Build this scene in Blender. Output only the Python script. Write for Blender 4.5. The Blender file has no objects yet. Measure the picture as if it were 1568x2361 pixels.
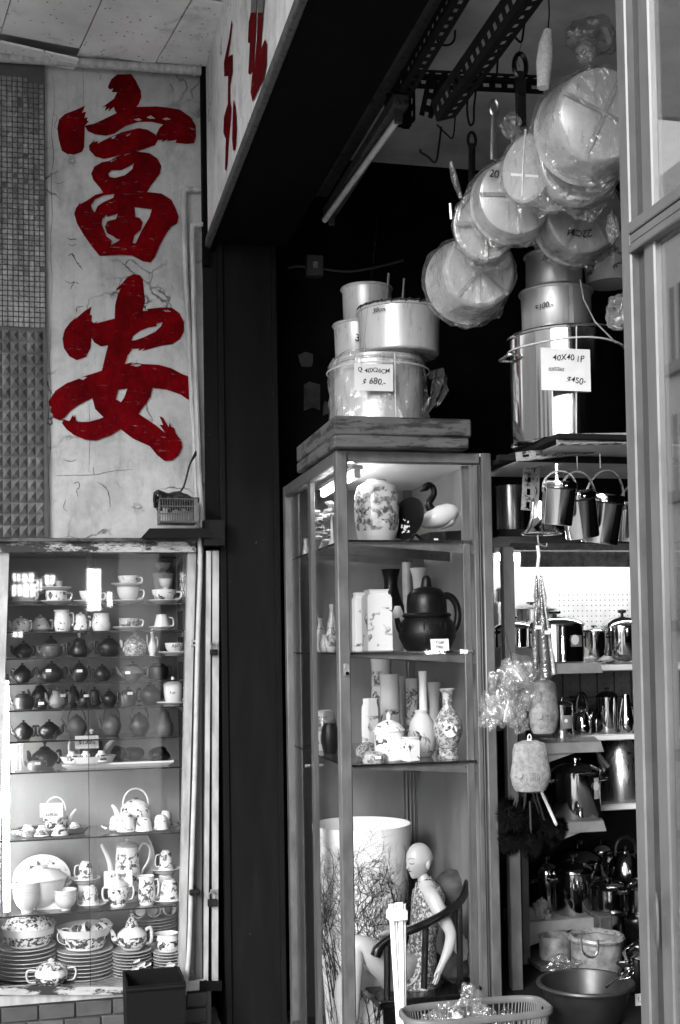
import bpy, bmesh, math, random
from mathutils import Vector, Matrix
from mathutils.geometry import tessellate_polygon
PI = math.pi
SC = bpy.context.scene
COL = SC.collection
rnd = random.Random(7)

# ------------------------------------------------------------------ camera
# The arcade runs along +Y, the shop front is the plane X = 1, metres throughout.
FOC, CX, CY = 2800.0, 784.0, 1380.5          # focal length and centre on a 1568 x 2361 picture
CAM = Vector((0, 0, 1.7))
_d = Vector(((120 - CX) / FOC, -(1500 - CY) / FOC, 1)).normalized()      # world +Y in (right, up, forward)
_u = Vector((-0.007, 1, 0)); _u = (_u - _u.dot(_d) * _d).normalized()    # world +Z
_x = Vector((_u.y * _d.z - _u.z * _d.y, _u.z * _d.x - _u.x * _d.z, _u.x * _d.y - _u.y * _d.x))  # world +X
R_AX = Vector((_x[0], _d[0], _u[0])); U_AX = Vector((_x[1], _d[1], _u[1])); F_AX = Vector((_x[2], _d[2], _u[2]))
cam = bpy.data.cameras.new('camera'); camo = bpy.data.objects.new('camera', cam); COL.objects.link(camo)
cam.sensor_fit = 'HORIZONTAL'; cam.sensor_width = 36; cam.lens = 36 * FOC / 1568
cam.shift_y = (1380.5 - 1180.5) / 1568; cam.clip_start = 0.05; cam.clip_end = 500
camo.matrix_world = Matrix((( R_AX.x, U_AX.x, -F_AX.x, CAM.x), (R_AX.y, U_AX.y, -F_AX.y, CAM.y), (R_AX.z, U_AX.z, -F_AX.z, CAM.z), (0, 0, 0, 1)))
SC.camera = camo
def at(x, y, Y=None, X=None, Z=None):
    """point of the place seen at (x, y) and lying on the plane Y=, X= or Z="""
    d = R_AX * ((x - CX) / FOC) + U_AX * (-(y - CY) / FOC) + F_AX
    t = (Y - CAM.y) / d.y if Y is not None else (X - CAM.x) / d.x if X is not None else (Z - CAM.z) / d.z
    return CAM + d * t
def mpp(p): return (Vector(p) - CAM).dot(F_AX) / FOC      # metres per picture unit at p

# ------------------------------------------------------------------ light
W = bpy.data.worlds.new('World'); SC.world = W; W.use_nodes = True
nt = W.node_tree; nt.nodes.clear()
sky = nt.nodes.new('ShaderNodeTexSky'); sky.sky_type = 'NISHITA'; sky.sun_disc = False
SUN_EL, SUN_AZ = math.radians(27), math.radians(222)      # azimuth of the sun, measured from +Y towards +X
sky.sun_elevation = SUN_EL; sky.sun_rotation = SUN_AZ
bw = nt.nodes.new('ShaderNodeRGBToBW'); bg = nt.nodes.new('ShaderNodeBackground'); wo = nt.nodes.new('ShaderNodeOutputWorld')
bg.inputs['Strength'].default_value = 0.15
nt.links.new(sky.outputs[0], bw.inputs[0]); nt.links.new(bw.outputs[0], bg.inputs[0]); nt.links.new(bg.outputs[0], wo.inputs[0])
sl = bpy.data.lights.new('sun', 'SUN'); sl.energy = 1.5; sl.angle = math.radians(25); sl.color = (1, 1, 1)
so = bpy.data.objects.new('sun', sl); COL.objects.link(so)
so.rotation_euler = Vector((-math.sin(SUN_AZ) * math.cos(SUN_EL), -math.cos(SUN_AZ) * math.cos(SUN_EL), -math.sin(SUN_EL))).to_track_quat('-Z', 'Y').to_euler()
SC.view_settings.view_transform = 'Standard'; SC.view_settings.look = 'None'
SC.view_settings.exposure = 1.85; SC.view_settings.gamma = 1.0; SC.view_settings.use_curve_mapping = False
SC.render.engine = 'CYCLES'
SC.cycles.use_denoising = True
SC.cycles.max_bounces = 10; SC.cycles.transparent_max_bounces = 24; SC.cycles.transmission_bounces = 6
SC.cycles.caustics_reflective = False; SC.cycles.caustics_refractive = False
SC.cycles.sample_clamp_indirect = 4.0

# ------------------------------------------------------------------ materials (all neutral grey but the red paint)
MATS = {}
class NB:
    """small node builder"""
    def __init__(s, name):
        s.m = bpy.data.materials.new(name); s.m.use_nodes = True; s.t = s.m.node_tree
        s.b = s.t.nodes['Principled BSDF']; s.o = s.t.nodes['Material Output']; MATS[name] = s.m
    def n(s, typ, **kw):
        x = s.t.nodes.new('ShaderNode' + typ)
        for k, v in kw.items(): setattr(x, k, v)
        return x
    def l(s, a, b): s.t.links.new(a, b); return b
    def coord(s, kind='Object', scale=(1, 1, 1)):
        c = s.n('TexCoord'); mp = s.n('Mapping'); mp.inputs['Scale'].default_value = scale
        s.l(c.outputs[kind], mp.inputs[0]); return mp.outputs[0]
    def world(s, scale=(1, 1, 1)):
        c = s.n('NewGeometry'); mp = s.n('Mapping'); mp.inputs['Scale'].default_value = scale
        s.l(c.outputs['Position'], mp.inputs[0]); return mp.outputs[0]
    def noise(s, v, sc, det=4, rough=.55, dist=0):
        x = s.n('TexNoise'); x.inputs['Scale'].default_value = sc; x.inputs['Detail'].default_value = det
        x.inputs['Roughness'].default_value = rough; x.inputs['Distortion'].default_value = dist
        s.l(v, x.inputs['Vector']); return x.outputs['Fac']
    def ramp(s, f, stops):
        x = s.n('ValToRGB'); cr = x.color_ramp
        while len(cr.elements) < len(stops): cr.elements.new(.5)
        for e, (p, c) in zip(cr.elements, stops):
            e.position = p; e.color = (c, c, c, 1) if not isinstance(c, tuple) else (*c, 1)
        s.l(f, x.inputs[0]); return x.outputs[0]
    def mix(s, f, a, b, op='MIX'):
        x = s.n('Mix', data_type='RGBA', blend_type=op)
        for i, v in ((0, f), (6, a), (7, b)):
            if hasattr(v, 'is_linked') or hasattr(v, 'links'): s.l(v, x.inputs[i])
            elif i == 0: x.inputs[0].default_value = v
            else: x.inputs[i].default_value = (v, v, v, 1) if not isinstance(v, tuple) else (*v, 1)
        return x.outputs[2]
    def math(s, op, a, b=0.0):
        x = s.n('Math', operation=op)
        for i, v in enumerate((a, b)):
            if hasattr(v, 'links'): s.l(v, x.inputs[i])
            else: x.inputs[i].default_value = v
        return x.outputs[0]
    def bump(s, h, st=.3, dist=.01):
        x = s.n('Bump'); x.inputs['Strength'].default_value = st; x.inputs['Distance'].default_value = dist
        s.l(h, x.inputs['Height']); s.l(x.outputs[0], s.b.inputs['Normal'])
    def set(s, **kw):
        for k, v in kw.items():
            i = s.b.inputs[k.replace('_', ' ')]
            if hasattr(v, 'links'): s.l(v, i)
            elif k == 'Base_Color': i.default_value = (v, v, v, 1) if not isinstance(v, tuple) else (*v, 1)
            else: i.default_value = v
        return s.m
def simple(name, c, rough=.5, metal=0, var=.25, sc=25, bump=0, obj=0, spec=.5, streak=None):
    """grey with wear: noise varies it by +-var, obj varies it per object"""
    b = NB(name); v = b.world(streak or (1, 1, 1)); f = b.noise(v, sc, 5, .6)
    col = b.ramp(f, [(.3, c * (1 - var)), (.7, min(1, c * (1 + var)))])
    if obj:
        oi = b.n('ObjectInfo'); r = b.ramp(oi.outputs['Random'], [(0, 1 - obj), (1, 1.0)]); col = b.mix(1, col, r, 'MULTIPLY')
    rr = b.ramp(f, [(.3, max(.02, rough * .75)), (.75, min(1, rough * 1.3))])
    b.set(Base_Color=col, Roughness=rr, Metallic=metal, Specular_IOR_Level=spec)
    if bump: b.bump(b.noise(v, sc * 3, 6), bump, .004)
    return b.m

simple('pavement', .42, .85, sc=3, bump=.4)
simple('pale_road', .28, .9, sc=6, bump=.4)  # concrete road kept pale to bounce light up to the arcade ceiling
simple('concrete', .3, .9, sc=4, bump=.5)
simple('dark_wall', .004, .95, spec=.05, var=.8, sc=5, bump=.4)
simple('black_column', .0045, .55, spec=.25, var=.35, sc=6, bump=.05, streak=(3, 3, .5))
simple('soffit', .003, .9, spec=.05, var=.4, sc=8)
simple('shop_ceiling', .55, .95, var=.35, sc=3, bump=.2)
simple('shop_floor', .10, .6, sc=8)
simple('dark_board', .009, .9, spec=.1, var=.5, sc=10, bump=.2)
simple('rust_steel', .012, .85, spec=.15, var=.8, sc=40, bump=.6)
simple('galv', .22, .55, .4, var=.45, sc=30, bump=.2)
simple('aluminium', .135, .42, .5, var=.2, sc=12, bump=.03, streak=(2, 2, .7))
simple('aluminium_dark', .075, .5, .4, var=.3, sc=14, streak=(4, 4, .25))
simple('aluminium_shelf', .42, .45, .4, var=.2, sc=18)
simple('old_aluminium', .36, .5, .35, var=.35, sc=10, bump=.1, streak=(2, 2, .5))
simple('conduit', .34, .6, var=.35, sc=18, bump=.1, streak=(3, 3, .5))
simple('cable_pipe', .36, .5, var=.2, sc=18)
simple('black_rubber', .008, .7, var=.5, sc=30, bump=.3)
simple('black_plastic', .003, .7, var=.4, sc=12, spec=.15)
simple('white_stick', .82, .6, var=.08, sc=20, streak=(5, 5, .4))
simple('white_enamel', .72, .35, var=.1, sc=14)
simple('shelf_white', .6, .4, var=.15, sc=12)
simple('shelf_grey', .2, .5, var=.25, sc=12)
simple('cabinet_liner', .17, .6, var=.2, sc=5, streak=(2, 2, .6))
simple('grey_basket', .12, .45, var=.15, sc=12)
simple('rack_wire', .1, .4, .1, var=.2)
simple('basin', .012, .45, var=.25, sc=9)
simple('porcelain', .66, .07, var=.03, sc=8, obj=.08)
simple('porcelain_grey', .42, .12, var=.12, sc=20, obj=.2)
simple('clay', .014, .38, var=.35, sc=18, obj=.65, bump=.05)
simple('clay_mid', .13, .45, var=.3, sc=18, obj=.4, bump=.08)
simple('clay_black', .004, .4, var=.3, sc=18, spec=.25)
simple('steel', .62, .10, 1, var=.08, sc=10, streak=(8, 8, .4))
simple('steel_satin', .55, .30, 1, var=.12, sc=12, streak=(10, 10, .3))
simple('steel_dark', .22, .14, 1, var=.15, sc=10)
simple('aluminium_pot', .62, .32, .25, var=.07, sc=10, streak=(6, 6, 1))
simple('aluminium_bucket', .5, .42, .7, var=.12, sc=10, streak=(6, 6, .5))
simple('bakelite', .008, .25, var=.2)
simple('paper', .72, .8, var=.05, sc=20)
simple('paper_grey', .42, .8, var=.1, sc=20)
simple('old_paper', .045, .9, spec=.1, var=.5, sc=9)
simple('crack', .07, .95, spec=.05, var=.4, sc=40)
simple('door_groove', .03, .5, var=.3)  # recess shade of the door frame put into a dark colour
simple('ink', .012, .6, var=.1)
simple('grey_print', .2, .6, var=.15)
simple('tape', .36, .3, var=.2, sc=20)
simple('string', .55, .8, var=.2, sc=60)
simple('twine_dark', .03, .9, var=.3, sc=60)
simple('rope_white', .6, .9, var=.2, sc=120, bump=.8)
simple('foam', .2, .8, var=.35, sc=60, bump=1.0)
simple('cloth_grey', .045, .85, var=.5, sc=30, bump=.4)
simple('duster', .004, 1.0, spec=.05, var=.6, sc=120)
simple('mannequin_skin', .42, .36, var=.04, sc=6)
simple('lacquer', .006, .2, var=.2)
simple('pink_bow', .55, .7, var=.2, sc=30)
simple('brick_pale', .07, .85, var=.4, sc=12, bump=.5, obj=.35)
simple('facade', .55, .85, var=.12, sc=2)
simple('facade_grey', .3, .85, var=.15, sc=2)
simple('window_dark', .03, .1, var=.2)
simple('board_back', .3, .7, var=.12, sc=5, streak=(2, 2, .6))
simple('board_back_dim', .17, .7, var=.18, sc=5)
simple('liner_white', .8, .5, var=.05, sc=5)
simple('curtain', .24, .8, var=.3, sc=6, streak=(10, 10, .3))

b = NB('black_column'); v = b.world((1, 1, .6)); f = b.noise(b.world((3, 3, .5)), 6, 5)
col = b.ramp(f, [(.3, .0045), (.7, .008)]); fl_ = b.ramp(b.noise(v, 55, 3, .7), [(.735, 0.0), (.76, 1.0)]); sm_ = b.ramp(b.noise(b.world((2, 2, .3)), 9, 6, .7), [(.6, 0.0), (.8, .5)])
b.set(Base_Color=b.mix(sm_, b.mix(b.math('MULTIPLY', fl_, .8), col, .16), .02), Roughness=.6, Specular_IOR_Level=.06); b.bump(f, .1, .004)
b = NB('red_paint'); v = b.world(); f = b.math('ADD', b.math('MULTIPLY', b.noise(v, 9, 6, .65), .65), b.math('MULTIPLY', b.noise(b.world((2.5, 1, .7)), 40, 4, .7), .35))
b.set(Base_Color=b.ramp(f, [(.3, (.032, .0005, .0015)), (.52, (.095, .0007, .0025)), (.78, (.20, .0015, .004))]), Roughness=.9, Specular_IOR_Level=.04)
dry = b.ramp(b.noise(b.world((.5, 1, 2.8)), 30, 7, .75, 1.0), [(.62, 0.0), (.68, 1.0)])       # plaster showing through dry brush
src = b.b.inputs['Base Color'].links[0].from_socket; b.l(b.mix(b.math('MULTIPLY', dry, .55), src, .3), b.b.inputs['Base Color'])
b = NB('stroke_grey'); b.set(Base_Color=(.09, .09, .09), Roughness=.6)  # plain grey for the upper ends of two strokes

def plaster(name, base, crack_scale, amount):
    b = NB(name); v = b.world()
    big = b.noise(v, 2.2, 6, .6); fine = b.noise(v, 22, 5, .7)
    col = b.ramp(big, [(.25, base * .55), (.5, base * .92), (.75, base * 1.12)])
    col = b.mix(.35, col, b.ramp(fine, [(.3, .55), (.7, 1.0)]), 'MULTIPLY')
    wv = b.n('VectorMath', operation='ADD')
    nz = b.n('TexNoise'); nz.inputs['Scale'].default_value = 5; nz.inputs['Detail'].default_value = 6; b.l(v, nz.inputs['Vector'])
    sc = b.n('VectorMath', operation='SCALE'); sc.inputs['Scale'].default_value = .35; b.l(nz.outputs['Color'], sc.inputs[0])
    b.l(v, wv.inputs[0]); b.l(sc.outputs[0], wv.inputs[1])
    vo = b.n('TexVoronoi', feature='DISTANCE_TO_EDGE'); vo.inputs['Scale'].default_value = crack_scale; b.l(wv.outputs[0], vo.inputs['Vector'])
    line = b.ramp(vo.outputs['Distance'], [(.0, 1.0), (.014, .55), (.03, 0.0)])
    gate = b.ramp(b.noise(v, 3.1, 3), [(.5 - amount, 0.0), (.62 - amount * .6, 1.0)])
    crack = b.math('MULTIPLY', line, gate)
    col = b.mix(crack, col, base * .05)
    # dark runs and flaking
    blot = b.ramp(b.noise(b.world((1, 1, .45)), 6.5, 7, .7), [(.52, 0.0), (.72, .9)])
    col = b.mix(b.math('MULTIPLY', blot, .6), col, base * .2)
    run = b.ramp(b.noise(b.world((5, 5, .35)), 4.5, 6, .7), [(.5, 0.0), (.75, .75)]); col = b.mix(b.math('MULTIPLY', run, .35), col, base * .3)
    b.set(Base_Color=col, Roughness=.9, Specular_IOR_Level=.12)
    b.bump(b.math('SUBTRACT', fine, b.math('MULTIPLY', crack, 1.6)), .35, .006)
    return b.m
plaster('plaster', .46, 3.6, -.03)
plaster('plaster_side', .62, 4, .02)
plaster('sign_panel', .82, 5, -.05)

def peel(name, pale, dark, sc, lo, streak=(1, 1, 1)):
    b = NB(name); v = b.world(streak); f = b.noise(v, sc, 8, .75)
    mk = b.ramp(f, [(lo, 0.0), (lo + .06, 1.0)])
    b.set(Base_Color=b.mix(mk, b.ramp(b.noise(v, sc * 3), [(.3, pale * .7), (.7, pale)]), dark), Roughness=.75)
    b.bump(mk, .4, .003); return b.m
peel('peeling_paint', .42, .015, 16, .48, (.35, 1, 1))
peel('peeling_wood', .085, .015, 14, .5, (.3, .3, 1.5))
peel('rust_paint', .08, .02, 45, .52)
peel('slotted_paint', .30, .012, 40, .52)

b = NB('ceiling_panel'); v = b.world()
vo = b.n('TexVoronoi'); vo.inputs['Scale'].default_value = 26; b.l(v, vo.inputs['Vector'])
dots = b.ramp(vo.outputs['Distance'], [(.10, 1.0), (.16, 0.0)])
col = b.mix(b.ramp(b.noise(v, 5, 7, .75, .6), [(.55, 0.0), (.72, .75)]), b.ramp(b.noise(v, 3, 6, .65), [(.3, .55), (.7, .8)]), .2); col = b.mix(b.math('MULTIPLY', dots, .75), col, .06)
b.set(Base_Color=col, Roughness=.95); b.bump(dots, -.4, .004)

b = NB('mosaic'); oi = b.n('ObjectInfo'); v = b.world()
col = b.ramp(oi.outputs['Random'], [(0, .17), (.5, .22), (1, .30)]); col = b.mix(.7, col, b.ramp(b.noise(v, 45, 5, .7), [(.35, .35), (.65, 1.0)]), 'MULTIPLY'); col = b.mix(.75, col, b.ramp(b.noise(b.world((2, 2, .5)), 7, 6, .7), [(.38, .25), (.6, 1.1)]), 'MULTIPLY')
b.set(Base_Color=col, Roughness=.4)
simple('mosaic_rest', .22, .4, var=.3, sc=60)
simple('grout', .06, .95, var=.3, sc=20)
b = NB('pyramid_tile'); oi = b.n('ObjectInfo'); v = b.world()
col = b.mix(.6, b.ramp(oi.outputs['Random'], [(0, .10), (1, .15)]), b.ramp(b.noise(v, 20, 5, .7), [(.35, .55), (.65, 1.1)]), 'MULTIPLY'); col = b.mix(.7, col, b.ramp(b.noise(b.world((2, 2, .5)), 8, 6, .7), [(.38, .3), (.62, 1.15)]), 'MULTIPLY')
b.set(Base_Color=col, Roughness=.4)

def glaze(name, base, ink, sc, lo, hi, zlo=None, zhi=None, rough=.08, det=4):
    """porcelain with a printed pattern: blotches of ink, kept to a band of the piece's own height"""
    b = NB(name); g = b.coord('Object'); oi = b.n('ObjectInfo')
    off = b.n('VectorMath', operation='ADD'); k = b.n('CombineXYZ'); r7 = b.math('MULTIPLY', oi.outputs['Random'], 9)
    for i in range(3): b.l(r7, k.inputs[i])
    b.l(g, off.inputs[0]); b.l(k.outputs[0], off.inputs[1])
    f = b.noise(off.outputs[0], sc, det, .6, .6); mk = b.ramp(f, [(lo, 0.0), (hi, 1.0)])
    if zlo is not None:
        gz = b.n('SeparateXYZ'); gen = b.n('TexCoord'); b.l(gen.outputs['Generated'], gz.inputs[0])
        band = b.ramp(gz.outputs[2], [(zlo - .02, 0.0), (zlo, 1.0), (zhi, 1.0), (min(1, zhi + .02), 0.0)]); mk = b.math('MULTIPLY', mk, band)
    b.set(Base_Color=b.mix(mk, base, b.ramp(b.noise(off.outputs[0], sc * 2.5), [(.4, ink), (.65, min(.5, ink * 3 + .1))])), Roughness=rough)
    return b.m
glaze('floral', .76, .03, 42, .525, .56, .12, .88)
glaze('floral_small', .76, .02, 34, .58, .60, .08, .9)
glaze('willow', .76, .015, 42, .47, .50, .14, .62, det=6)
glaze('willow_lid', .76, .02, 60, .50, .54, .05, .95, det=6)
glaze('damask', .4, .06, 70, .46, .52, .03, .97)
glaze('famille', .45, .06, 30, .45, .52, .2, .85, .12)
glaze('landscape', .48, .02, 24, .52, .58, .05, .55, .12)
glaze('branchy', .6, .12, 22, .57, .60, .1, .7)
glaze('dress', .07, .4, 95, .5, .56, rough=.7, det=2)
glaze('crock', .38, .03, 30, .5, .53, .15, .9, .2)
glaze('speckle', .2, .04, 60, .5, .56, rough=.3)

def clear(name, tint, ior=1.45, rough=.02, bump=None, veil=0.0, veil_c=.6):
    """thin clear sheet: lets light straight through, mirrors by Fresnel; veil = share of dusty scatter"""
    b = NB(name); b.t.nodes.remove(b.b)
    tr = b.n('BsdfTransparent'); tr.inputs[0].default_value = (tint, tint, tint, 1)
    gl = b.n('BsdfGlossy'); gl.inputs['Roughness'].default_value = rough; gl.inputs['Color'].default_value = (1, 1, 1, 1)
    fr = b.n('Fresnel'); ge = b.n('NewGeometry')       # a thin sheet mirrors the same from both sides: undo the node's inside-glass case
    mm = b.n('Mix', data_type='FLOAT'); b.l(ge.outputs['Backfacing'], mm.inputs[0]); mm.inputs[2].default_value = ior; mm.inputs[3].default_value = 1 / ior; b.l(mm.outputs[0], fr.inputs['IOR'])
    if bump:
        sc, st = bump; x = b.n('Bump'); x.inputs['Strength'].default_value = st; x.inputs['Distance'].default_value = .02
        v = b.coord('Object'); f = b.math('ADD', b.math('ABSOLUTE', b.math('SUBTRACT', b.noise(v, sc, 3, .5, 2.5), .5)), b.math('MULTIPLY', b.math('ABSOLUTE', b.math('SUBTRACT', b.noise(v, sc * .35, 2, .5, 1.5), .5)), 2.0)); b.l(f, x.inputs['Height']); b.l(x.outputs[0], gl.inputs['Normal']); b.l(x.outputs[0], fr.inputs['Normal'])
    m1 = b.n('MixShader'); b.l(fr.outputs[0], m1.inputs[0]); b.l(tr.outputs[0], m1.inputs[1]); b.l(gl.outputs[0], m1.inputs[2]); out = m1
    if veil:
        df = b.n('BsdfDiffuse'); df.inputs[0].default_value = (veil_c,) * 3 + (1,)
        m2 = b.n('MixShader'); m2.inputs[0].default_value = veil; b.l(m1.outputs[0], m2.inputs[1]); b.l(df.outputs[0], m2.inputs[2]); out = m2
    b.l(out.outputs[0], b.o.inputs[0]); return b.m
clear('glass', .95, 1.5)
clear('glass_thin', .97, 1.18)
clear('glass_street', .9, 3.2)
clear('glass_door', .95, 1.4)
clear('glass_shelf', .80, 1.5, veil=.05, veil_c=.2)
clear('film', .92, 1.8, .07, (16, .45), .05, .8)
clear('film_dark', .82, 1.75, .07, (16, .45), .03, .4)
clear('clear_cup', .9, 1.6, .05, None, .12, .8)
b = NB('glass_edge'); b.set(Base_Color=.012, Roughness=.2)

def emit(name, st):
    b = NB(name); b.set(Base_Color=.8, Emission_Color=(1, 1, 1, 1), Emission_Strength=st); return b.m
emit('lamp_cabinet', 13); emit('lamp_shop', 14); emit('lamp_tea', 20); emit('lamp_near', 60); emit('sign_lit', 9)
simple('tube_off', .75, .3, var=.05)
# ------------------------------------------------------------------ mesh helpers
from mathutils import noise as MN
def link(name, me, mat=None, parent=None):
    o = bpy.data.objects.new(name, me); COL.objects.link(o)
    if mat is not None and not me.materials: me.materials.append(MATS[mat] if isinstance(mat, str) else mat)
    if parent is not None: o.parent = parent
    return o
def data(name, vs, fs, smooth=True, ang=38):
    me = bpy.data.meshes.new(name); me.from_pydata([tuple(v) for v in vs], [], fs); me.update()
    if smooth:
        me.polygons.foreach_set('use_smooth', [True] * len(me.polygons)); me.set_sharp_from_angle(angle=math.radians(ang))
    return me
class MB:
    """collects shapes for ONE mesh"""
    def __init__(s): s.v = []; s.f = []
    def add(s, vs, fs):
        k = len(s.v); s.v += [Vector(v) for v in vs]; s.f += [tuple(i + k for i in f) for f in fs]; return s
    def box(s, a, b, bev=0.0):
        x0, y0, z0 = (min(a[i], b[i]) for i in range(3)); x1, y1, z1 = (max(a[i], b[i]) for i in range(3))
        c = min(bev, (x1 - x0) * .45, (y1 - y0) * .45, (z1 - z0) * .45)
        if c <= 0:
            return s.add([(x0, y0, z0), (x1, y0, z0), (x1, y1, z0), (x0, y1, z0), (x0, y0, z1), (x1, y0, z1), (x1, y1, z1), (x0, y1, z1)],
                         [(0, 3, 2, 1), (4, 5, 6, 7), (0, 1, 5, 4), (1, 2, 6, 5), (2, 3, 7, 6), (3, 0, 4, 7)])
        bm = bmesh.new(); bmesh.ops.create_cube(bm, size=1)
        for v in bm.verts: v.co = Vector(((x0 + x1) / 2 + v.co.x * (x1 - x0), (y0 + y1) / 2 + v.co.y * (y1 - y0), (z0 + z1) / 2 + v.co.z * (z1 - z0)))
        bmesh.ops.bevel(bm, geom=bm.edges[:], offset=c, segments=1, affect='EDGES')
        bm.verts.index_update(); s.add([v.co.copy() for v in bm.verts], [tuple(v.index for v in f.verts) for f in bm.faces]); bm.free(); return s
    def lathe(s, prof, seg=28, c=(0, 0, 0), sx=1, sy=1, cap=True, wob=None):
        n = len(prof); vs = []
        for r, z in prof:
            for i in range(seg):
                a = 2 * PI * i / seg; k = wob(a, z) if wob else 1
                vs.append((c[0] + r * k * sx * math.cos(a), c[1] + r * k * sy * math.sin(a), c[2] + z))
        fs = [(j * seg + i, j * seg + (i + 1) % seg, (j + 1) * seg + (i + 1) % seg, (j + 1) * seg + i) for j in range(n - 1) for i in range(seg)]
        if cap: fs += [tuple(range(seg - 1, -1, -1)), tuple(range((n - 1) * seg, n * seg))]
        return s.add(vs, fs)
    def tube(s, pts, rad, seg=8, cap=True, closed=False, flat=1.0, up=None):
        pts = [Vector(p) for p in pts]; n = len(pts); rad = rad if hasattr(rad, '__len__') else [rad] * n
        vs = []; pu = None
        for i, p in enumerate(pts):
            t = (pts[(i + 1) % n] - pts[i - 1]) if closed else (pts[min(i + 1, n - 1)] - pts[max(i - 1, 0)])
            t = t.normalized() if t.length > 1e-9 else Vector((0, 0, 1))
            if pu is None:
                a = Vector(up) if up else (Vector((0, 1, 0)) if abs(t.y) < .9 else Vector((1, 0, 0)))
            else: a = pu
            u = (a - a.dot(t) * t).normalized(); w = t.cross(u); pu = u
            for k in range(seg):
                q = 2 * PI * k / seg; vs.append(p + u * (math.cos(q) * rad[i] * flat) + w * (math.sin(q) * rad[i]))
        m = n if closed else n - 1
        fs = [(j * seg + k, j * seg + (k + 1) % seg, ((j + 1) % n) * seg + (k + 1) % seg, ((j + 1) % n) * seg + k) for j in range(m) for k in range(seg)]
        if cap and not closed: fs += [tuple(range(seg - 1, -1, -1)), tuple(range((n - 1) * seg, n * seg))]
        return s.add(vs, fs)
    def xf(s, m):
        s.v = [m @ v for v in s.v]; return s
    def ob(s, name, mat, parent=None, smooth=True, ang=38): return link(name, data(name, s.v, s.f, smooth, ang), mat, parent)
def tag(o, label=None, cat=None, group=None, kind=None):
    if label: o['label'] = label
    if cat: o['category'] = cat
    if group: o['group'] = group
    if kind: o['kind'] = kind
    return o
def empty(name, loc, label, cat, group=None, rz=0.0):
    o = bpy.data.objects.new(name, None); COL.objects.link(o); o.empty_display_size = .05
    o.location = loc; o.rotation_euler = (0, 0, rz); return tag(o, label, cat, group)
def copy_tree(o, parent=None, loc=None, rz=None, label=None):
    c = o.copy(); COL.objects.link(c); c.parent = parent
    if parent is not None: c.matrix_parent_inverse = o.matrix_parent_inverse.copy()
    if loc is not None: c.location = loc
    if rz is not None: c.rotation_euler = (0, 0, rz)
    if label: c['label'] = label
    for ch in [q for q in o.children]: copy_tree(ch, c)
    return c
def bez(pts, n=14):
    """smooth curve through the given points"""
    pts = [Vector(p) for p in pts]; out = []
    for i in range(len(pts) - 1):
        p0, p1, p2, p3 = pts[max(i - 1, 0)], pts[i], pts[i + 1], pts[min(i + 2, len(pts) - 1)]
        m = max(2, n // (len(pts) - 1))
        for k in range(m):
            t = k / m; out.append(.5 * ((2 * p1) + (p2 - p0) * t + (2 * p0 - 5 * p1 + 4 * p2 - p3) * t * t + (3 * p1 - p0 - 3 * p2 + p3) * t ** 3))
    out.append(pts[-1]); return out
def sheet(name, loops, to3, mat, parent, thick=None):
    """flat painted shape: outer loop and holes in picture units, put on a plane by to3"""
    polys = [[Vector((p[0], p[1], 0)) for p in lp] for lp in loops]
    tri = tessellate_polygon(polys); flat = [p for lp in loops for p in lp]
    return link(name, data(name, [to3(*p) for p in flat], [tuple(t) for t in tri], False), mat, parent)
def write(s, parent, loc, size, rot, mat='ink', name='lettering', shear=.15, ax='CENTER'):
    cu = bpy.data.curves.new(name, 'FONT'); cu.body = s; cu.size = size; cu.shear = shear; cu.align_x = ax; cu.align_y = 'CENTER'
    cu.materials.append(MATS[mat]); cu.offset = size * .012
    t = bpy.data.objects.new(name, cu); COL.objects.link(t); bpy.context.view_layer.update()
    me = bpy.data.meshes.new_from_object(t.evaluated_get(bpy.context.evaluated_depsgraph_get())); bpy.data.objects.remove(t)
    q = random.Random(len(COL.objects)); f0 = Vector((q.uniform(0, 9), q.uniform(0, 9), 0))         # shaky hand
    for v in me.vertices:
        n3 = MN.noise_vector(v.co * (1.5 / size) + f0); v.co += Vector((n3.x, n3.y, 0)) * size * .10; v.co.y += size * .10 * math.sin(v.co.x * 2.2 / size + f0.x)
    o = link(name, me, mat, parent); o.location = loc; o.rotation_euler = rot; return o
FRONT = (PI / 2, 0, 0)       # lettering that faces the camera side (-Y)
ORD = ['', 'second', 'third', 'fourth', 'fifth', 'sixth', 'seventh', 'eighth', 'ninth', 'tenth', 'eleventh', 'twelfth']
# ------------------------------------------------------------------ the place: ground, arcade, shop shell
YW = 5.40                     # wall that closes the arcade
XB0, XB1 = at(480, 500, Y=YW).x, at(652, 510, Y=YW).x     # shop-front beam
ZB = at(476, 570, Y=YW).z     # its underside
ZC = at(100, 138, Y=YW).z     # arcade ceiling
tag(MB().box((-60, -60, -.2), (60, 80, -.004)).ob('road', 'pale_road'), kind='structure')
tag(MB().box((-1.9, -8, -.19), (6, 9, 0)).ob('pavement', 'pavement'), kind='structure')

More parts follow.
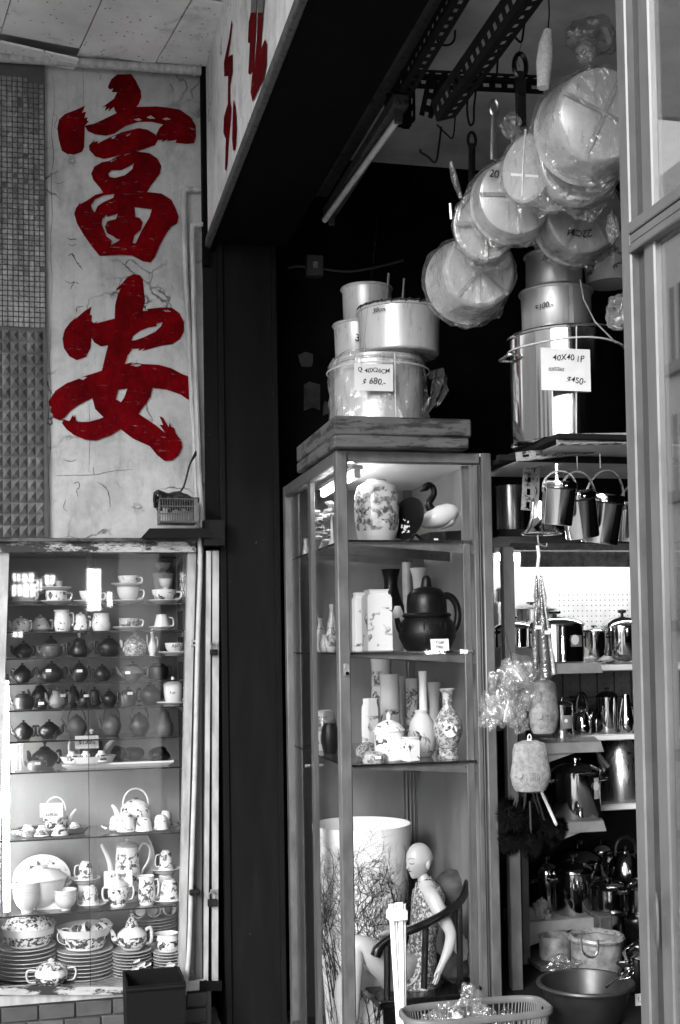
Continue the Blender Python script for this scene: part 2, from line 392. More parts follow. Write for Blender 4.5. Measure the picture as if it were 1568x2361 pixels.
# arcade ceiling of fibre panels
ceil = empty('arcade_ceiling', (0, 0, ZC), 'stained pale ceiling of speckled fibre panels above the painted wall', 'ceiling')
MB().box((-2.4, 1.5, .035), (XB0, YW + .1, .3)).ob('ceiling_slab', 'concrete', ceil)  # edges out of view shaped to shade the sign wall and admit sun
a, bq = at(178, 130, Z=ZC), at(236, 0, Z=ZC); TH = math.atan2(bq.x - a.x, -(bq.y - a.y))       # the grid is laid skew to the wall
O_ = Vector((a.x, a.y, 0)); ex, ey = Vector((math.cos(TH), math.sin(TH), 0)), Vector((-math.sin(TH), math.cos(TH), 0))
for i in range(-9, 4):
    for j in range(-6, 3):
        w, d = .335, .60; c_ = O_ + ex * (i + .5) * w + ey * (j + .42 + .5 * (i % 2 == 0) * .0) * d
        if not (-2.4 < c_.x < XB0 + .15 and 1.4 < c_.y < YW + .25): continue
        bm_ = bmesh.new(); bmesh.ops.create_cube(bm_, size=1)
        for v in bm_.verts: v.co = Vector((v.co.x * (w - .005), v.co.y * (d - .005), v.co.z * .010 + .006))
        o_ = Matrix.Translation((c_.x, c_.y, 0)) @ Matrix.Rotation(TH, 4, 'Z'); bm_.transform(o_)
        for co, no in (((XB0 - .002, 0, 0), (1, 0, 0)), ((0, YW - .004, 0), (0, 1, 0))):
            r_ = bmesh.ops.bisect_plane(bm_, geom=bm_.verts[:] + bm_.edges[:] + bm_.faces[:], plane_co=co, plane_no=no, clear_outer=True)
            if bm_.edges: bmesh.ops.holes_fill(bm_, edges=[e for e in bm_.edges if e.is_boundary])
        if len(bm_.faces) < 4: bm_.free(); continue
        bm_.transform(o_.inverted()); me = bpy.data.meshes.new('ceiling_panel'); bm_.to_mesh(me); bm_.free(); pn = link('ceiling_panel', me, 'ceiling_panel', ceil)
        pn.location = (c_.x, c_.y, rnd.uniform(.0, .008)); pn.rotation_euler = (rnd.uniform(-.022, .022), rnd.uniform(-.02, .02), TH)
        if i == -1 and j == 0: pn.rotation_euler = (.05, .055, TH); pn.location.z -= .022

# ceiling pipe
p0, p1 = at(-60, 128, Y=YW - .05), at(463, 163, Y=YW - .05)
pipe = MB().tube([p0, p1], .021, 10)
for k in (.08, .35, .62, .97): pipe.tube([p0.lerp(p1, k - .006), p0.lerp(p1, k + .006)], .026, 10)
tag(pipe.ob('ceiling_conduit', 'conduit'), 'horizontal grey conduit under the ceiling above the painted sign', 'pipe')

# wall: plaster with the painted sign, mosaic and pyramid tiles
def wall_pt(dy=0.0): return lambda x, y: at(x, y, Y=YW - dy)
XWL, ZN = -.42, at(200, 1246, Y=YW).z
wall = empty('sign_wall', (0, YW, 0), 'cracked white plaster wall painted with two large red characters', 'wall')
MB().box((XWL, 0, ZN), (XB0 - .004, .45, ZC - YW * 0 - .0 + .04)).ob('plaster', 'plaster', wall)
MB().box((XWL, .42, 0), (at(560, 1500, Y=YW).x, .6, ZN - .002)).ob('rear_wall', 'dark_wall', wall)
MB().box((XWL - .02, -.01, 0), (at(-6, 1700, Y=YW).x, .42, ZN - .003)).ob('pier', 'plaster_side', wall)
Z1 = lambda x, y: (x * .5, y * .5)
Z3 = lambda x, y: (x * .42647, y * .42647 + 576.5)
def strokes(items, conv, base, mat='red_paint'):
    for k, loops in enumerate(items):
        sheet('brush_stroke', [[conv(*p) for p in lp] for lp in loops], wall_pt(base + k * .0006), mat, wall).parent = None
        o = COL.objects[-1]; o.parent = wall; o.matrix_parent_inverse = Matrix.Translation((0, -YW, 0))
FU = [
 [[(497,400),(513,365),(540,343),(605,341),(627,372),(650,420),(652,450),(640,480),(622,500),(600,530),(545,530),(530,510),(525,492),(500,515),(505,497),(483,512),(490,490),(470,495),(525,455),(540,425),(515,425),(522,408),(505,412)]],
 [[(392,487),(378,520),(398,515),(388,545),(405,540),(400,555),(410,558),(391,580),(390,630),(388,680),(378,700),(345,712),(310,710),(285,695),(270,640),(264,590),(272,550),(300,525),(345,508)]],
 [[(390,580),(410,575),(435,570),(540,520),(560,496),(620,493),(720,490),(770,495),(830,505),(880,540),(903,580),(904,630),(895,660),(860,664),(808,658),(815,645),(770,650),(775,642),(745,655),(750,645),(725,645),(720,620),(735,590),(752,574),(700,562),(640,562),(580,580),(530,615),(490,626),(440,620),(405,605)],
  [(615,550),(640,545),(655,553),(635,558)],[(675,541),(695,532),(718,547),(690,547)],[(748,548),(768,541),(788,550),(765,554)]],
 [[(410,670),(440,642),(432,655),(455,650),(450,662),(480,645),(560,610),(640,590),(680,597),(718,620),(729,645),(715,670),(670,685),(630,698),(560,715),(480,733),(440,722),(412,692)],
  [(582,622),(604,613),(598,622),(584,630)],[(515,632),(535,625),(528,637),(516,641)]],
 [[(420,800),(440,755),(435,768),(470,748),(500,742),(520,740),(570,712),(630,698),(690,706),(725,730),(744,765),(738,800),(700,850),(675,892),(560,895),(480,895),(460,865),(430,830)],
  [(500,800),(515,785),(560,785),(600,765),(617,752),(610,780),(575,808),(530,820),(505,815)],[(508,740),(540,722),(535,735),(512,747)],[(570,710),(606,698),(602,707),(574,717)]],
 [[(342,985),(350,960),(372,930),(368,942),(400,925),(440,898),(480,888),(545,893),(590,897),(642,893),(665,885),(700,887),(745,892),(790,920),(812,965),(824,1000),(818,1030),(790,1045),(765,1080),(735,1135),(715,1185),(695,1210),(660,1205),(630,1190),(610,1178),(560,1175),(460,1180),(430,1145),(390,1090),(355,1030)],
  [(420,945),(440,918),(480,900),(528,895),(522,912),(480,930),(450,950),(437,978),(425,965)],
  [(620,955),(700,965),(690,1000),(655,1060),(625,1122),(612,1120),(620,1085),(650,1060),(658,1025),(645,1005),(625,1000)],
  [(472,1010),(490,990),(495,1000),(543,985),(535,1010),(495,1020),(484,1045),(494,1075),(520,1088),(535,1100),(555,1105),(530,1120),(512,1130),(515,1108),(490,1088),(480,1060),(470,1035)]],
]
AN = [
 [[(620,380),(622,300),(635,245),(655,205),(625,222),(632,205),(660,180),(690,145),(725,130),(755,135),(772,160),(780,230),(785,275),(772,320),(780,380)]],
 [[(495,305),(485,350),(497,352),(495,385),(508,395),(505,420),(495,470),(490,530),(465,578),(415,595),(375,575),(345,530),(338,480),(350,430),(380,390),(415,360),(405,375),(450,335)]],
 [[(497,400),(530,385),(520,396),(620,370),(700,345),(770,328),(800,330),(795,318),(870,310),(930,312),(970,340),(995,390),(995,440),(975,480),(930,510),(870,518),(790,540),(770,545),(782,530),(745,545),(755,532),(705,535),(640,560),(585,515),(545,520),(510,500),(492,470)],
  [(712,488),(720,465),(760,435),(800,420),(850,412),(845,400),(880,390),(870,412),(840,440),(780,470),(730,487)],[(880,325),(905,322),(925,333),(895,334)]],
 [[(585,512),(572,560),(550,655),(670,630),(680,600),(690,570),(712,540),(700,500),(600,480)]],
 [[(262,820),(300,760),(360,720),(440,690),(525,660),(560,648),(670,617),(720,605),(705,617),(765,615),(860,620),(930,640),(985,670),(1040,690),(1062,715),(1060,765),(1040,805),(1015,808),(975,780),(900,755),(825,745),(700,748),(640,755),(560,780),(500,800),(420,840),(380,870),(350,905),(320,920),(285,905),(288,890),(272,875),(278,850),(265,835)],
  [(428,695),(450,684),(472,687),(450,702)],[(705,622),(740,610),(765,622),(740,630)]],
 [[(690,745),(825,740),(815,790),(790,830),(765,860),(740,900),(660,963),(600,1000),(520,1030),(460,1025),(400,1000),(360,970),(335,935),(345,915),(375,925),(395,890),(400,905),(408,890),(410,930),(480,928),(540,912),(590,890),(640,840),(670,800)]],
 [[(498,795),(515,860),(560,905),(640,960),(720,1020),(810,1060),(850,1110),(890,1140),(930,1138),(965,1110),(985,1065),(980,1030),(950,990),(940,960),(925,955),(918,930),(912,958),(880,905),(862,898),(882,945),(862,945),(895,990),(840,945),(750,885),(700,850),(625,805),(640,755),(560,775)]],
]
strokes(FU, Z1, .003); strokes(AN, Z3, .003)
# a strip of old marks and dirt on the plaster is left to the material; gouges are real pits of dark mortar
CRACKS = [([(155,548),(165,552),(178,550)],2.5),([(158,562),(168,566),(176,562)],2),([(156,592),(166,586),(174,600),(183,612),(191,622)],4),([(150,646),(162,652),(172,650),(166,658),(163,668)],3.2),([(172,650),(182,655)],2),([(177,722),(177,708),(194,706)],2.6),
 ([(222,1112),(236,1117),(247,1130),(253,1148),(254,1168)],2.2),([(168,1115),(180,1112),(184,1122),(176,1132),(180,1146)],2),([(128,1097),(160,1096),(205,1095),(236,1092),(258,1086),(302,1082)],1.2),([(217,1096),(216,1076)],1),([(146,1060),(162,1064),(176,1060)],1.6),
 ([(152,1150),(146,1168),(156,1180)],1.4),([(300,1168),(318,1172),(330,1168)],1.3),([(268,1110),(278,1124)],1),([(122,175),(126,240),(119,300),(124,360),(118,420),(121,500),(116,560),(120,640),(117,700)],1.4),([(118,760),(114,830),(118,900),(113,960),(117,1020),(112,1090),(116,1160),(114,1230)],1.6),
 ([(190,160),(192,200),(193,262),(190,330)],.7),([(205,1090),(207,1000),(205,930)],.7),([(222,165),(232,176),(228,185)],1),([(120,260),(132,272),(126,290),(136,300)],1.2),([(124,420),(138,424),(150,416)],1.2),([(340,620),(345,632),(342,645)],.8),([(395,655),(402,668)],1),([(400,735),(408,745)],1)]
for pts, wd in CRACKS:
    m = MB(); q = []
    for x, y in pts:
        q.append((x + rnd.uniform(-.8, .8), y + rnd.uniform(-.8, .8)))
    dense = bez([(x, y, 0) for x, y in q], 5 * (len(q) - 1)); L_, R_ = [], []
    for i, p_ in enumerate(dense):
        t = (dense[min(i + 1, len(dense) - 1)] - dense[max(i - 1, 0)]).normalized(); n_ = Vector((-t.y, t.x, 0)); e_ = wd * .36 * (1 - abs(2 * i / (len(dense) - 1) - 1) ** 3) * rnd.uniform(.45, 1.25) + .15; jx = Vector((rnd.uniform(-.7, .7), rnd.uniform(-.7, .7), 0)); L_.append(p_ + n_ * e_ + jx); R_.append(p_ - n_ * e_ + jx)
    k = len(dense); m.add([at(v.x, v.y, Y=YW - .0016) for v in L_ + R_], [(i, i + 1, k + i + 1, k + i) for i in range(k - 1)])
    o = m.ob('crack', 'crack', smooth=False); o.parent = wall; o.matrix_parent_inverse = Matrix.Translation((0, -YW, 0))

# pilaster with mosaic above and pyramid tiles below
pil = empty('tiled_pilaster', (0, YW, 0), 'pilaster of small pale mosaic over grey pyramid tiles beside the painted wall', 'pilaster')
xl, xr = at(-22, 700, Y=YW).x, at(107, 700, Y=YW).x
zt, zm, zb = at(50, 172, Y=YW).z, at(50, 764, Y=YW).z, at(50, 1240, Y=YW).z
MB().box((xl, -.022, zb), (xr, .0, zt + .05)).ob('grout_bed', 'grout', pil)
st = .0225; tile = data('mosaic_tile', *(lambda m: (m.v, m.f))(MB().box((-.0098, -.006, -.0098), (.0098, 0, .0098), .002)), False); tile.materials.append(MATS['mosaic'])
rest = MB(); n = 0; nx = int((xr - xl - .004) / st); nz = int((zt - zm) / st)
cells = sorted(((i, k) for i in range(nx) for k in range(nz)), key=lambda c: (-c[0] // 7, c[1]))
hole = (at(44, 241, Y=YW).x, at(44, 241, Y=YW).z)
for i, k in sorted(cells, key=lambda c: abs(c[1] - nz * .45)):
    x, z = xr - .004 - (i + .5) * st, zt - (k + .5) * st
    if k < 2 and i > 0 and i < 3: continue
    if k < 1 + int(i < 2): continue
    if math.hypot(x - hole[0], z - hole[1]) < .017: continue
    if n < 300 and x > at(-6, 500, Y=YW).x:
        o = link('mosaic_tile', tile, None, pil); o.location = (x, -.022, z)
        if rnd.random() < .025: o.location.y += .004; o.scale = (.8, .5, .75)
        o.rotation_euler = (rnd.uniform(-.12, .12), rnd.uniform(-.05, .05), rnd.uniform(-.12, .12)); n += 1
    else: rest.box((x - .0098, -.028, z - .0098), (x + .0098, -.022, z + .0098), .002)
o = rest.ob('mosaic_rest', 'mosaic', pil, False); o['kind'] = 'stuff'
py = data('pyramid_tile', [(-.5, 0, -.5), (.5, 0, -.5), (.5, 0, .5), (-.5, 0, .5), (0, -1, 0)], [(0, 1, 4), (1, 2, 4), (2, 3, 4), (3, 0, 4)], False); py.materials.append(MATS['pyramid_tile'])
ncx, ncz = 7, 18; xr2 = at(100, 900, Y=YW).x; sx, sz = .0345, (zm - zb) / ncz
for i in range(ncx):
    for k in range(ncz):
        o = link('pyramid_tile', py, None, pil); o.location = (xr2 - (i + .5) * sx, -.022, zb + (k + .5) * sz); o.scale = (sx * .95, .020, sz * .95)

# two conduits beside the characters, one stepping in, with clips
def px(pts, Y): return [at(x, y, Y=Y) for x, y in pts]
tag(MB().tube(bez(px([(462, 437), (432, 437), (425, 448), (427, 600), (437, 800), (447, 1000), (452, 1130), (458, 1160)], YW - .03), 28), .0125, 8).ob('wall_conduit', 'conduit'), 'painted conduit bending out beside the upper red character', 'pipe')
tag(MB().tube(bez(px([(470, 517), (450, 519), (443, 530), (446, 650), (449, 800), (455, 950), (460, 1100), (466, 1200), (463, 1260), (461, 1300)], YW - .045), 30), .011, 8).ob('wall_conduit', 'conduit'), 'thinner conduit running down past the lower red character to the cabinet', 'pipe')
# dark steel channel in the corner, against the beam
tag(MB().box((at(462, 300, Y=YW).x, YW - .06, at(470, 620, Y=YW).z), (XB0 - .006, YW - .002, at(470, 150, Y=YW).z)).ob('corner_channel', 'soffit'), 'black steel channel in the corner between painted wall and sign board', 'channel')
tag(MB().box((at(470, 900, Y=YW).x, YW - .03, at(470, 1250, Y=YW).z), (at(512, 900, Y=YW).x, YW + .10, at(470, 585, Y=YW).z)).ob('shutter_guide', 'black_column'), 'black shutter guide standing between conduits and dark column', 'guide')

# black column
xc0, xc1 = at(514, 1900, Y=YW).x, at(645, 1500, Y=YW - .05).x
colm = empty('dark_column', ((xc0 + xc1) / 2, YW, 0), 'tall black painted steel column beside the lit glass cabinet', 'column')
w2 = (xc1 - xc0) / 2
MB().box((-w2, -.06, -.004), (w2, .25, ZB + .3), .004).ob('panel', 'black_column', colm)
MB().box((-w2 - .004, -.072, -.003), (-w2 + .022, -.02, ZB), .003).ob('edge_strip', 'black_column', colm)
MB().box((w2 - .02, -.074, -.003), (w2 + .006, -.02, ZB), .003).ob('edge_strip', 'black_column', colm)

# shop-front beam with a painted sign board on its street side
beam = empty('shopfront_beam', (XB0, 0, ZB), 'deep black lintel over the shop opening with a painted board on its side', 'beam')
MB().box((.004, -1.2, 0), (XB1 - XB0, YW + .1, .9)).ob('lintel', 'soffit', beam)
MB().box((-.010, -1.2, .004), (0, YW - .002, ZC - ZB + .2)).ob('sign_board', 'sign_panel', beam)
MB().box((-.022, -1.2, -.02), (.003, YW - .003, .022), .004).ob('edge_angle', 'rust_paint', beam)
def side_pt(k=0.0): return lambda x, y: at(x, y, X=XB0 - .0125 - k)
SIDE = [([(1068,92),(1072,110),(1062,200),(1052,262),(1072,250),(1073,330),(1061,400),(1062,470),(1068,500),(1064,560),(1056,640),(1048,760),(1043,790),(1037,780),(1041,640),(1030,612),(1032,540),(1050,480),(1052,350),(1034,352),(1032,290),(1040,250),(1055,180)], 'red_paint'),
        ([(1076,458),(1085,490),(1090,540),(1092,600),(1086,690),(1075,695),(1070,640),(1072,560)], 'red_paint'),
        ([(1156,58),(1182,58),(1180,130),(1176,200),(1172,270),(1166,330),(1150,345),(1145,335),(1152,200),(1143,195),(1147,100)], 'red_paint'),
        ([(1188,58),(1213,58),(1210,110),(1200,235),(1222,178),(1230,205),(1228,300),(1215,370),(1200,395),(1180,440),(1165,470),(1155,425),(1162,350),(1176,280),(1184,180)], 'red_paint'),
        ([(1158,-20),(1184,-20),(1182,58),(1156,58)], 'stroke_grey'), ([(1190,-20),(1218,-20),(1213,58),(1188,58)], 'stroke_grey')]
for k, (lp, mt) in enumerate(SIDE):
    o = sheet('brush_stroke', [[Z1(*p) for p in lp]], side_pt(k * .0005), mt, None); o.parent = beam; o.matrix_parent_inverse = Matrix.Translation((-XB0, 0, -ZB))

# shop shell
YS, XS, ZS = 5.62, 4.6, 4.05
sh = empty('shop_shell', (XB1, 0, 0), 'dim plastered shop room with stained ceiling and dark rear wall', 'room')
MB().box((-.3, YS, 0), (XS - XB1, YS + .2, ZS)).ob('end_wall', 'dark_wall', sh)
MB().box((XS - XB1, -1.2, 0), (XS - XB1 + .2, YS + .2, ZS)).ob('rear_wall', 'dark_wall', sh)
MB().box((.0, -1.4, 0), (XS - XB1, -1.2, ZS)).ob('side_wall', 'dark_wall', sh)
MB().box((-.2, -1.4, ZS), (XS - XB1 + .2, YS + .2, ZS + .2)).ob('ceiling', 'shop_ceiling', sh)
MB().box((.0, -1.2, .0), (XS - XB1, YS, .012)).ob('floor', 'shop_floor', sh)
# ------------------------------------------------------------------ crockery builders (base at the thing's origin)
E = .0006
def loop_handle(side, r0, z0, z1, ext, rad, seg=8, n=16, z_up=.0):
    s = side; zm = (z0 + z1) / 2; h = (z1 - z0)
    return MB().tube(bez([(s * r0, 0, z0), (s * (r0 + ext * .75), 0, z0 + h * .08), (s * (r0 + ext), 0, zm + h * .1), (s * (r0 + ext * .8), 0, z1 + z_up), (s * r0, 0, z1 - h * .03)], n), rad, seg)
def cup(label, loc, r, h, mat='porcelain', side=1, form='straight', inv=False, handle=True, group=None, cat='cup', name=None, rz=0):
    P = {'straight': [(.62, 0), (.72, .02), (.86, .25), (.93, .6), (1, 1)], 'round': [(.45, 0), (.5, .05), (.45, .08), (.8, .3), (.95, .65), (1.02, 1)],
         'cone': [(.62, 0), (.66, .02), (.78, .4), (1, 1)], 'bowl': [(.42, 0), (.45, .12), (.4, .14), (.75, .4), (.92, .7), (1, 1)],
         'mug': [(.92, 0), (.98, .04), (1, .5), (1, 1)], 'bell': [(.5, 0), (.52, .06), (.7, .12), (.85, .4), (.88, .7), (1.02, 1)]}[form]
    root = empty(name or ('cup' if handle else 'bowl'), loc, label, cat, group, rz)
    out = [(r * a, h * z) for a, z in P]; prof = [(E, 0)] + out + [(r * (a * .93), h * max(z, .08)) for a, z in reversed(P)] + [(E, h * .08)]
    m = MB().lathe(prof, 26, cap=False)
    if inv: m.xf(Matrix.Translation((0, 0, h)) @ Matrix.Rotation(PI, 4, 'X'))
    m.ob('bowl' if handle else 'body', mat, root)
    if handle: 
        hm = loop_handle(side, r * .86, h * .22, h * .82, r * .55, r * .085)
        if inv: hm.xf(Matrix.Translation((0, 0, h)) @ Matrix.Rotation(PI, 4, 'X'))
        hm.ob('handle', mat if mat in ('porcelain', 'clay') else 'porcelain', root)
    return root
def saucer_mesh(r, h, mat, nm='saucer'):
    me = data(nm, *(lambda m: (m.v, m.f))(MB().lathe([(E, 0), (r * .55, 0), (r * .58, h * .2), (r * .8, h * .5), (r, h), (r * .985, h * 1.12), (r * .78, h * .66), (r * .52, h * .38), (E, h * .34)], 32, cap=False)))
    me.materials.append(MATS[mat]); return me
def saucer(label, loc, r, h=.016, mat='porcelain', group=None, name='saucer'):
    o = link(name, saucer_mesh(r, h, mat)); o.location = loc; return tag(o, label, 'saucer' if name == 'saucer' else 'plate', group)
TP = {'round': [(.55, 0), (.62, .02), (.9, .28), (1, .5), (.92, .74), (.6, .93), (.42, 1)],
      'squat': [(.6, 0), (.68, .03), (.98, .38), (1, .52), (.82, .8), (.5, 1)],
      'pear': [(.55, 0), (.62, .03), (.95, .2), (1, .36), (.82, .66), (.62, .88), (.56, 1)],
      'tall': [(.62, 0), (.7, .02), (.98, .1), (1, .25), (.9, .6), (.76, .9), (.7, 1)],
      'flat': [(.5, 0), (.56, .05), (1, .5), (.9, .75), (.5, 1)],
      'drum': [(.8, 0), (.88, .03), (.98, .3), (1, .6), (.92, .85), (.66, 1)],
      'barrel': [(.7, 0), (.78, .03), (.97, .3), (1, .5), (.95, .8), (.7, .97), (.6, 1)]}
def teapot(label, loc, w, h, mat='clay', form='round', spout=-1, handle='side', lid=.13, knob=None, tagp=None, group=None, cat='teapot', ribs=0, rz=0.0, lidmat=None, body_share=.77, hmat=None, knob_h=None, name='teapot', spoutmat=None):
    """w, h: whole width with spout and handle, whole height with knob"""
    root = empty(name, loc, label, cat, group, rz)
    r = w * body_share / 2; kh = (knob_h or .11) * h; lh = lid * h; bh = h - kh - lh
    if handle == 'top': bh = h * .62; kh = h * .05; lh = h * .08
    p = TP[form]; q_ = w * .5 - r
    wob = (lambda a, z: 1 + .018 * math.cos(ribs * a)) if ribs else None
    m = MB().lathe([(E, 0)] + [(r * a, bh * z) for a, z in p] + [(r * p[-1][0] * .8, bh * .985), (E, bh * .98)], 36 if ribs else 26, cap=False, wob=wob)
    m.ob('body', mat, root)
    rt = r * p[-1][0]
    ld = MB().lathe([(E, bh * .99), (rt * 1.04, bh * .99), (rt * 1.08, bh + lh * .12), (rt * .8, bh + lh * .62), (rt * .3, bh + lh), (E, bh + lh)], 24, cap=False).ob('lid', lidmat or mat, root)
    kr = min(rt * .36, r * .22)
    MB().lathe([(E, bh + lh - .001), (kr * .55, bh + lh), (kr * .5, bh + lh + kh * .2), (kr, bh + lh + kh * .6), (kr * .7, bh + lh + kh * .92), (E, bh + lh + kh)], 14, cap=False).ob('knob', knob or lidmat or mat, ld)
    s = spout
    if spout:
        MB().tube(bez([(s * r * .75, 0, bh * .34), (s * r * 1.12, 0, bh * .5), (s * (r + q_ * .62), 0, bh * .78), (s * (r + q_ * 1.0), 0, bh * .95)], 12), [r * .26 * (1 - .055 * i) for i in range(13)][:len(bez([(0, 0, 0)] * 4, 12))], 9).ob('spout', spoutmat or mat, root)
    if handle == 'side':
        loop_handle(-s if s else 1, r * .88, bh * .22, bh * .84, q_, h * .05, z_up=h * .05).ob('handle', hmat or mat, root)
    elif handle == 'top':
        MB().tube([(math.cos(a) * r * .82, 0, bh * .82 + (h - bh * .82 - h * .03) * math.sin(a) ** .8) for a in [PI * i / 18 for i in range(19)]], h * .024, 8).ob('handle', hmat or mat, root)
    if tagp:
        a = tagp[0]; zz = bh * tagp[1]; rr = r * 1.02
        MB().box((-.012, -.0008, -.006), (.012, .0008, .006)).xf(Matrix.Translation((math.sin(a) * rr, -math.cos(a) * rr - .002, zz)) @ Matrix.Rotation(a, 4, 'Z') @ Matrix.Rotation(.12, 4, 'X')).ob('price_tag', 'paper', root)
    return root
def vase(label, loc, prof, mat, name='vase', group=None, cat='vase', seg=30, sx=1, sy=1, wob=None, extra=None):
    """prof: list of (radius, height) in metres"""
    t = prof[-1][0]; m = MB().lathe([(E, 0)] + list(prof) + [(t * .86, prof[-1][1]), (t * .8, prof[-1][1] * .93), (E, prof[-1][1] * .9)], seg, cap=False, sx=sx, sy=sy, wob=wob)
    o = m.ob(name, mat); o.location = loc; tag(o, label, cat, group); return o
def card(label, loc, w, h, lines, tilt=-.15, mat='paper', group=None, rz=0.0, name='price_card', shear=.15):
    root = empty(name, loc, label, 'price card', group, rz)
    b = MB().box((-w / 2, -.0008, 0), (w / 2, .0008, h)).ob('card', mat, root); b.rotation_euler = (tilt, 0, 0)
    for s, fx, fz, sz in lines:
        write(s, b, (fx * w, -.0018, fz * h), sz * h, FRONT, shear=shear)
    return root
def oval_tray(label, loc, a, bb, h, mat, group=None, name='tray'):
    o = MB().lathe([(E, 0), (.86, 0), (.88, h * .1), (.98, h * .8), (1, h), (.965, h), (.86, h * .25), (E, h * .2)], 36, cap=False, sx=a, sy=bb).ob(name, mat); o.location = loc
    return tag(o, label, 'tray', group)

# ------------------------------------------------------------------ the tea cabinet in the wall
YG = 5.385                                    # its sliding glass
Z5 = lambda x, y: (x * .33088, y * .33088 + 1210.6)
Z6 = lambda x, y: (x * .44118, y * .44118 + 1729.4)
tc = empty('tea_cabinet', (0, YG, 0), 'shallow wall cabinet of sliding glass crowded with white cups and clay teapots', 'cabinet')
INV = Matrix.Translation((0, -YG, 0))
def tcp(m, name, mat, parent=None, smooth=True):      # part given in world metres
    o = m.ob(name, mat, smooth=smooth); o.parent = parent or tc; o.matrix_parent_inverse = INV if parent is None else Matrix.Identity(4); return o
def slant(xt0, xt1, yt, xb0, xb1, yb, y0, y1):      # upright that is not quite plumb
    q = []
    for (a, b, y) in ((xb0, xb1, yb), (xt0, xt1, yt)):
        A, B = at(a, y, Y=y0), at(b, y, Y=y0); q += [(A.x, y0, A.z), (B.x, y0, B.z), (B.x, y1, B.z), (A.x, y1, A.z)]
    return MB().add(q, [(3, 2, 1, 0), (4, 5, 6, 7), (0, 1, 5, 4), (1, 2, 6, 5), (2, 3, 7, 6), (3, 0, 4, 7)])
XR = at(468, 1700, Y=YG).x
XL = at(-14, 1700, Y=YG).x
zt, zb = at(200, 1272, Y=YG).z, at(200, 2274, Y=YG).z
rail = tcp(slant(-40, 452, 1243, -40, 452, 1273, YG - .05, YG + .05), 'top_rail', 'peeling_paint')
tcp(slant(-40, 456, 1240, -40, 456, 1248, YG - .07, YG + .05), 'top_moulding', 'peeling_wood')
tcp(slant(-40, 21, 1274, -40, -12, 2270, YG - .03, YG + .03), 'left_post', 'old_aluminium')
tcp(slant(433, 452, 1274, 412, 427, 2270, YG - .03, YG + .03), 'right_post', 'old_aluminium')
tcp(slant(452, 458, 1274, 428, 436, 2270, YG - .02, YG + .03), 'post_flange', 'aluminium_dark')
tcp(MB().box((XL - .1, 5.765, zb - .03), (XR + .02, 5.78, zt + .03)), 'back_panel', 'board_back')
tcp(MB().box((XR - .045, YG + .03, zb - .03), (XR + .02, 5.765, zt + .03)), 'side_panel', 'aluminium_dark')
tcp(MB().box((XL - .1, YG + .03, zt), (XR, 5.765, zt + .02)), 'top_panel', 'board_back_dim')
tcp(MB().box((XL - .1, YG - .04, zb - .045), (XR, 5.765, zb - .002)), 'bottom_shelf', 'old_aluminium')
tcp(slant(-30, 430, 2276, -30, 430, 2294, YG - .062, YG - .042), 'bottom_rail', 'peeling_paint')
xm = at(210, 1700, Y=YG).x
tcp(MB().box((XL, YG + .004, zb), (xm + .02, YG + .009, zt), 0), 'glass_door', 'glass_door')
tcp(MB().box((xm - .01, YG - .010, zb), (XR - .03, YG - .005, zt), 0), 'glass_door', 'glass_door')
tcp(MB().box((xm - .0125, YG - .0112, zb), (xm - .0102, YG - .0038, zt)), 'glass_edge', 'glass_edge')
# right inner upright with bracket arms
tcp(MB().box((XR - .075, 5.70, zb), (XR - .05, 5.72, zt)), 'upright', 'aluminium_dark'); tcp(MB().box((XR - .075, 5.44, zb), (XR - .055, 5.455, zt)), 'upright', 'aluminium_dark')
lk = at(449, 1483, Y=YG - .032); tcp(MB().box((lk.x - .018, YG - .038, lk.z - .014), (lk.x + .014, YG - .031, lk.z + .014), .002), 'lock', 'steel_satin')
tcp(MB().tube([(lk.x - .003, YG - .041, lk.z), (lk.x - .003, YG - .037, lk.z)], .006, 12), 'keyhole', 'ink')
SH = [Z5(0, 548)[1], Z5(0, 738)[1], Z5(0, 920)[1], Z5(0, 1092)[1], Z5(0, 1278)[1], Z5(0, 1492)[1], Z5(0, 1706)[1], Z6(0, 452)[1], Z6(0, 840)[1], Z6(0, 1235)[1]]
SZ = []
for i, y in enumerate(SH):
    z = at(215, y, Y=YG + .03).z; SZ.append(z)
    if i < 9:
        s = tcp(MB().box((XL - .05, YG + .03, z - .006), (XR - .05, 5.755, z)), 'shelf', 'glass_shelf')
        e = tcp(MB().box((XL - .05, YG + .0265, z - .0064), (XR - .05, YG + .0295, z + .0002)), 'shelf_edge', 'glass_edge')
        if i in (0, 1, 2, 4, 6): tcp(MB().box((XR - .074, 5.46, z - .03), (XR - .066, 5.69, z - .008)), 'bracket', 'old_aluminium')
# lamp at the left end
lt = empty('fluorescent_tube', (at(14, 1830, Y=YG + .07).x, YG + .07, 0), 'lit upright fluorescent tube inside the left end of the tea cabinet', 'lamp')
za, zz = at(10, 2120, Y=YG).z, at(10, 1560, Y=YG).z
MB().tube([(0, 0, za + .02), (0, 0, zz - .02)], .013, 12).ob('tube', 'lamp_tea', lt); MB().tube([(0, 0, za - .01), (0, 0, za + .02)], .0145, 12).ob('end_cap', 'aluminium', lt); MB().tube([(0, 0, zz - .02), (0, 0, zz + .01)], .0145, 12).ob('end_cap', 'aluminium', lt)

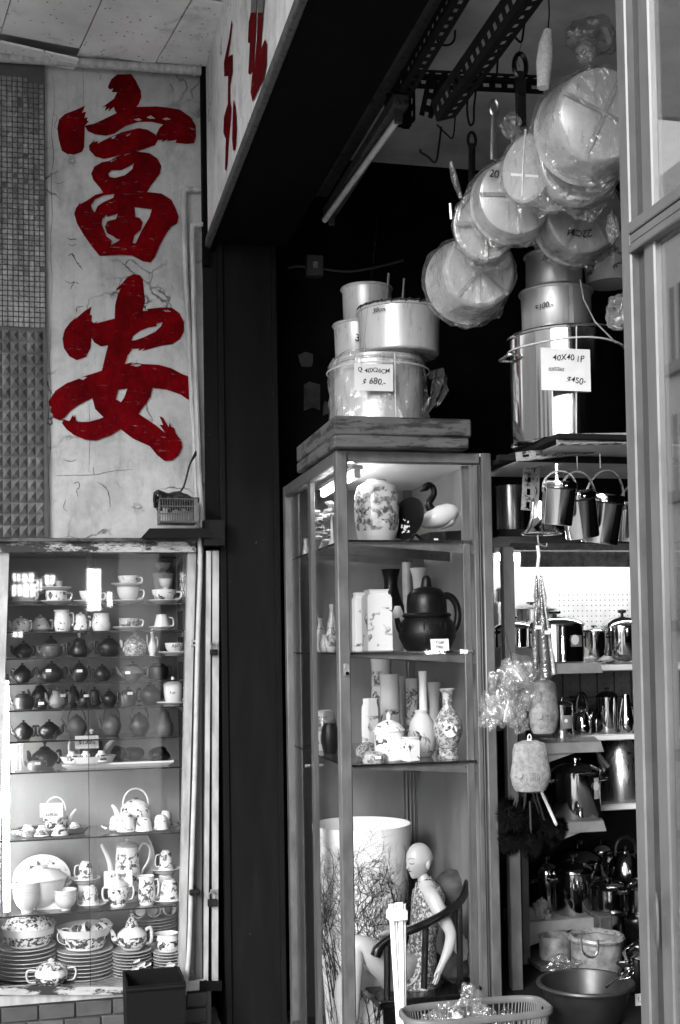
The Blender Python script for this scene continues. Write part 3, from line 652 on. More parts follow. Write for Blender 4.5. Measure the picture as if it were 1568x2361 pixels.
def spot(x0, x1, yt, yb, conv=Z5, back=0.10, shelf=None):
    """(location, width, height) of an item spanning x0..x1 with top yt and base yb, back metres behind the glass"""
    Y = YG + .03 + back; A, B = conv(x0, yb), conv(x1, yt); c = at((A[0] + B[0]) / 2, A[1], Y=Y); k = mpp(c)
    z = SZ[shelf] + .0005 if shelf is not None else c.z
    return Vector((c.x, Y, z)), (B[0] - A[0]) * k, (A[1] - B[1]) * k
g1 = 'cups and saucers on the top glass shelf'
def cs(sh, x0, x1, cx0, cx1, ct, cb, lab, mat, form='straight', side=1, yb=None, inv=False, back=.10, sauc='white saucer'):
    """saucer with a cup"""
    L, w, _ = spot(x0, x1, 0, yb or {0: 545, 1: 735, 2: 915, 4: 1265}[sh], back=back, shelf=sh); saucer(sauc + ' under the ' + lab, L, w / 2)
    C, cw, ch = spot(cx0, cx1, ct, cb, back=back); cup(lab, (C.x - side * cw * .09, L.y, L.z + .0095), cw * .41, ch, mat, side, form, inv=inv); return L
L = cs(0, 60, 275, 85, 265, 400, 500, 'white mug at the lamp end of the top glass shelf', 'porcelain', 'mug')
C, w, h = spot(82, 245, 335, 400); cup('white mug stacked on another at the lamp end', (C.x, L.y, L.z + .011 + .0635), w * .40, h, 'porcelain', 1, 'mug')
L = cs(0, 280, 500, 320, 500, 442, 522, 'printed square-handled mug under a saucer lid', 'floral', 'mug')
saucer('white saucer lying upside on the printed square-handled mug', (L.x, L.y, L.z + .0095 + .0505), .07)
for a, bb, t in ((310, 378, 358), (385, 440, 370)):
    C, w, h = spot(a, bb, t, 416, back=.1); cup('plain little cup on the saucer over the printed mug' if a < 350 else 'grey little cup on the saucer over the printed mug', (C.x, L.y, L.z + .076), w * .45, h, 'porcelain' if a < 350 else 'porcelain_grey', handle=False, form='straight', cat='cup')
cs(0, 510, 745, 555, 735, 440, 518, 'rounded cup with a small flower sprig on the top shelf', 'floral_small', 'round')
L = cs(0, 780, 1005, 815, 1005, 415, 517, 'large plain round teacup with scrolled handle', 'porcelain', 'round')
saucer('white saucer carried by the large round teacup', (L.x - .005, L.y, L.z + .075), .072)
C, w, h = spot(820, 990, 342, 405); cup('teacup with a rose print topping the double stack', (C.x - .008, L.y, L.z + .086), w * .41, h, 'floral_small', 1, 'round')
L = cs(0, 1030, 1250, 1060, 1265, 432, 515, 'wide cup with dense flower print near the right post', 'floral', 'round')
C, w, h = spot(1105, 1205, 362, 425); cup('small plain bowl inside the wide flower-print cup', (C.x, L.y, L.z + .066), w * .5, h + .006, 'porcelain', handle=False, form='bowl')
C, w, h = spot(1060, 1220, 325, 545, back=.25, shelf=0); cup('wide grey bowl behind the flower-print cup', C, w * .5, h, 'porcelain_grey', handle=False, form='cone')
C2, w, h2 = spot(1090, 1210, 255, 325, back=.25); cup('grey bowl standing on the wide grey bowl', (C.x, C.y, C.z + h + .0005), w * .5, h2, 'porcelain_grey', handle=False, form='bowl')
# second shelf: flower-print pots
L, w, h = spot(65, 225, 625, 735, shelf=1); teapot('low flower-print teapot next to the lamp end, second shelf', L, w, h, 'floral_small', 'drum', -1, knob_h=.1, lid=.12)
L, w, h = spot(190, 375, 610, 735, shelf=1, back=.2); teapot('flower-print teapot with long spout set back on second shelf', L, w, h, 'floral_small', 'pear', -1, lid=.14, knob_h=.1)
def jug(label, loc, w, h, mat, side=1, lip=True, name='jug', group=None, form='tall', hmat='porcelain', handle=True):
    root = empty(name, loc, label, 'jug', group); r = w * (.40 if handle else .5)
    m = MB().lathe([(E, 0), (r * .8, 0), (r * .84, h * .03), (r, h * .3), (r * .93, h * .65), (r * .8, h * .9), (r * .86, h), (r * .8, h), (r * .74, h * .9), (E, h * .1)], 26, cap=False)
    if lip:
        for v in m.v:
            if v.z > h * .85 and v.x * -side > r * .3: v.x -= side * (v.z / h - .85) * r * 1.6
    m.ob('body', mat, root)
    if handle: loop_handle(side, r * .85, h * .25, h * .85, w * .2, h * .035).ob('handle', hmat, root)
    return root
L, w, h = spot(370, 500, 585, 735, shelf=1, back=.08); jug('tall white jug with a flower spray on second shelf', L, w * 1.1, h, 'floral_small')
L, w, h = spot(492, 632, 600, 735, shelf=1, back=.1); teapot('upright flower-print teapot between jug and sugar jar', L, w * 1.05, h, 'floral_small', 'tall', -1, lid=.1, knob_h=.08, body_share=.7)
L, w, h = spot(637, 775, 612, 735, shelf=1, back=.08); jug('wide-mouthed jar with flower sprays behind the glass joint', L, w * .95, h, 'floral_small', handle=False, lip=False, name='jar')
cs(1, 780, 1000, 830, 1000, 632, 703, 'low straight cup with scribbled price, second shelf', 'crock', 'mug')
L = cs(1, 1035, 1215, 1070, 1212, 610, 705, 'tapered cup turned upside down on its saucer', 'porcelain', 'cone', inv=True)
# third shelf: dark pots
gT = 'dark clay teapots on the middle shelves'
def tp(sh, x0, x1, yt, lab, form='round', spout=-1, mat='clay', back=.10, base=None, **kw):
    L, w, h = spot(x0, x1, yt, {2: 916, 3: 1088, 4: 1275, 5: 1495, 6: 1706}[sh], back=back, shelf=sh); return teapot(lab, L, w, h, mat, form, spout, **kw)
tp(2, 78, 250, 795, 'squat dark teapot with wide lid, third shelf near the lamp', 'squat', -1)
tp(2, 255, 455, 765, 'pale bellied teapot with dark carved shoulders', 'barrel', -1, 'clay_mid', lidmat='clay', lid=.25)
tp(2, 460, 648, 745, 'black teapot with tall white tipped knob', 'pear', 1, lid=.16, knob='porcelain_grey', knob_h=.22)
tp(2, 652, 868, 770, 'broad plain brown-black teapot at the glass joint', 'round', 1, lid=.1)
tp(2, 842, 1040, 745, 'grey enamelled teapot with round knob beside the ewer', 'drum', -1, 'damask', lid=.16, knob='porcelain', knob_h=.14, handle=None, body_share=.8, spoutmat='porcelain', lidmat='damask')
L, w, h = spot(1020, 1105, 712, 916, shelf=2); ew = empty('ewer', L, 'slim white porcelain ewer with tall neck', 'ewer')
MB().lathe([(E, 0), (w * .25, 0), (w * .22, h * .05), (w * .36, h * .2), (w * .34, h * .34), (w * .16, h * .55), (w * .14, h * .72), (w * .2, h * .76), (w * .16, h * .84), (w * .06, h * .92), (w * .07, h * .96), (E, h)], 20, cap=False).ob('body', 'porcelain', ew)
MB().tube(bez([(-w * .3, 0, h * .25), (-w * .42, 0, h * .4), (-w * .42, 0, h * .66), (-w * .5, 0, h * .72)], 10), w * .05, 7).ob('spout', 'porcelain', ew); loop_handle(1, w * .2, h * .25, h * .62, w * .22, w * .04).ob('handle', 'porcelain', ew)
cs(2, 1105, 1310, 1150, 1308, 812, 885, 'white teacup with a handwritten price beside the ewer', 'porcelain', 'round', back=.05)
C, w, h = spot(1195, 1255, 830, 850, back=.05); o = empty('price_mark', (C.x - .006, C.y - .056, C.z + .004), 'handwritten price on the teacup beside the ewer', 'price mark'); write('$60-', o, (0, 0, 0), .024, FRONT, shear=.3)
# fourth shelf
for x0, x1, t, lab, fm, sp, tg in ((75, 237, 950, 'round dark teapot on fourth shelf by the lamp', 'round', 1, None), (253, 468, 940, 'largest dark teapot of the fourth shelf with paper tag', 'round', -1, (-.25, .72)), (475, 632, 940, 'small dark teapot with tag left of the glass joint', 'round', -1, (.0, .66)),
                                (635, 790, 968, 'brownish round teapot behind the glass joint, fourth shelf', 'squat', 1, None)):
    tp(3, x0, x1, t, lab, fm, sp, tagp=tg, group=gT)
tp(3, 812, 1040, 958, 'flat wide teapot with paler bowl and tag', 'flat', -1, 'clay_mid', tagp=(-.5, .55), lidmat='clay', body_share=.7)
tp(3, 1005, 1198, 958, 'neat dark drum teapot at the end of fourth shelf', 'drum', -1, back=.16)
# fifth shelf, crowded two deep
tp(4, 70, 256, 1150, 'squat dark teapot with pale loop handle', 'drum', -1, hmat='clay_mid')
tp(4, 198, 362, 1098, 'black teapot set high behind the pale-handled one', 'squat', -1, back=.24)
tp(4, 245, 330, 1190, 'small dark cup-shaped pot with tag, fifth shelf', 'pear', 0, tagp=(0, .6), handle=None, body_share=1)
tp(4, 318, 490, 1128, 'smooth paler clay teapot with tag, fifth shelf', 'pear', -1, 'clay_mid', tagp=(.55, .75), lid=.08)
tp(4, 455, 570, 1112, 'angular black teapot partly hidden on fifth shelf', 'flat', 1, back=.24)
tp(4, 528, 648, 1160, 'tiny dark teapot catching a highlight', 'round', -1, tagp=(.3, .95))
tp(4, 615, 705, 1140, 'plain dark jar-like teapot behind the glass joint', 'tall', 0, back=.2, handle=None, body_share=1)
tp(4, 695, 830, 1150, 'small round black teapot right of the glass joint', 'round', -1, back=.14)
tp(4, 815, 968, 1140, 'black teapot with white rim tag, fifth shelf', 'drum', 1, tagp=(.2, .9))
tp(4, 950, 1150, 1103, 'big black teapot beside the white lidded mug', 'round', 1, back=.16)
L, w, _ = spot(1090, 1305, 0, 1262, back=.06, shelf=4); saucer('white saucer under the lidded mug at the right post', L, w / 2)
C, w, h = spot(1145, 1305, 1045, 1232, back=.06); mg = empty('lidded_mug', (C.x - .012, L.y, L.z + .010), 'tall white lidded mug with a scribbled price at the right post', 'mug')
r = w * .41; bh = h * .66
MB().lathe([(E, 0), (r * .75, 0), (r * .82, bh * .05), (r * .95, bh * .5), (r, bh), (r * .93, bh), (E, bh * .1)], 26, cap=False).ob('body', 'porcelain', mg)
ld = MB().lathe([(E, bh + .001), (r * 1.06, bh + .001), (r * 1.06, bh + h * .02), (r * .8, bh + h * .12), (r * .3, bh + h * .19), (E, bh + h * .2)], 26, cap=False).ob('lid', 'porcelain', mg)
MB().lathe([(E, bh + h * .19), (r * .14, bh + h * .2), (r * .2, bh + h * .27), (r * .1, bh + h * .33), (E, bh + h * .34)], 12, cap=False).ob('knob', 'porcelain', ld)
loop_handle(1, r * .9, bh * .2, bh * .85, r * .5, r * .09).ob('handle', 'porcelain', mg); write('$ m', mg, (-r * .2, -r * 1.02, bh * .62), h * .13, FRONT, shear=.3)
# sixth shelf
tp(5, 75, 252, 1358, 'ribbed melon teapot at the lamp end of sixth shelf', 'round', -1, ribs=14)
kx = tp(5, 245, 442, 1358, 'dark teapot scratched with pale crossing bamboo lines', 'round', 1)
for (a0, z0, a1, z1) in ((-.7, .25, -.1, .8), (-.1, .8, .5, .3), (-.5, .75, .3, .15), (-.8, .6, .6, .62), (.1, .1, .45, .85)):
    L, w, h = spot(245, 442, 1358, 1495, shelf=5); r = w * .31; bh = h * .64
    def sp_(a, z): 
        i = z * 6; k = [.62, .9, 1, .99, .92, .76, .5]; j = int(min(i, 5)); q = (k[j] + (k[j + 1] - k[j]) * (i - j)) * r * 1.04
        return (math.sin(a) * q + .016, -math.cos(a) * q, z * bh)
    MB().tube([sp_(a0 + (a1 - a0) * t / 6, z0 + (z1 - z0) * t / 6) for t in range(7)], .0016, 5).ob('inlay_line', 'clay_mid', kx)
tp(5, 430, 640, 1288, 'loop-handled clay kettle behind the white tray', 'squat', -1, 'clay_mid', handle='top', body_share=.68, back=.2)
tp(5, 690, 868, 1285, 'loop-handled clay kettle beside the white spouted pot', 'squat', -1, 'clay_mid', handle='top', body_share=.76, back=.2)
tp(5, 885, 1058, 1280, 'darker loop-handled clay kettle standing alone', 'squat', 0, 'clay', handle='top', body_share=.85, back=.16)
L, w, h = spot(1078, 1212, 1308, 1485, shelf=5, back=.16); vase('grey gourd-shaped jar at the end of sixth shelf', L, [(w * .42, 0), (w * .5, h * .15), (w * .46, h * .4), (w * .34, h * .55), (w * .3, h * .68), (w * .26, h * .84), (w * .1, h * .97), (w * .04, h)], 'clay_mid', name='jar', cat='jar')
# seventh shelf
L, w, h = spot(72, 170, 1520, 1706, shelf=6, back=.07); gcup = empty('glass_tumbler', L, 'bright glass tumbler beside the lit tube on seventh shelf', 'tumbler'); MB().lathe([(E, 0), (w * .4, 0), (w * .5, h), (w * .47, h), (w * .38, h * .05), (E, h * .05)], 22, cap=False).ob('body', 'clear_cup', gcup)
tp(6, 172, 330, 1610, 'grey-bellied dark teapot with white tag in front', 'round', -1, 'clay_mid', tagp=(.2, .75), lidmat='clay', back=.06)
tp(6, 195, 430, 1522, 'black teapot with ball knob looming behind', 'round', -1, back=.2, lid=.12, knob_h=.2)
L, w, _ = spot(440, 1195, 0, 1700, back=.16, shelf=6)
tag(MB().add([(-w * .5, -.10, .014), (w * .5, -.10, .014), (w * .5, .09, .014), (-w * .5, .09, .014), (-w * .45, -.085, 0), (w * .45, -.085, 0), (w * .45, .08, 0), (-w * .45, .08, 0), (-w * .5, -.10, .022), (w * .5, -.10, .022), (w * .5, .09, .022), (-w * .5, .09, .022), (-w * .47, -.088, .016), (w * .47, -.088, .016), (w * .47, .082, .016), (-w * .47, .082, .016)],
     [(7, 6, 5, 4), (4, 5, 1, 0), (5, 6, 2, 1), (6, 7, 3, 2), (7, 4, 0, 3), (0, 1, 9, 8), (1, 2, 10, 9), (2, 3, 11, 10), (3, 0, 8, 11), (8, 9, 13, 12), (9, 10, 14, 13), (10, 11, 15, 14), (11, 8, 12, 15), (12, 13, 14, 15)]).ob('tray', 'porcelain', smooth=False), 'long rectangular white tray under dark carved lumps', 'tray').location = L
trz = L.z
for a, bb, t, bs in ((775, 880, 1530, 1648), (850, 1003, 1528, 1632), (1038, 1182, 1548, 1648)):
    C, w, h = spot(a, bb, t, bs, back=.18 if a < 1000 else .12); m = bmesh.new(); bmesh.ops.create_icosphere(m, subdivisions=3, radius=1); rr = random.Random(a)
    ph = [(rr.uniform(0, 6), rr.uniform(2, 6), Vector((rr.uniform(-1, 1), rr.uniform(-1, 1), rr.uniform(-1, 1)))) for _ in range(8)]
    for v in m.verts:
        k = 1 + sum(.07 * math.sin(p + q * v.co.dot(d)) for p, q, d in ph); v.co = Vector((v.co.x * k * w * .48, v.co.y * k * .045, max(v.co.z * k, -.8) * h * .5 + h * .42))
    me = bpy.data.meshes.new('tea_ornament'); m.to_mesh(me); m.free(); o = link('tea_ornament', me, 'clay_black'); o.location = (C.x, C.y, trz + .017)
    tag(o, {775: 'black carved lump next to the white spouted pot', 850: 'larger black carved lump with ragged top on the tray', 1038: 'squarish black carved lump alone at the tray end'}[a], 'ornament')
L, w, _ = spot(422, 808, 0, 1662, back=.10); T0 = Vector((L.x, L.y, trz + .0235)); oval_tray('deep oval white tray of the priced tea set', T0, w / 2, .08, .030, 'porcelain')
for a, bb in ((450, 545), (548, 645), (655, 752)):
    C, w, h = spot(a, bb, 1545, 1608, back=.07); cup('upturned handleless cup with a dark figured band in the oval tray', (C.x, C.y - .012, T0.z + .0065), w * .5, h * 1.2, 'willow', handle=False, form='bowl', inv=True, group='cups of the priced tea set', cat='cup')
C, w, h = spot(495, 822, 1385, 1590, back=.14); teapot('dark teapot with white spout, handle and knob', (C.x - .012, C.y, T0.z + .0065), w, h * 1.05, 'clay', 'barrel', 1, knob='porcelain', knob_h=.16, hmat='porcelain', spoutmat='porcelain', lid=.12, body_share=.5)
C, w, h = spot(525, 685, 1467, 1556, back=.04); card('grey price card reading 138 leaning on the tea set', (C.x, C.y - .01, C.z), w, h, [('$138=', 0, .45, .5)], mat='paper_grey')
# eighth shelf: two tea sets on trays
L, w, _ = spot(60, 465, 0, 440, Z6, back=.12, shelf=7); oval_tray('dark lacquered oval tray wrapped in film', L, w / 2, .085, .03, 'clay')
f = MB().lathe([(1.0, .012), (1.03, .02), (1.02, .032), (.9, .036), (.8, .034)], 40, cap=False, sx=w / 2, sy=.088, wob=lambda a, z: 1 + .015 * math.sin(9 * a + 70 * z)).ob('film_wrap', 'film'); f.location = L; tag(f, 'crinkled clear film round the lacquered tray', 'film')
for a, bb, t, bk in ((100, 190, 345, .10), (178, 262, 350, .06), (250, 330, 340, .15), (265, 358, 348, .055), (350, 428, 335, .12)):
    C, w, h = spot(a, bb, t, 402, Z6, back=bk); cup('upturned white cup with a dark band on the lacquered tray', (C.x, C.y, L.z + .0068), w * .5, .042, 'willow', handle=False, form='bowl', inv=True, group='cups on the lacquered tray', cat='cup')
C, w, h = spot(185, 397, 222, 405, Z6, back=.17); teapot('round-bodied teapot with low hoop handle behind a blank card', (C.x, C.y, L.z + .0068), w, h, 'willow', 'barrel', 1, handle='top', hmat='porcelain', body_share=.6, lid=.1, spoutmat='porcelain')
C, w, h = spot(210, 327, 278, 350, Z6, back=.03); card('white price card with a small scrawl at its foot', C, w, h, [('$238.00', 0, .16, .26)])
L, w, _ = spot(525, 968, 0, 418, Z6, back=.13, shelf=7); tr = empty('glass_tray', L, 'clear glass tray with knobbed handles under the rose tea set', 'tray')
MB().lathe([(E, 0), (.88, 0), (.98, .012), (1, .016), (.95, .016), (.86, .006), (E, .005)], 36, cap=False, sx=w * .43, sy=.09).ob('dish', 'clear_cup', tr)
for s in (-1, 1): MB().tube([(s * w * .42, -.03, .018), (s * w * .47, -.015, .026), (s * w * .47, .015, .026), (s * w * .42, .03, .018)], .006, 8).ob('handle', 'steel', tr)
for a, bb, t, bk, hd in ((568, 645, 328, .13, 0), (612, 707, 304, .07, 0), (706, 797, 330, .06, 0), (800, 882, 325, .08, 0), (830, 902, 318, .16, 0)):
    C, w2, h = spot(a, bb, t, 398, Z6, back=bk); cup('upturned cup with a rose print on the glass tray', (C.x, C.y, L.z + .0065), w2 * .5, h * 1.0, 'floral_small', handle=False, form='bell', inv=True, group='rose tea set cups', cat='cup')
C, w, h = spot(588, 832, 178, 385, Z6, back=.17); teapot('white rose-print kettle with tall hoop handle', (C.x, C.y, L.z + .0065), w, h, 'floral_small', 'barrel', -1, handle='top', hmat='porcelain', body_share=.66, lid=.1, spoutmat='porcelain', knob='clay_mid')
# ninth shelf
def platter(label, loc, a, hh, mat, tilt=.14, name='platter'):
    m = MB().lathe([(E, 0), (.6, 0), (.66, .004), (1, .016), (.99, .02), (.62, .009), (E, .006)], 40, cap=False, sx=a, sy=hh).ob(name, mat); m.location = (loc[0], loc[1], loc[2] + hh); m.rotation_euler = (PI / 2 - tilt, 0, 0); return tag(m, label, 'platter')
L, w, h = spot(72, 368, 590, 838, Z6, back=.25, shelf=8); platter('oval platter standing behind the white tureen', L, w / 2, h / 2, 'floral_small')
L, w, h = spot(60, 372, 615, 835, Z6, back=.14, shelf=8); tu = empty('tureen', L, 'white covered tureen with a price card leaning on it', 'tureen'); r = w * .42
MB().lathe([(E, 0), (r * .5, 0), (r * .55, h * .06), (r * .9, h * .3), (r, h * .68), (r * .94, h * .68), (E, h * .2)], 30, cap=False).ob('bowl', 'porcelain', tu)
ld = MB().lathe([(E, h * .69), (r * 1.03, h * .69), (r * 1.03, h * .72), (r * .7, h * .86), (r * .25, h * .92), (E, h * .92)], 30, cap=False).ob('lid', 'porcelain', tu); MB().lathe([(E, h * .91), (r * .2, h * .92), (r * .28, h * .98), (E, h)], 16, cap=False).ob('knob', 'porcelain', ld)
for s in (-1, 1): MB().tube(bez([(s * r * .95, -.02, h * .5), (s * r * 1.14, 0, h * .56), (s * r * .95, .02, h * .5)], 10), .008, 7).ob('handle', 'porcelain', tu)
def bowls(x0, x1, yt, yb, n, sh, lab, grp, back, conv=Z6):
    L, w, h = spot(x0, x1, yt, yb, conv, back=back, shelf=sh); bh = h * .62; st_ = (h - bh) / max(1, n - 1)
    a = cup('lowest ' + lab, L, w / 2, bh, 'porcelain', handle=False, form='bowl', group=grp, cat='bowl')
    for i in range(1, n): copy_tree(a, None, (L.x, L.y, L.z + st_ * i), label=ORD[i] + ' ' + lab)
bowls(72, 212, 690, 850, 5, 8, 'white rice bowl in the tall nest beside the lit tube', 'tall nest of rice bowls', .05)
bowls(285, 402, 728, 836, 3, 8, 'white rice bowl in the short nest before the price card', 'short nest of rice bowls', .05)
C, w, h = spot(192, 332, 715, 835, Z6, back=.08, shelf=8); card('card with brushed characters and 300 at the tureen', C, w, h, [('38头中', 0, .72, .26), ('$300.-', 0, .38, .22)], tilt=-.3)
gC = 'rose-bouquet coffee set'
def inv_cup(x0, x1, t, bs, sx0, sx1, lab, sh=None, z=None, back=.08, side=-1):
    L, w, _ = spot(sx0, sx1, 0, bs, Z6, back=back, shelf=sh); L.z = z if z is not None else L.z
    saucer('rimmed saucer under the ' + lab, L, w / 2, .016, 'porcelain'); C, cw, ch = spot(x0, x1, t, bs, Z6, back=back)
    cup(lab, (C.x, L.y, L.z + .010), cw * .42, ch * .98, 'floral', side, 'bell', inv=True); return L
zc = at(200, Z6(0, 672)[1], Y=YG + .2).z
L1 = inv_cup(415, 527, 700, 798, 400, 560, 'upturned bouquet cup below, left of the glass joint', sh=8, back=.09)
inv_cup(400, 495, 575, 672, 366, 525, 'upturned bouquet cup raised behind, left of the glass joint', z=L1.z + .094, back=.18); 
L2 = inv_cup(822, 950, 680, 790, 800, 962, 'upturned bouquet cup below, at the right post', sh=8, back=.07)
inv_cup(822, 915, 556, 660, 790, 945, 'upturned bouquet cup raised behind, at the right post', z=L2.z + .118, back=.17)
for (x_, y_, zz_, lab) in ((at(*Z6(445, 700), Y=YG + .21).x, YG + .21, L1.z + .094, 'left'), (at(*Z6(868, 690), Y=YG + .20).x, YG + .2, L2.z + .118, 'right')):
    tag(MB().lathe([(.03, 0), (.032, .01), (.032, zz_ - SZ[8] - .012), (.05, zz_ - SZ[8] - .0005)], 20).ob('cup_pedestal', 'porcelain'), 'upturned plain cup carrying the raised saucer, %s group' % ('tureen side' if lab == 'left' else 'right post side'), 'cup').location = (x_, y_, SZ[8] + .0005)
L, w, h = spot(515, 812, 448, 815, Z6, back=.28, shelf=8); platter('large oval platter upright behind the coffee pot', L, w / 2, h / 2, 'porcelain_grey')
L, w, h = spot(535, 800, 455, 780, Z6, back=.17, shelf=8); cp = empty('coffee_pot', L, 'tall coffee pot with bouquet print, long spout and looped handle', 'coffee pot')
r = w * .24
MB().lathe([(E, 0), (r * .95, 0), (r * 1.05, h * .05), (r * 1.1, h * .3), (r * .95, h * .7), (r * .86, h * .86), (E, h * .86)], 28, cap=False).ob('body', 'floral', cp)
ld = MB().lathe([(E, h * .86), (r * .88, h * .86), (r * .9, h * .885), (r * .5, h * .93), (E, h * .95)], 24, cap=False).ob('lid', 'porcelain_grey', cp); MB().lathe([(E, h * .94), (r * .1, h * .95), (r * .16, h * .985), (E, h)], 12, cap=False).ob('knob', 'porcelain', ld)
MB().tube(bez([(-r * .8, 0, h * .28), (-r * 1.25, 0, h * .4), (-r * 1.5, 0, h * .66), (-r * 2.1, 0, h * .92)], 14), [r * .3 * (1 - .045 * i) for i in range(13)], 9).ob('spout', 'porcelain', cp)
MB().tube(bez([(r * .9, 0, h * .78), (r * 1.3, 0, h * .9), (r * 1.85, 0, h * .82), (r * 1.7, 0, h * .62), (r * 1.2, 0, h * .46), (r * 1.05, 0, h * .3)], 20), r * .085, 8).ob('handle', 'porcelain', cp)
C, w, h = spot(545, 692, 632, 722, Z6, back=.075); card('white card with scribbled price propped behind the sugar bowl', (C.x, C.y, C.z), w, h, [('4人咖啡', 0, .7, .26), ('$160', -.1, .25, .3)], tilt=-.2)
def sugar(label, loc, w, h, mat, lidmat, name='sugar_bowl'):
    root = empty(name, loc, label, 'sugar bowl'); r = w * .31
    MB().lathe([(E, 0), (r * .7, 0), (r * .74, h * .06), (r * .6, h * .1), (r * .95, h * .3), (r, h * .5), (r * .85, h * .66), (E, h * .64)], 28, cap=False).ob('body', mat, root)
    ld = MB().lathe([(E, h * .65), (r * .88, h * .65), (r * .9, h * .68), (r * .6, h * .8), (r * .2, h * .86), (E, h * .86)], 26, cap=False).ob('lid', lidmat, root); MB().lathe([(E, h * .85), (r * .14, h * .86), (r * .22, h * .94), (E, h)], 14, cap=False).ob('knob', 'porcelain', ld)
    for s in (-1, 1): loop_handle(s, r * .92, h * .2, h * .62, w * .17, h * .035).ob('handle', 'porcelain', root)
    return root
L, w, h = spot(530, 706, 665, 825, Z6, back=.06, shelf=8); sugar('bouquet sugar bowl with two loop handles', L, w, h, 'floral', 'porcelain')
L, w, h = spot(714, 822, 666, 815, Z6, back=.06, shelf=8); jug('bouquet cream jug with grey rim', L, w * 1.05, h, 'floral')
# bottom shelf: blue-and-white style dinner service
def stack(x0, x1, yt, yb, n, lab, grp, back, r_k=.5, mat='crock_plate'):
    L, w, h = spot(x0, x1, yt, yb, Z6, back=back, shelf=9); n = max(7, int(n * .75)); p = h / n; me = saucer_mesh(w * r_k, p * .92, 'porcelain', 'plate')
    for i in range(n):
        o = link('plate', me); o.location = (L.x + rnd.uniform(-.0025, .0025), L.y + rnd.uniform(-.002, .002), L.z + i * p); o.rotation_euler = (0, rnd.uniform(-.01, .01), rnd.uniform(0, 6)); tag(o, ('bottom ' if i == 0 else 'topmost ' if i == n - 1 else ORD[i] + ' from below ') + lab, 'plate', grp)
    return Vector((L.x, L.y, L.z + n * p + p * .1)), w

T, w = stack(-5, 292, 1050, 1240, 12, 'dinner plate in the big pile under the willow tureen', 'plates under the tureen', .16)
L, w, h = spot(20, 290, 865, 1048, Z6, back=.16); tu = empty('tureen', (T.x + .006, T.y, T.z), 'big covered tureen with dark tree landscape', 'tureen'); r = w * .5
MB().lathe([(E, 0), (r * .75, 0), (r * .8, h * .05), (r * .97, h * .3), (r, h * .5), (r * .96, h * .52), (E, h * .3)], 32, cap=False).ob('bowl', 'willow', tu)
ld = MB().lathe([(E, h * .53), (r * 1.02, h * .53), (r * 1.0, h * .58), (r * .8, h * .74), (r * .4, h * .92), (E, h * .95)], 32, cap=False).ob('lid', 'willow_lid', tu); MB().lathe([(E, h * .94), (r * .16, h * .95), (r * .2, h * 1.02), (E, h * 1.06)], 14, cap=False).ob('knob', 'porcelain', ld)
T, w = stack(298, 592, 1075, 1228, 11, 'dinner plate in the pile under the open willow bowl', 'plates under the open bowl', .16)
L, w, h = spot(298, 592, 966, 1072, Z6, back=.16); cup('wide open bowl with willow landscape holding stacked cups', T, w / 2, h * 1.05, 'willow', handle=False, form='cone', cat='bowl')
for i in range(6): cup('willow-pattern teacup lying on its side in the open bowl', (T.x - .085 + i * .032, T.y - .01 + .02 * (i % 2), T.z + h * .55 + .01 * (i % 3)), .036, .045, 'willow', handle=False, group='cups inside the willow bowl', cat='cup').rotation_euler = (1.2, .2 * i, .5 * i)
T, w = stack(590, 795, 1078, 1216, 12, 'dessert plate in the paper-layered pile under the willow teapot', 'plates under the teapot', .12)
L, w, h = spot(590, 812, 890, 1076, Z6, back=.12); teapot('round willow-pattern teapot with fat ring handle', T, w, h, 'willow', 'round', -1, lidmat='willow_lid', hmat='porcelain', knob='porcelain', lid=.28, body_share=.72)
T, w = stack(800, 962, 1078, 1200, 11, 'small saucer-plate in the pile at the right post', 'saucers under the cream jug', .10)
L, w, h = spot(803, 962, 985, 1076, Z6, back=.10); jug('low willow-pattern cream jug on the saucers', T, w, h, 'willow')
T, w = stack(672, 925, 885, 990, 10, 'dinner plate in the pile set back behind the willow teapot', 'plates at the back', .29)
for p_ in [o for o in COL.objects if o.get('group') == 'plates at the back']: p_.location.z += .13
tag(MB().lathe([(.075, 0), (.09, .01), (.09, .118), (.11, .1285)], 28).ob('upturned_bowl', 'willow'), 'upturned willow bowl carrying the rear pile of plates', 'bowl').location = (T.x, T.y, SZ[9] + .0005)
for i, xx in enumerate((705, 765, 830)): C, w, h = spot(xx, xx + 62, 835, 885, Z6, back=.27); cup('willow-pattern teacup tipped on the rear plates', (C.x, C.y + .02, T.z + .155), .034, .05, 'willow', handle=False, group='cups on the rear plates', cat='cup').rotation_euler = (1.35, .1, .4 * i - .3)
L, w, h = spot(130, 407, 1095, 1248, Z6, back=.035, shelf=9); sugar('willow sugar bowl with two ring handles at the glass', L, w, h, 'willow', 'willow_lid')
# scraps of packing paper between plates
for i in range(9):
    C, w, h = spot(610 + rnd.uniform(0, 150), 650 + 150, 1090, rnd.uniform(1100, 1205), Z6, back=.012 + .01 * rnd.random())
    if i > 5: C, w, h = spot(830, 950, 1090, rnd.uniform(1110, 1190), Z6, back=.015)
    s = .012 + rnd.random() * .012; o = MB().add([(-s, 0, 0), (s * .6, -.004, -.002), (s, .0, s * .4), (-s * .4, -.006, s * .7)], [(0, 1, 2, 3)]).ob('packing_paper', 'paper', smooth=False); o.location = C; o.rotation_euler = (0, rnd.uniform(-.5, .5), 0); tag(o, 'torn scrap of packing paper sticking out between plates', 'paper', 'packing paper scraps')
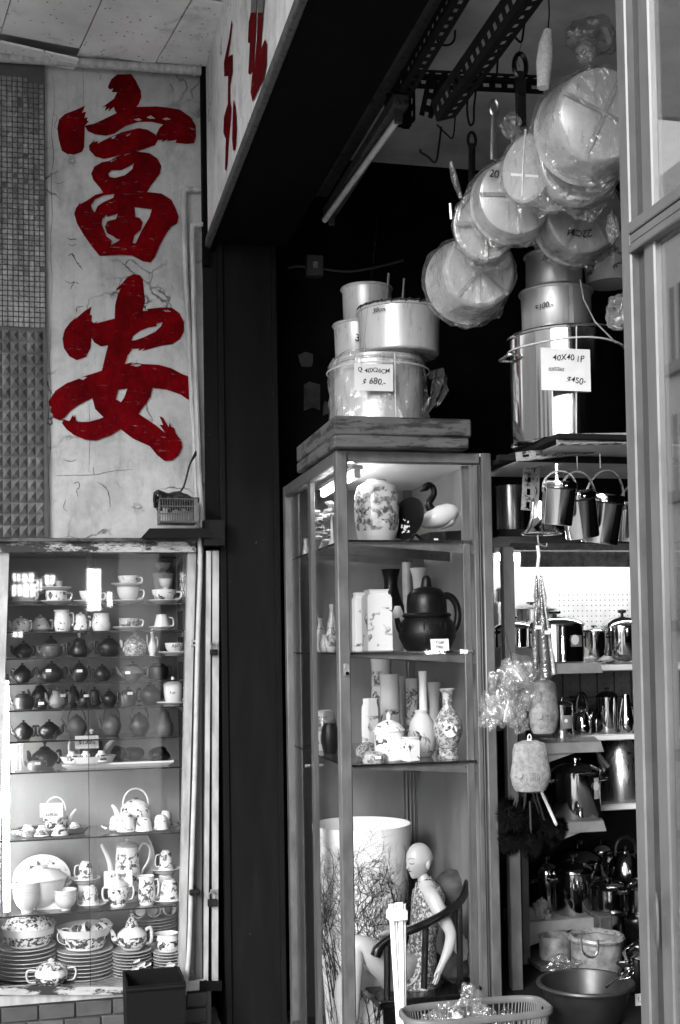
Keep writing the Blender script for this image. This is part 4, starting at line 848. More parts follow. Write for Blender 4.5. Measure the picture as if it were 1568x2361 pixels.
# brick plinth under the cabinet
pl = empty('brick_plinth', (0, YG, 0), 'worn pale brick plinth under the tea cabinet', 'plinth'); INVP = Matrix.Translation((0, -YG, 0))
o = MB().box((XL - .3, YG - .02, 0), (XR + .02, YG + .3, zb - .052)).ob('mortar', 'grout'); o.parent = pl; o.matrix_parent_inverse = INVP
row = 0; z = zb - .056
while z > .02:
    x = XL - .28 + (.1 if row % 2 else 0)
    while x < XR - .02:
        w = .15 + rnd.uniform(-.004, .004); o = MB().box((x, YG - .034 + rnd.uniform(-.004, .004), z - .062), (min(x + w, XR), YG - .01, z), .004).ob('brick', 'brick_pale'); o.parent = pl; o.matrix_parent_inverse = INVP; x += w + .006
    z -= .068; row += 1

# things around the cabinet
tag(MB().tube(bez([at(458, 1215, Y=YG - .05), at(462, 1300, Y=YG - .05), at(456, 1480, Y=YG - .05), at(450, 1760, Y=YG - .05), at(442, 2000, Y=YG - .05), at(436, 2190, Y=YG - .05), at(426, 2285, Y=YG - .06)], 24), .0105, 10).ob('conduit_pole', 'cable_pipe'), 'pale conduit leaning down along the tea cabinet post', 'pipe')
c = at(447, 2057, Y=YG - .06); tag(MB().box((c.x - .02, c.y - .016, c.z - .012), (c.x + .024, c.y + .02, c.z + .012), .004).ob('pipe_clamp', 'rust_steel'), 'rusty clamp holding the pale conduit to the post', 'clamp')
YD = YG - .02
dl = empty('folding_door', (at(490, 1700, Y=YD).x, YD, 0), 'folded aluminium door leaves with two padlocks beside the column', 'door')
def rel(m, o): return m.xf(Matrix.Translation(-o.location))
for a0, a1, c0, c1 in ((476, 487, 470, 480), (490, 505, 489, 503)): rel(slant(a0, a1, 1270, c0, c1, 2262, YD - .02, YD + .03), dl).ob('leaf_stile', 'old_aluminium', dl)
rel(slant(456, 464, 1272, 452, 466, 2262, YD + .0, YD + .05), dl).ob('leaf_stile', 'aluminium_dark', dl)
rel(slant(460, 512, 2262, 460, 512, 2285, YD - .025, YD + .06), dl).ob('bottom_shoe', 'black_column', dl)
def padlock(x, y, lab, s=1.0):
    c = at(x, y, Y=YD - .035); o = empty('padlock', c, lab, 'padlock'); MB().box((-.017 * s, -.009, -.026 * s), (.017 * s, .009, 0), .003).ob('body', 'rust_steel', o)
    MB().tube(bez([(-.011 * s, 0, -.002), (-.011 * s, 0, .016 * s), (0, 0, .028 * s), (.011 * s, 0, .016 * s), (.011 * s, 0, -.002)], 14), .0032, 7).ob('shackle', 'steel_satin', o); MB().box((-.008, .004, .018 * s), (.02 * s, .012, .032 * s)).ob('hasp', 'galv', o)
padlock(493, 1497, 'small rusty padlock high on the folded door', 1.0); padlock(490, 2073, 'heavier padlock low on the folded door', 1.25)
bx = at(290, 2275, Y=5.05); bx2 = at(428, 2275, Y=5.05)
bb_ = empty('black_box', ((bx.x + bx2.x) / 2, 5.05, 0), 'open black plastic bin standing before the brick plinth', 'bin'); w = (bx2.x - bx.x) / 2; zt_ = bx.z
MB().add([(-w * .95, 0, 0), (w * .95, 0, 0), (w * .95, .24, 0), (-w * .95, .24, 0), (-w, -.01, zt_), (w, -.01, zt_), (w, .25, zt_), (-w, .25, zt_), (-w + .01, 0, zt_), (w - .01, 0, zt_), (w - .01, .24, zt_), (-w + .01, .24, zt_), (-w * .9, .02, .02), (w * .9, .02, .02), (w * .9, .22, .02), (-w * .9, .22, .02)],
    [(3, 2, 1, 0), (0, 1, 5, 4), (1, 2, 6, 5), (2, 3, 7, 6), (3, 0, 4, 7), (4, 5, 9, 8), (5, 6, 10, 9), (6, 7, 11, 10), (7, 4, 8, 11), (8, 9, 13, 12), (9, 10, 14, 13), (10, 11, 15, 14), (11, 8, 12, 15), (12, 13, 14, 15)]).ob('bin_body', 'black_plastic', bb_, False)
MB().tube([(-w, -.014, zt_ - .012), (w, -.014, zt_ - .012)], .009, 6).ob('rim', 'black_plastic', bb_)
# little hanging basket with dark litter on the ledge
c = at(408, 1150, Y=YG - .10); hb = empty('plastic_basket', (c.x, c.y, at(408, 1206, Y=YG - .10).z), 'small grey plastic crate basket perched above the cabinet, filled with dark rags', 'basket')
W2, H2, D2 = .079, .098, .07
def crate_wall(m, a, bq, n, rows):
    a, bq = Vector(a), Vector(bq)
    for i in range(n + 1): p = a.lerp(bq, i / n); m.tube([p, p + Vector((0, 0, H2))], .0016, 4)
    for k in range(rows + 1): z = Vector((0, 0, H2 * k / rows)); m.tube([a + z, bq + z], .0028, 4)
m = MB(); crate_wall(m, (-W2, -D2, 0), (W2, -D2, 0), 15, 3); m.ob('front_lattice', 'rack_wire', hb); m = MB(); crate_wall(m, (W2, -D2, 0), (W2, D2, 0), 10, 3); m.box((W2 - .014, -D2 - .003, 0), (W2 + .003, -D2 + .003, H2)); m.ob('side_lattice', 'rack_wire', hb)
m = MB(); crate_wall(m, (-W2, D2, 0), (-W2, -D2, 0), 10, 3); m.ob('side_lattice', 'rack_wire', hb); MB().box((-W2, -D2, -.004), (W2, D2, 0)).ob('base', 'rack_wire', hb)
lt_ = MB()
for i in range(26): lt_.tube(bez([(rnd.uniform(-.08, .08), rnd.uniform(-.06, .05), rnd.uniform(.05, .1)), (rnd.uniform(-.09, .09), rnd.uniform(-.07, .05), rnd.uniform(.09, .13)), (rnd.uniform(-.09, .09), rnd.uniform(-.06, .05), rnd.uniform(.07, .11))], 8), rnd.uniform(.005, .012), 6)
o = lt_.ob('rag_bundle', 'black_rubber'); o.location = hb.location; tag(o, 'tangle of black rags and cable heaped in the small basket', 'rags')
cb = MB(); 
for off in (0, .004, -.005): cb.tube(bez([at(452, 1045 + off * 900, Y=YG - .08), at(438, 1070, Y=YG - .1), at(430, 1100, Y=YG - .12), at(422, 1125, Y=YG - .12), at(405, 1145, Y=YG - .12)], 18), .0045, 6)
tag(cb.ob('cable', 'black_rubber'), 'black cable hanging from the conduits into the small basket', 'cable')
lg = MB().add([at(x, y, Y=Y_) for Y_ in (YG - .13, YG - .04) for x, y in ((325, 1240), (345, 1218), (470, 1218), (490, 1240))], [(0, 1, 2, 3), (7, 6, 5, 4), (0, 4, 5, 1), (1, 5, 6, 2), (2, 6, 7, 3), (3, 7, 4, 0)]).ob('ledge_board', 'dark_board', smooth=False); tag(lg, 'dark slanting board lying on the cabinet top beneath the small basket', 'board')
tag(MB().box((at(464, 1250, Y=YG).x, YG - .12, at(464, 1262, Y=YG).z), (at(510, 1250, Y=YG).x, YG + .1, at(464, 1205, Y=YG).z)).ob('track_box', 'dark_board'), 'black track box above the folded door leaves', 'box')
# ------------------------------------------------------------------ the glass show cabinet at the shop front
Z7 = lambda x, y: (x * .33088 + 634.1, y * .33088 + 1008.8)
Z8 = lambda x, y: (x * .4044 + 634.1, y * .4044 + 1671.8)
YF = 4.30
X0, X1 = at(778, 1300, Y=YF).x, at(1138, 1300, Y=YF).x
YB = at(657, 1500, X=X0).y
ZT, Z0 = at(785, 1037, Y=YF).z, .06
SHW = [at(950, y, Y=YF + .04).z for y in (1246, 1502, 1758)]
gc = empty('glass_cabinet', (X0, YF, 0), 'tall aluminium and glass show cabinet with a lamp, porcelain and a seated statue', 'cabinet')
GI = Matrix.Translation((-X0, -YF, 0))
def g(m, name, mat, parent=None, smooth=True):
    o = m.ob(name, mat, smooth=smooth); o.parent = parent or gc; o.matrix_parent_inverse = GI; return o
fw = .044
g(MB().box((X0, YF, 0), (X0 + fw, YF + fw, ZT), .004), 'post', 'aluminium')
g(MB().box((X1 - fw * .9, YF, 0), (X1, YF + fw, ZT), .004), 'post', 'aluminium')
g(MB().box((X0, YB - fw, 0), (X0 + fw, YB, ZT), .004), 'post', 'aluminium')
g(MB().box((X1 - fw, YB - fw, 0), (X1, YB, ZT), .004), 'post', 'aluminium')
g(MB().box((X0 + fw + .002, YF + .001, ZT - .042), (X1 - fw - .002, YF + fw, ZT), .004), 'top_rail', 'aluminium')
g(MB().box((X0 + .001, YF + fw + .002, ZT - .05), (X0 + fw, YB - fw - .002, ZT), .004), 'top_rail', 'aluminium')
g(MB().box((X0 + .001, YF + .003, 0), (X1 - .001, YB - .003, Z0), .004), 'base', 'aluminium_dark')
g(MB().box((X0 + .01, YF + .01, ZT - .012), (X1 - .01, YB - .01, ZT - .001)), 'top_panel', 'liner_white')
g(MB().box((X0 + .04, YB - .012, Z0), (X1 - .04, YB - .004, ZT - .013)), 'back_panel', 'cabinet_liner')
g(MB().box((X1 - .012, YF + .05, Z0), (X1 - .004, YB - .05, ZT - .013)), 'side_panel', 'cabinet_liner')
g(MB().box((X0 + fw + .001, YF + .018, Z0), (X1 - .10, YF + .023, ZT - .044)), 'glass_pane', 'glass_thin')
g(MB().box((X0 + .016, YF + fw + .001, Z0), (X0 + .021, YB - fw, ZT - .052)), 'glass_pane', 'glass_thin')
# door stiles: inner pair at the right, one dark on the long side
x_ = X1 - fw
for a, bq, c_, m_ in ((x_ - .006, x_ - .001, .006, 'aluminium_dark'), (x_ - .026, x_ - .008, .010, 'aluminium'), (x_ - .062, x_ - .032, .04, 'aluminium')): g(MB().box((a, YF + c_, Z0), (bq, YF + c_ + .02, ZT - .044), .002), 'door_stile', m_)
ym = at(714, 1500, X=X0).y; g(MB().box((X0 + .006, ym - .025, Z0), (X0 + .026, ym + .025, ZT - .053), .002), 'door_stile', 'aluminium_dark')
ym = at(676, 1500, X=X0).y; g(MB().box((X0 + .027, ym - .02, Z0), (X0 + .034, YB - fw - .002, ZT - .053), .002), 'door_stile', 'aluminium')
c = at(*Z7(500, 1620), Y=YF - .003); lk = g(MB().box((c.x - .012, YF - .006, c.z - .022), (c.x + .012, YF - .0005, c.z + .024), .003), 'lock', 'galv'); g(MB().tube([(c.x, YF - .012, c.z - .012), (c.x, YF - .004, c.z - .012)], .007, 10), 'lock_barrel', 'steel')
c = at(*Z8(195, 230), X=X0); g(MB().tube([(X0 - .02, c.y, c.z), (X0 + .004, c.y, c.z)], .008, 10), 'door_knob', 'steel')
for zz in SHW:
    s = g(MB().box((X0 + .03, YF + .035, zz - .007), (X1 - .07, YB - .05, zz)), 'shelf', 'glass_shelf'); g(MB().box((X0 + fw + .002, YF + .0305, zz - .0074), (X1 - .07, YF + .0345, zz + .0003)), 'shelf_edge', 'glass_edge'); g(MB().box((X0 + .026, YF + .05, zz - .0074), (X0 + .0295, YB - .05, zz + .0003)), 'shelf_edge', 'glass_edge')
    for yy in (YF + .045, YF + .42, YF + .78):
        a = g(MB().add([(X0 + .06, yy, zz - .009), (X1 - .03, yy, zz - .009), (X1 - .03, yy, zz - .052), (X0 + .06, yy, zz - .015), (X0 + .06, yy + .003, zz - .009), (X1 - .03, yy + .003, zz - .009), (X1 - .03, yy + .003, zz - .052), (X0 + .06, yy + .003, zz - .015)],
            [(0, 3, 2, 1), (4, 5, 6, 7), (0, 1, 5, 4), (2, 3, 7, 6), (1, 2, 6, 5), (0, 4, 7, 3)]), 'bracket', 'aluminium', smooth=False)
        for k in (.085, .11): g(MB().tube([(X1 - k, yy - .0015, zz - .026), (X1 - k, yy - .0001, zz - .026)], .0045, 8), 'bolt', 'aluminium_dark')
for zz in (at(*Z7(195, 1000), X=X0 + .04).z, at(*Z7(195, 1585), X=X0 + .04).z, at(*Z8(170, 635), X=X0 + .04).z, at(*Z8(170, 1140), X=X0 + .04).z):
    c = at(692, 1500, X=X0 + .02).y; g(MB().tube([(X0 + .024, c, zz), (X0 + .030, c, zz)], .006, 8), 'bolt', 'aluminium_dark')
# curtain strips inside the back, right of the drum
cu = MB(); n = 34; x_a, x_b = at(*Z8(745, 500), Y=YB - .05).x, X1 - .02
vs = []
for i in range(n + 1):
    t = i / n; vs += [(x_a + (x_b - x_a) * t, YB - .035 + .014 * math.sin(t * 21) + .006 * math.sin(t * 57), zz_) for zz_ in (Z0, SHW[2] - .06)]
cu.add(vs, [(2 * i, 2 * i + 2, 2 * i + 3, 2 * i + 1) for i in range(n)]); tag(cu.ob('curtain', 'curtain'), 'pale pleated curtain hanging behind the seated statue', 'curtain')
# lamp under the cabinet roof
lamp = empty('cabinet_lamp', (X0 + .11, YF + .10, ZT - .055), 'lit fluorescent lamp under the roof of the glass show cabinet', 'lamp')
MB().box((-.02, 0, 0), (.02, .62, .016), .003).ob('batten', 'white_enamel', lamp); MB().tube([(0, .03, -.018), (0, .60, -.018)], .012, 12).ob('tube', 'lamp_cabinet', lamp)
for yy in (.012, .60): MB().box((-.012, yy, -.032), (.012, yy + .016, 0), .002).ob('socket', 'white_enamel', lamp)

# ---- contents
def cspot(x0, x1, yt, yb, Y, conv=Z7, shelf=None):
    A, B = conv(x0, yb), conv(x1, yt); c = at((A[0] + B[0]) / 2, A[1], Y=Y); k = mpp(c)
    while c.x - (B[0] - A[0]) * k / 2 < X0 + .04 and Y < YB - .12: Y += .02; c = at((A[0] + B[0]) / 2, A[1], Y=Y); k = mpp(c)
    z = SHW[shelf] + .0006 if shelf is not None else c.z
    return Vector((c.x, Y, z)), (B[0] - A[0]) * k, (A[1] - B[1]) * k
def pv(w, h, pts): return [(w * .5 * a, h * z) for a, z in pts]
L, w, h = cspot(552, 872, 272, 718, 4.50, shelf=0); vase('large round-shouldered jar vase painted with dense flowers', L, pv(w, h, [(.72, 0), (.82, .05), (.97, .3), (1, .55), (.96, .75), (.82, .9), (.5, .97), (.42, .985), (.44, 1)]), 'famille', cat='vase')
L, w, h = cspot(880, 988, 372, 700, 4.47, shelf=0); pt = empty('display_plate', L, 'dark plate with a flower spray standing edge-on in a small stand', 'plate', rz=-1.05)
pl_ = MB().lathe([(E, .0), (.6, .0), (1, .08), (.98, .1), (.58, .04), (E, .035)], 36, cap=False).xf(Matrix.Translation((0, 0, h * .52)) @ Matrix.Rotation(PI / 2 - .22, 4, 'X') @ Matrix.Scale(h * .48, 4)).ob('plate_disc', 'clay_black', pt)
MB().tube(bez([(-.05, -.045, .002), (-.05, -.02, .03), (-.04, .03, .01), (-.04, .07, .002)], 10), .006, 6).ob('stand_foot', 'lacquer', pt); MB().tube(bez([(.05, -.045, .002), (.05, -.02, .03), (.04, .03, .01), (.04, .07, .002)], 10), .006, 6).ob('stand_foot', 'lacquer', pt)
fl = MB()
for i in range(46):
    a = rnd.uniform(0, 6.28); q = abs(rnd.gauss(0, .022)); px_, pz_ = math.cos(a) * q * .8, math.sin(a) * q * 1.3; rr_ = rnd.uniform(.002, .0055); pet = MB().lathe([(E, 0), (rr_, .0008), (E, .0016)], 6, cap=False, wob=lambda a_, z: 1 + .35 * math.sin(3 * a_))
    pet.xf(Matrix.Translation((px_, -.019 - (pz_ * .22), h * .30 + pz_)) @ Matrix.Rotation(PI / 2 - .22, 4, 'X')); fl.add(pet.v, pet.f)
fl.ob('flower_print', 'porcelain', pt)
# swan
L, w, h = cspot(1000, 1285, 282, 715, 4.52, shelf=0); sw = empty('swan_figurine', L, 'white swan figurine with black curved neck on a dark base', 'figurine')
kx = w / 285.0; P = lambda x, y, dy=0: (( x - 1142) * kx, dy, (715 - y) * h / 433)
MB().tube(bez([P(1015, 345), P(1050, 318), P(1075, 300), P(1105, 315), P(1112, 360), P(1090, 400), P(1070, 430), P(1085, 465), P(1110, 490)], 30), [.004, .006, .012, .016, .015, .014, .013, .0125, .012, .012, .0122, .0125, .0128, .013, .0135, .0138, .014, .015, .0155, .016, .017, .018, .019, .02, .02][:len(bez([P(0, 0)] * 9, 30))], 10).ob('neck', 'clay_black', sw)
MB().lathe([(E, -.5), (.5, -.42), (.85, -.2), (1, 0), (.9, .25), (.55, .42), (E, .5)], 22, cap=False).xf(Matrix.Translation(P(1150, 520)) @ Matrix.Rotation(-.35, 4, 'Y') @ Matrix.Rotation(PI / 2, 4, 'Y') @ Matrix.Diagonal((.045, .05, .17, 1))).ob('body', 'porcelain', sw)
MB().lathe([(E, -.5), (.6, -.3), (1, 0), (.5, .35), (E, .5)], 14, cap=False).xf(Matrix.Translation(P(1215, 540)) @ Matrix.Rotation(-.7, 4, 'Y') @ Matrix.Rotation(PI / 2, 4, 'Y') @ Matrix.Diagonal((.03, .035, .12, 1))).ob('wing', 'porcelain', sw)
MB().add([P(1040, 640, -.06), P(1280, 625, -.06), P(1290, 714, -.07), P(1030, 714, -.07), P(1040, 640, .06), P(1280, 625, .06), P(1290, 714, .07), P(1030, 714, .07)], [(0, 3, 2, 1), (4, 5, 6, 7), (0, 1, 5, 4), (1, 2, 6, 5), (2, 3, 7, 6), (3, 0, 4, 7)]).ob('base', 'lacquer', sw, False)
MB().box((P(1065, 700)[0], -.072, P(0, 702)[2]), (P(1095, 700)[0], -.0705, P(0, 684)[2])).ob('price_tag', 'paper', sw)
# flower figurines behind the side glass
def blossom(label, x, y, Y, s, seed, name='flower_figurine', shelf=0):
    r_ = random.Random(seed); c = at(*Z7(x, y), Y=Y)
    while c.x < X0 + .04 + s * 1.3 and Y < YB - .12: Y += .02; c = at(*Z7(x, y), Y=Y)
    pass; root = empty(name, (c.x, Y, SHW[shelf] + .0006), label, 'figurine'); hz = max(.03, c.z - SHW[shelf])
    MB().lathe([(E, 0), (s * .6, 0), (s * .5, hz * .1), (s * .2, hz * .3), (s * .14, hz * .8), (E, hz * .85)], 12, cap=False).ob('stem', 'porcelain_grey', root)
    for i in range(11):
        d = Vector((r_.uniform(-1, 1), r_.uniform(-1, 1), r_.uniform(-.9, .9))); q = MB(); k = s * r_.uniform(.35, .55); o_ = Vector((0, 0, hz)) + d * s * .8
        q.lathe([(E, -k * .6), (k * .7, -k * .35), (k, 0), (k * .8, k * .3), (k * .4, k * .2), (E, 0)], 9, o_, cap=False, wob=lambda a, z: 1 + .2 * math.sin(5 * a)); q.ob('blossom', ('porcelain', 'porcelain_grey', 'floral', 'famille')[i % 4], root)
blossom('tall cluster of porcelain blossoms beside the jar vase', 395, 500, 4.62, .035, 3); blossom('porcelain blossom bouquet behind the dark stile', 330, 560, 4.75, .04, 4); blossom('low porcelain flower basket near the side glass', 340, 680, 4.58, .036, 5)
L, w, h = cspot(180, 250, 735, 860, 4.95, shelf=0); vase('small flared vase at the far corner of the top shelf', L, pv(w, h, [(.9, 0), (1, .1), (.7, .4), (.4, .7), (.5, 1)]), 'porcelain_grey')
# row two
for (x0, x1, yt, Y, lab) in ((545, 640, 1070, 4.60, 'narrow square white jar with plum branch print, set back'), (618, 808, 1050, 4.46, 'square white jar with plum branch print')):
    L, w, h = cspot(x0, x1, yt, 1482, Y, shelf=1); o = MB().lathe([(E, 0), (.62, 0), (.70, .02), (.66, .05), (.66, .86), (.6, .91), (.5, .93), (.5, .97), (.56, 1), (.46, 1), (E, .9)], 4, cap=False)
    o.xf(Matrix.Diagonal((w * .98, w * .98, h, 1)) @ Matrix.Rotation(PI / 4, 4, 'Z')); o = o.ob('square_jar', 'branchy', smooth=True, ang=25); o.location = L; tag(o, lab, 'jar')
L, w, h = cspot(722, 910, 912, 1482, 4.80, shelf=1); vase('tall black glazed vase with flared mouth behind the square jar', L, pv(w, h, [(.55, 0), (.7, .08), (.98, .42), (.96, .55), (.6, .72), (.5, .8), (.55, .9), (.72, 1)]), 'clay_black')
L, w, h = cspot(948, 1072, 908, 1482, 4.92, shelf=1); vase('pale trumpet vase behind the black teapot', L, pv(w, h, [(.55, 0), (.7, .1), (.8, .4), (.6, .7), (.7, .9), (1, 1)]), 'porcelain')
L, w, h = cspot(895, 962, 868, 1482, 5.0, shelf=1); vase('slim pale cylinder vase at the back', L, pv(w, h, [(.9, 0), (1, .05), (.95, .5), (1, 1)]), 'porcelain_grey')
L, w, h = cspot(808, 912, 1168, 1482, 4.62, shelf=1); vase('plain white ginger jar between square jar and black teapot', L, pv(w, h, [(.6, 0), (.8, .1), (1, .55), (.9, .8), (.45, .97), (.4, 1)]), 'porcelain')
# the giant black teapot
L, w, h = cspot(832, 1335, 958, 1482, 4.47, shelf=1); bt = empty('giant_teapot', (L.x - .012, L.y, L.z), 'huge black clay teapot with carved collar and thick ring handle', 'teapot'); r = w * .40
MB().lathe([(E, 0), (r * .72, 0), (r * .8, h * .03), (r * .99, h * .18), (r, h * .26), (r * .9, h * .38), (r * .76, h * .45), (E, h * .46)], 36, cap=False).ob('body', 'clay_black', bt)
MB().lathe([(r * .74, h * .44), (r * .84, h * .45), (r * .86, h * .475), (r * .8, h * .50), (r * .68, h * .505)], 36, cap=False).ob('collar', 'clay_black', bt)
ld = MB().lathe([(E, h * .49), (r * .70, h * .495), (r * .7, h * .6), (r * .66, h * .74), (r * .5, h * .82), (r * .2, h * .85), (E, h * .86)], 36, cap=False).ob('lid', 'clay_black', bt)
MB().lathe([(E, h * .84), (r * .2, h * .85), (r * .17, h * .91), (r * .15, h * .96), (r * .08, h), (E, h * 1.005)], 16, cap=False).ob('knob', 'clay_black', ld)
for i in range(5):
    for j in range(7): q = MB().box((-.003, -.001, -.007), (.003, .001, .007)); a = -.4 + i * .2; rr_ = r * 1.002; q.xf(Matrix.Translation((math.sin(a) * rr_ * .97, -math.cos(a) * rr_ * .97, h * (.14 + j * .034)))); q.ob('carved_mark', 'clay', bt)
rx = (1335 - 1180) * .33088 * mpp(L); MB().tube([(r * .72 + r * .42 * math.sin(a) , 0, h * .48 + h * .255 * math.cos(a)) for a in [PI * (-.12 + 1.22 * i / 20) for i in range(21)]], h * .048, 10).ob('handle', 'clay_black', bt)
MB().tube(bez([(-r * .7, 0, h * .2), (-r * .98, 0, h * .3), (-r * 1.08, 0, h * .44)], 10), [r * .17, r * .16, r * .15, r * .14, r * .13, r * .12, r * .11, r * .1, r * .1, r * .09, r * .09], 9).ob('spout', 'clay_black', bt)
C, w, h = cspot(1085, 1217, 1395, 1478, 4.352); card('small price card in front of the huge black teapot', (C.x, C.y, SHW[1] + .0006), w, h, [('$1280', 0, .7, .3), ('$980.-', 0, .3, .3)])
for (x0, x1, yt, Y, lab, mt) in ((278, 362, 1245, 4.72, 'bottle vase with a bird print behind the side glass', 'branchy'), (360, 440, 1150, 4.86, 'tall pale vase at the back behind the side glass', 'porcelain_grey'), (345, 440, 1280, 4.60, 'squat flowered vase against the cabinet post', 'famille'), (305, 380, 1360, 4.62, 'little round vase by the side glass', 'branchy')):
    L, w, h = cspot(x0, x1, yt, 1482, Y, shelf=1); vase(lab, L, pv(w, h, [(.5, 0), (.8, .1), (1, .35), (.85, .6), (.42, .78), (.38, .9), (.5, 1)]), mt)
# row three
R3 = 2222
bottle = [(.6, 0), (.9, .08), (1, .22), (.85, .38), (.45, .52), (.42, .85), (.48, 1)]
cyl = [(.88, 0), (.96, .03), (.98, .5), (.92, .9), (1, 1)]
for (x0, x1, yt, Y, lab, pr, mt) in (
    (675, 828, 1600, 5.0, 'tall pale cylinder vase with dark blossoms at the back', cyl, 'famille'), (735, 878, 1670, 4.72, 'cylinder vase with a misty landscape', cyl, 'landscape'), (872, 925, 1705, 4.84, 'slim fluted vase behind the landscape vase', [(.7, 0), (.8, .5), (.8, .8), (1, 1)], 'porcelain_grey'),
    (915, 1008, 1718, 4.80, 'straight vase with blossom print beside the bottle vase', cyl, 'famille'), (975, 1105, 1640, 4.62, 'white long-necked bottle vase', bottle, 'porcelain'), (1070, 1165, 1750, 4.80, 'plain white trumpet vase behind the medallion vase', [(.6, 0), (.8, .3), (.7, .7), (1, 1)], 'porcelain'),
    (605, 745, 1810, 4.58, 'six-sided jar with lotus print', [(.8, 0), (.95, .05), (1, .5), (.96, .85), (.8, .93), (.84, 1)], 'branchy'), (925, 1130, 1900, 4.56, 'round dark-flowered jar behind the tea caddies', [(.6, 0), (.9, .15), (1, .45), (.8, .75), (.45, .92), (.5, 1)], 'landscape'),
    (270, 440, 1940, 4.78, 'covered ginger jar behind the dark stile', [(.7, 0), (.9, .1), (1, .5), (.9, .75), (.8, .8), (.82, .95), (.6, 1)], 'famille'), (320, 452, 2010, 4.66, 'black round jar against the cabinet post', [(.7, 0), (1, .4), (.9, .8), (.6, 1)], 'clay_black')):
    L, w, h = cspot(x0, x1, yt, R3, Y, shelf=2); vase(lab, L, pv(w, h, pr), mt, seg=6 if 'six' in lab else 30)
L, w, h = cspot(1100, 1318, 1733, 2202 + 15, 4.44, shelf=2); mv = empty('medallion_vase', (L.x, L.y, L.z + h * .16), 'lavishly patterned vase with a round medallion on a carved foot', 'vase')
hh = h * .84; MB().lathe([(E, 0)] + pv(w * .98, hh, [(.55, 0), (.7, .06), (.96, .26), (.95, .42), (.6, .58), (.34, .68), (.33, .85), (.4, .94), (.56, 1), (.46, 1), (.3, .9)]), 30, cap=False).ob('body', 'damask', mv)
MB().lathe([(E, -h * .16), (w * .36, -h * .16), (w * .38, -h * .13), (w * .30, -h * .1), (w * .31, -h * .05), (w * .35, -.002), (E, -.001)], 8, cap=False).ob('foot', 'damask', mv)
MB().lathe([(E, 0), (w * .20, .002), (w * .22, .008), (E, .012)], 24, cap=False).xf(Matrix.Translation((-.01, -w * .435, hh * .3)) @ Matrix.Rotation(PI / 2, 4, 'X')).ob('medallion', 'floral', mv)
L, w, h = cspot(680, 912, 1893, 2215, 4.43, shelf=2); lm = empty('lidded_jar', (L.x, L.y, L.z), 'white lidded mug with flower print and small crown knob', 'jar'); r = w * .47; h *= 1.06
MB().lathe([(E, 0), (r * .85, 0), (r * .93, h * .03), (r * .95, h * .6), (E, h * .6)], 28, cap=False).ob('body', 'floral_small', lm); ld = MB().lathe([(E, h * .61), (r * 1.04, h * .61), (r * 1.04, h * .64), (r * .7, h * .76), (r * .25, h * .83), (E, h * .84)], 28, cap=False).ob('lid', 'floral_small', lm); MB().lathe([(E, h * .83), (r * .14, h * .84), (r * .16, h * .95), (E, h)], 12, cap=False).ob('knob', 'porcelain', ld)
def caddy(label, x0, x1, yt, yb, Y, rz, mat='floral_small'):
    L, w, h = cspot(x0, x1, yt, yb, Y, Z8, shelf=2); s = w * .36; o = MB().box((-s, -s, 0), (s, s, h * .92), .004); o.box((-s * .98, -s * .98, h * .925), (s * .98, s * .98, h), .003); q = empty('tea_caddy', L, label, 'tea caddy', rz=rz); MB().box((-s, -s, 0), (s, s, h * .9), .004).ob('body', mat, q); MB().box((-s * .96, -s * .96, h * .905), (s * .96, s * .96, h), .003).ob('lid', 'porcelain', q)
caddy('square porcelain tea caddy with a black bird print', 715, 832, 66, 206, 4.38, .25); caddy('taller tea caddy tucked behind the square one', 655, 742, 62, 202, 4.44, .3)
L, w, h = cspot(488, 632, 146, 212, 4.375, Z8, shelf=2); rb = empty('trinket_box', L, 'low round porcelain trinket box with a price tag', 'box'); MB().lathe([(E, 0), (w * .48, 0), (w * .5, h * .1), (w * .5, h * .5), (E, h * .5)], 12, cap=False).ob('body', 'damask', rb); MB().lathe([(E, h * .51), (w * .51, h * .51), (w * .5, h * .8), (w * .3, h), (E, h)], 12, cap=False).ob('lid', 'damask', rb); MB().box((-.004, -w * .515, h * .42), (.018, -w * .505, h * .66)).ob('price_tag', 'paper', rb)
L, w, h = cspot(460, 590, 20, 130, 4.52, Z8, shelf=2); vase('patterned covered bowl behind the trinket box', L, pv(w, h * .9, [(.7, 0), (1, .2), (1, .6), (.6, .9), (.2, 1)]), 'damask', name='covered_bowl', cat='bowl')

# ---- drum with bare trees, standing on the cabinet floor
L, w, h = cspot(228, 797, 565, 1690, 4.98, Z8); dr = empty('printed_drum', (L.x, L.y, Z0), 'big white tapered drum printed with bare winter trees', 'drum'); zt_ = at(*Z8(500, 560), Y=L.y).z - Z0; rt_, rb_ = w * .5, w * .38
MB().lathe([(E, .004), (rb_, 0), (rt_, zt_), (rt_ - .004, zt_), (rb_ - .004, .01), (E, .01)], 48, cap=False).ob('drum_wall', 'liner_white', dr)
br = MB()
def twig(a, z, da, ln, rad, depth):
    pts = []; n = 5
    for i in range(n + 1):
        q = (rb_ + (rt_ - rb_) * min(1, max(0, z / zt_))) + .0012; pts.append((q * math.sin(a), -q * math.cos(a), z))
        da += rnd.uniform(-.22, .22); a += math.sin(da) * ln / n / q; z += math.cos(da) * ln / n
        if depth < 5 and i > 0 and rnd.random() < .62: twig(a, z, da + rnd.choice((-1, 1)) * rnd.uniform(.35, .8), ln * rnd.uniform(.45, .72), rad * .62, depth + 1)
    br.tube(pts, [rad * (1 - .13 * i) for i in range(n + 1)], 3, cap=False)
for i in range(30): twig(rnd.uniform(-1.35, 1.3), zt_ * rnd.uniform(.0, .34), rnd.uniform(-.15, .15), zt_ * rnd.uniform(.22, .34), .0032, 0)
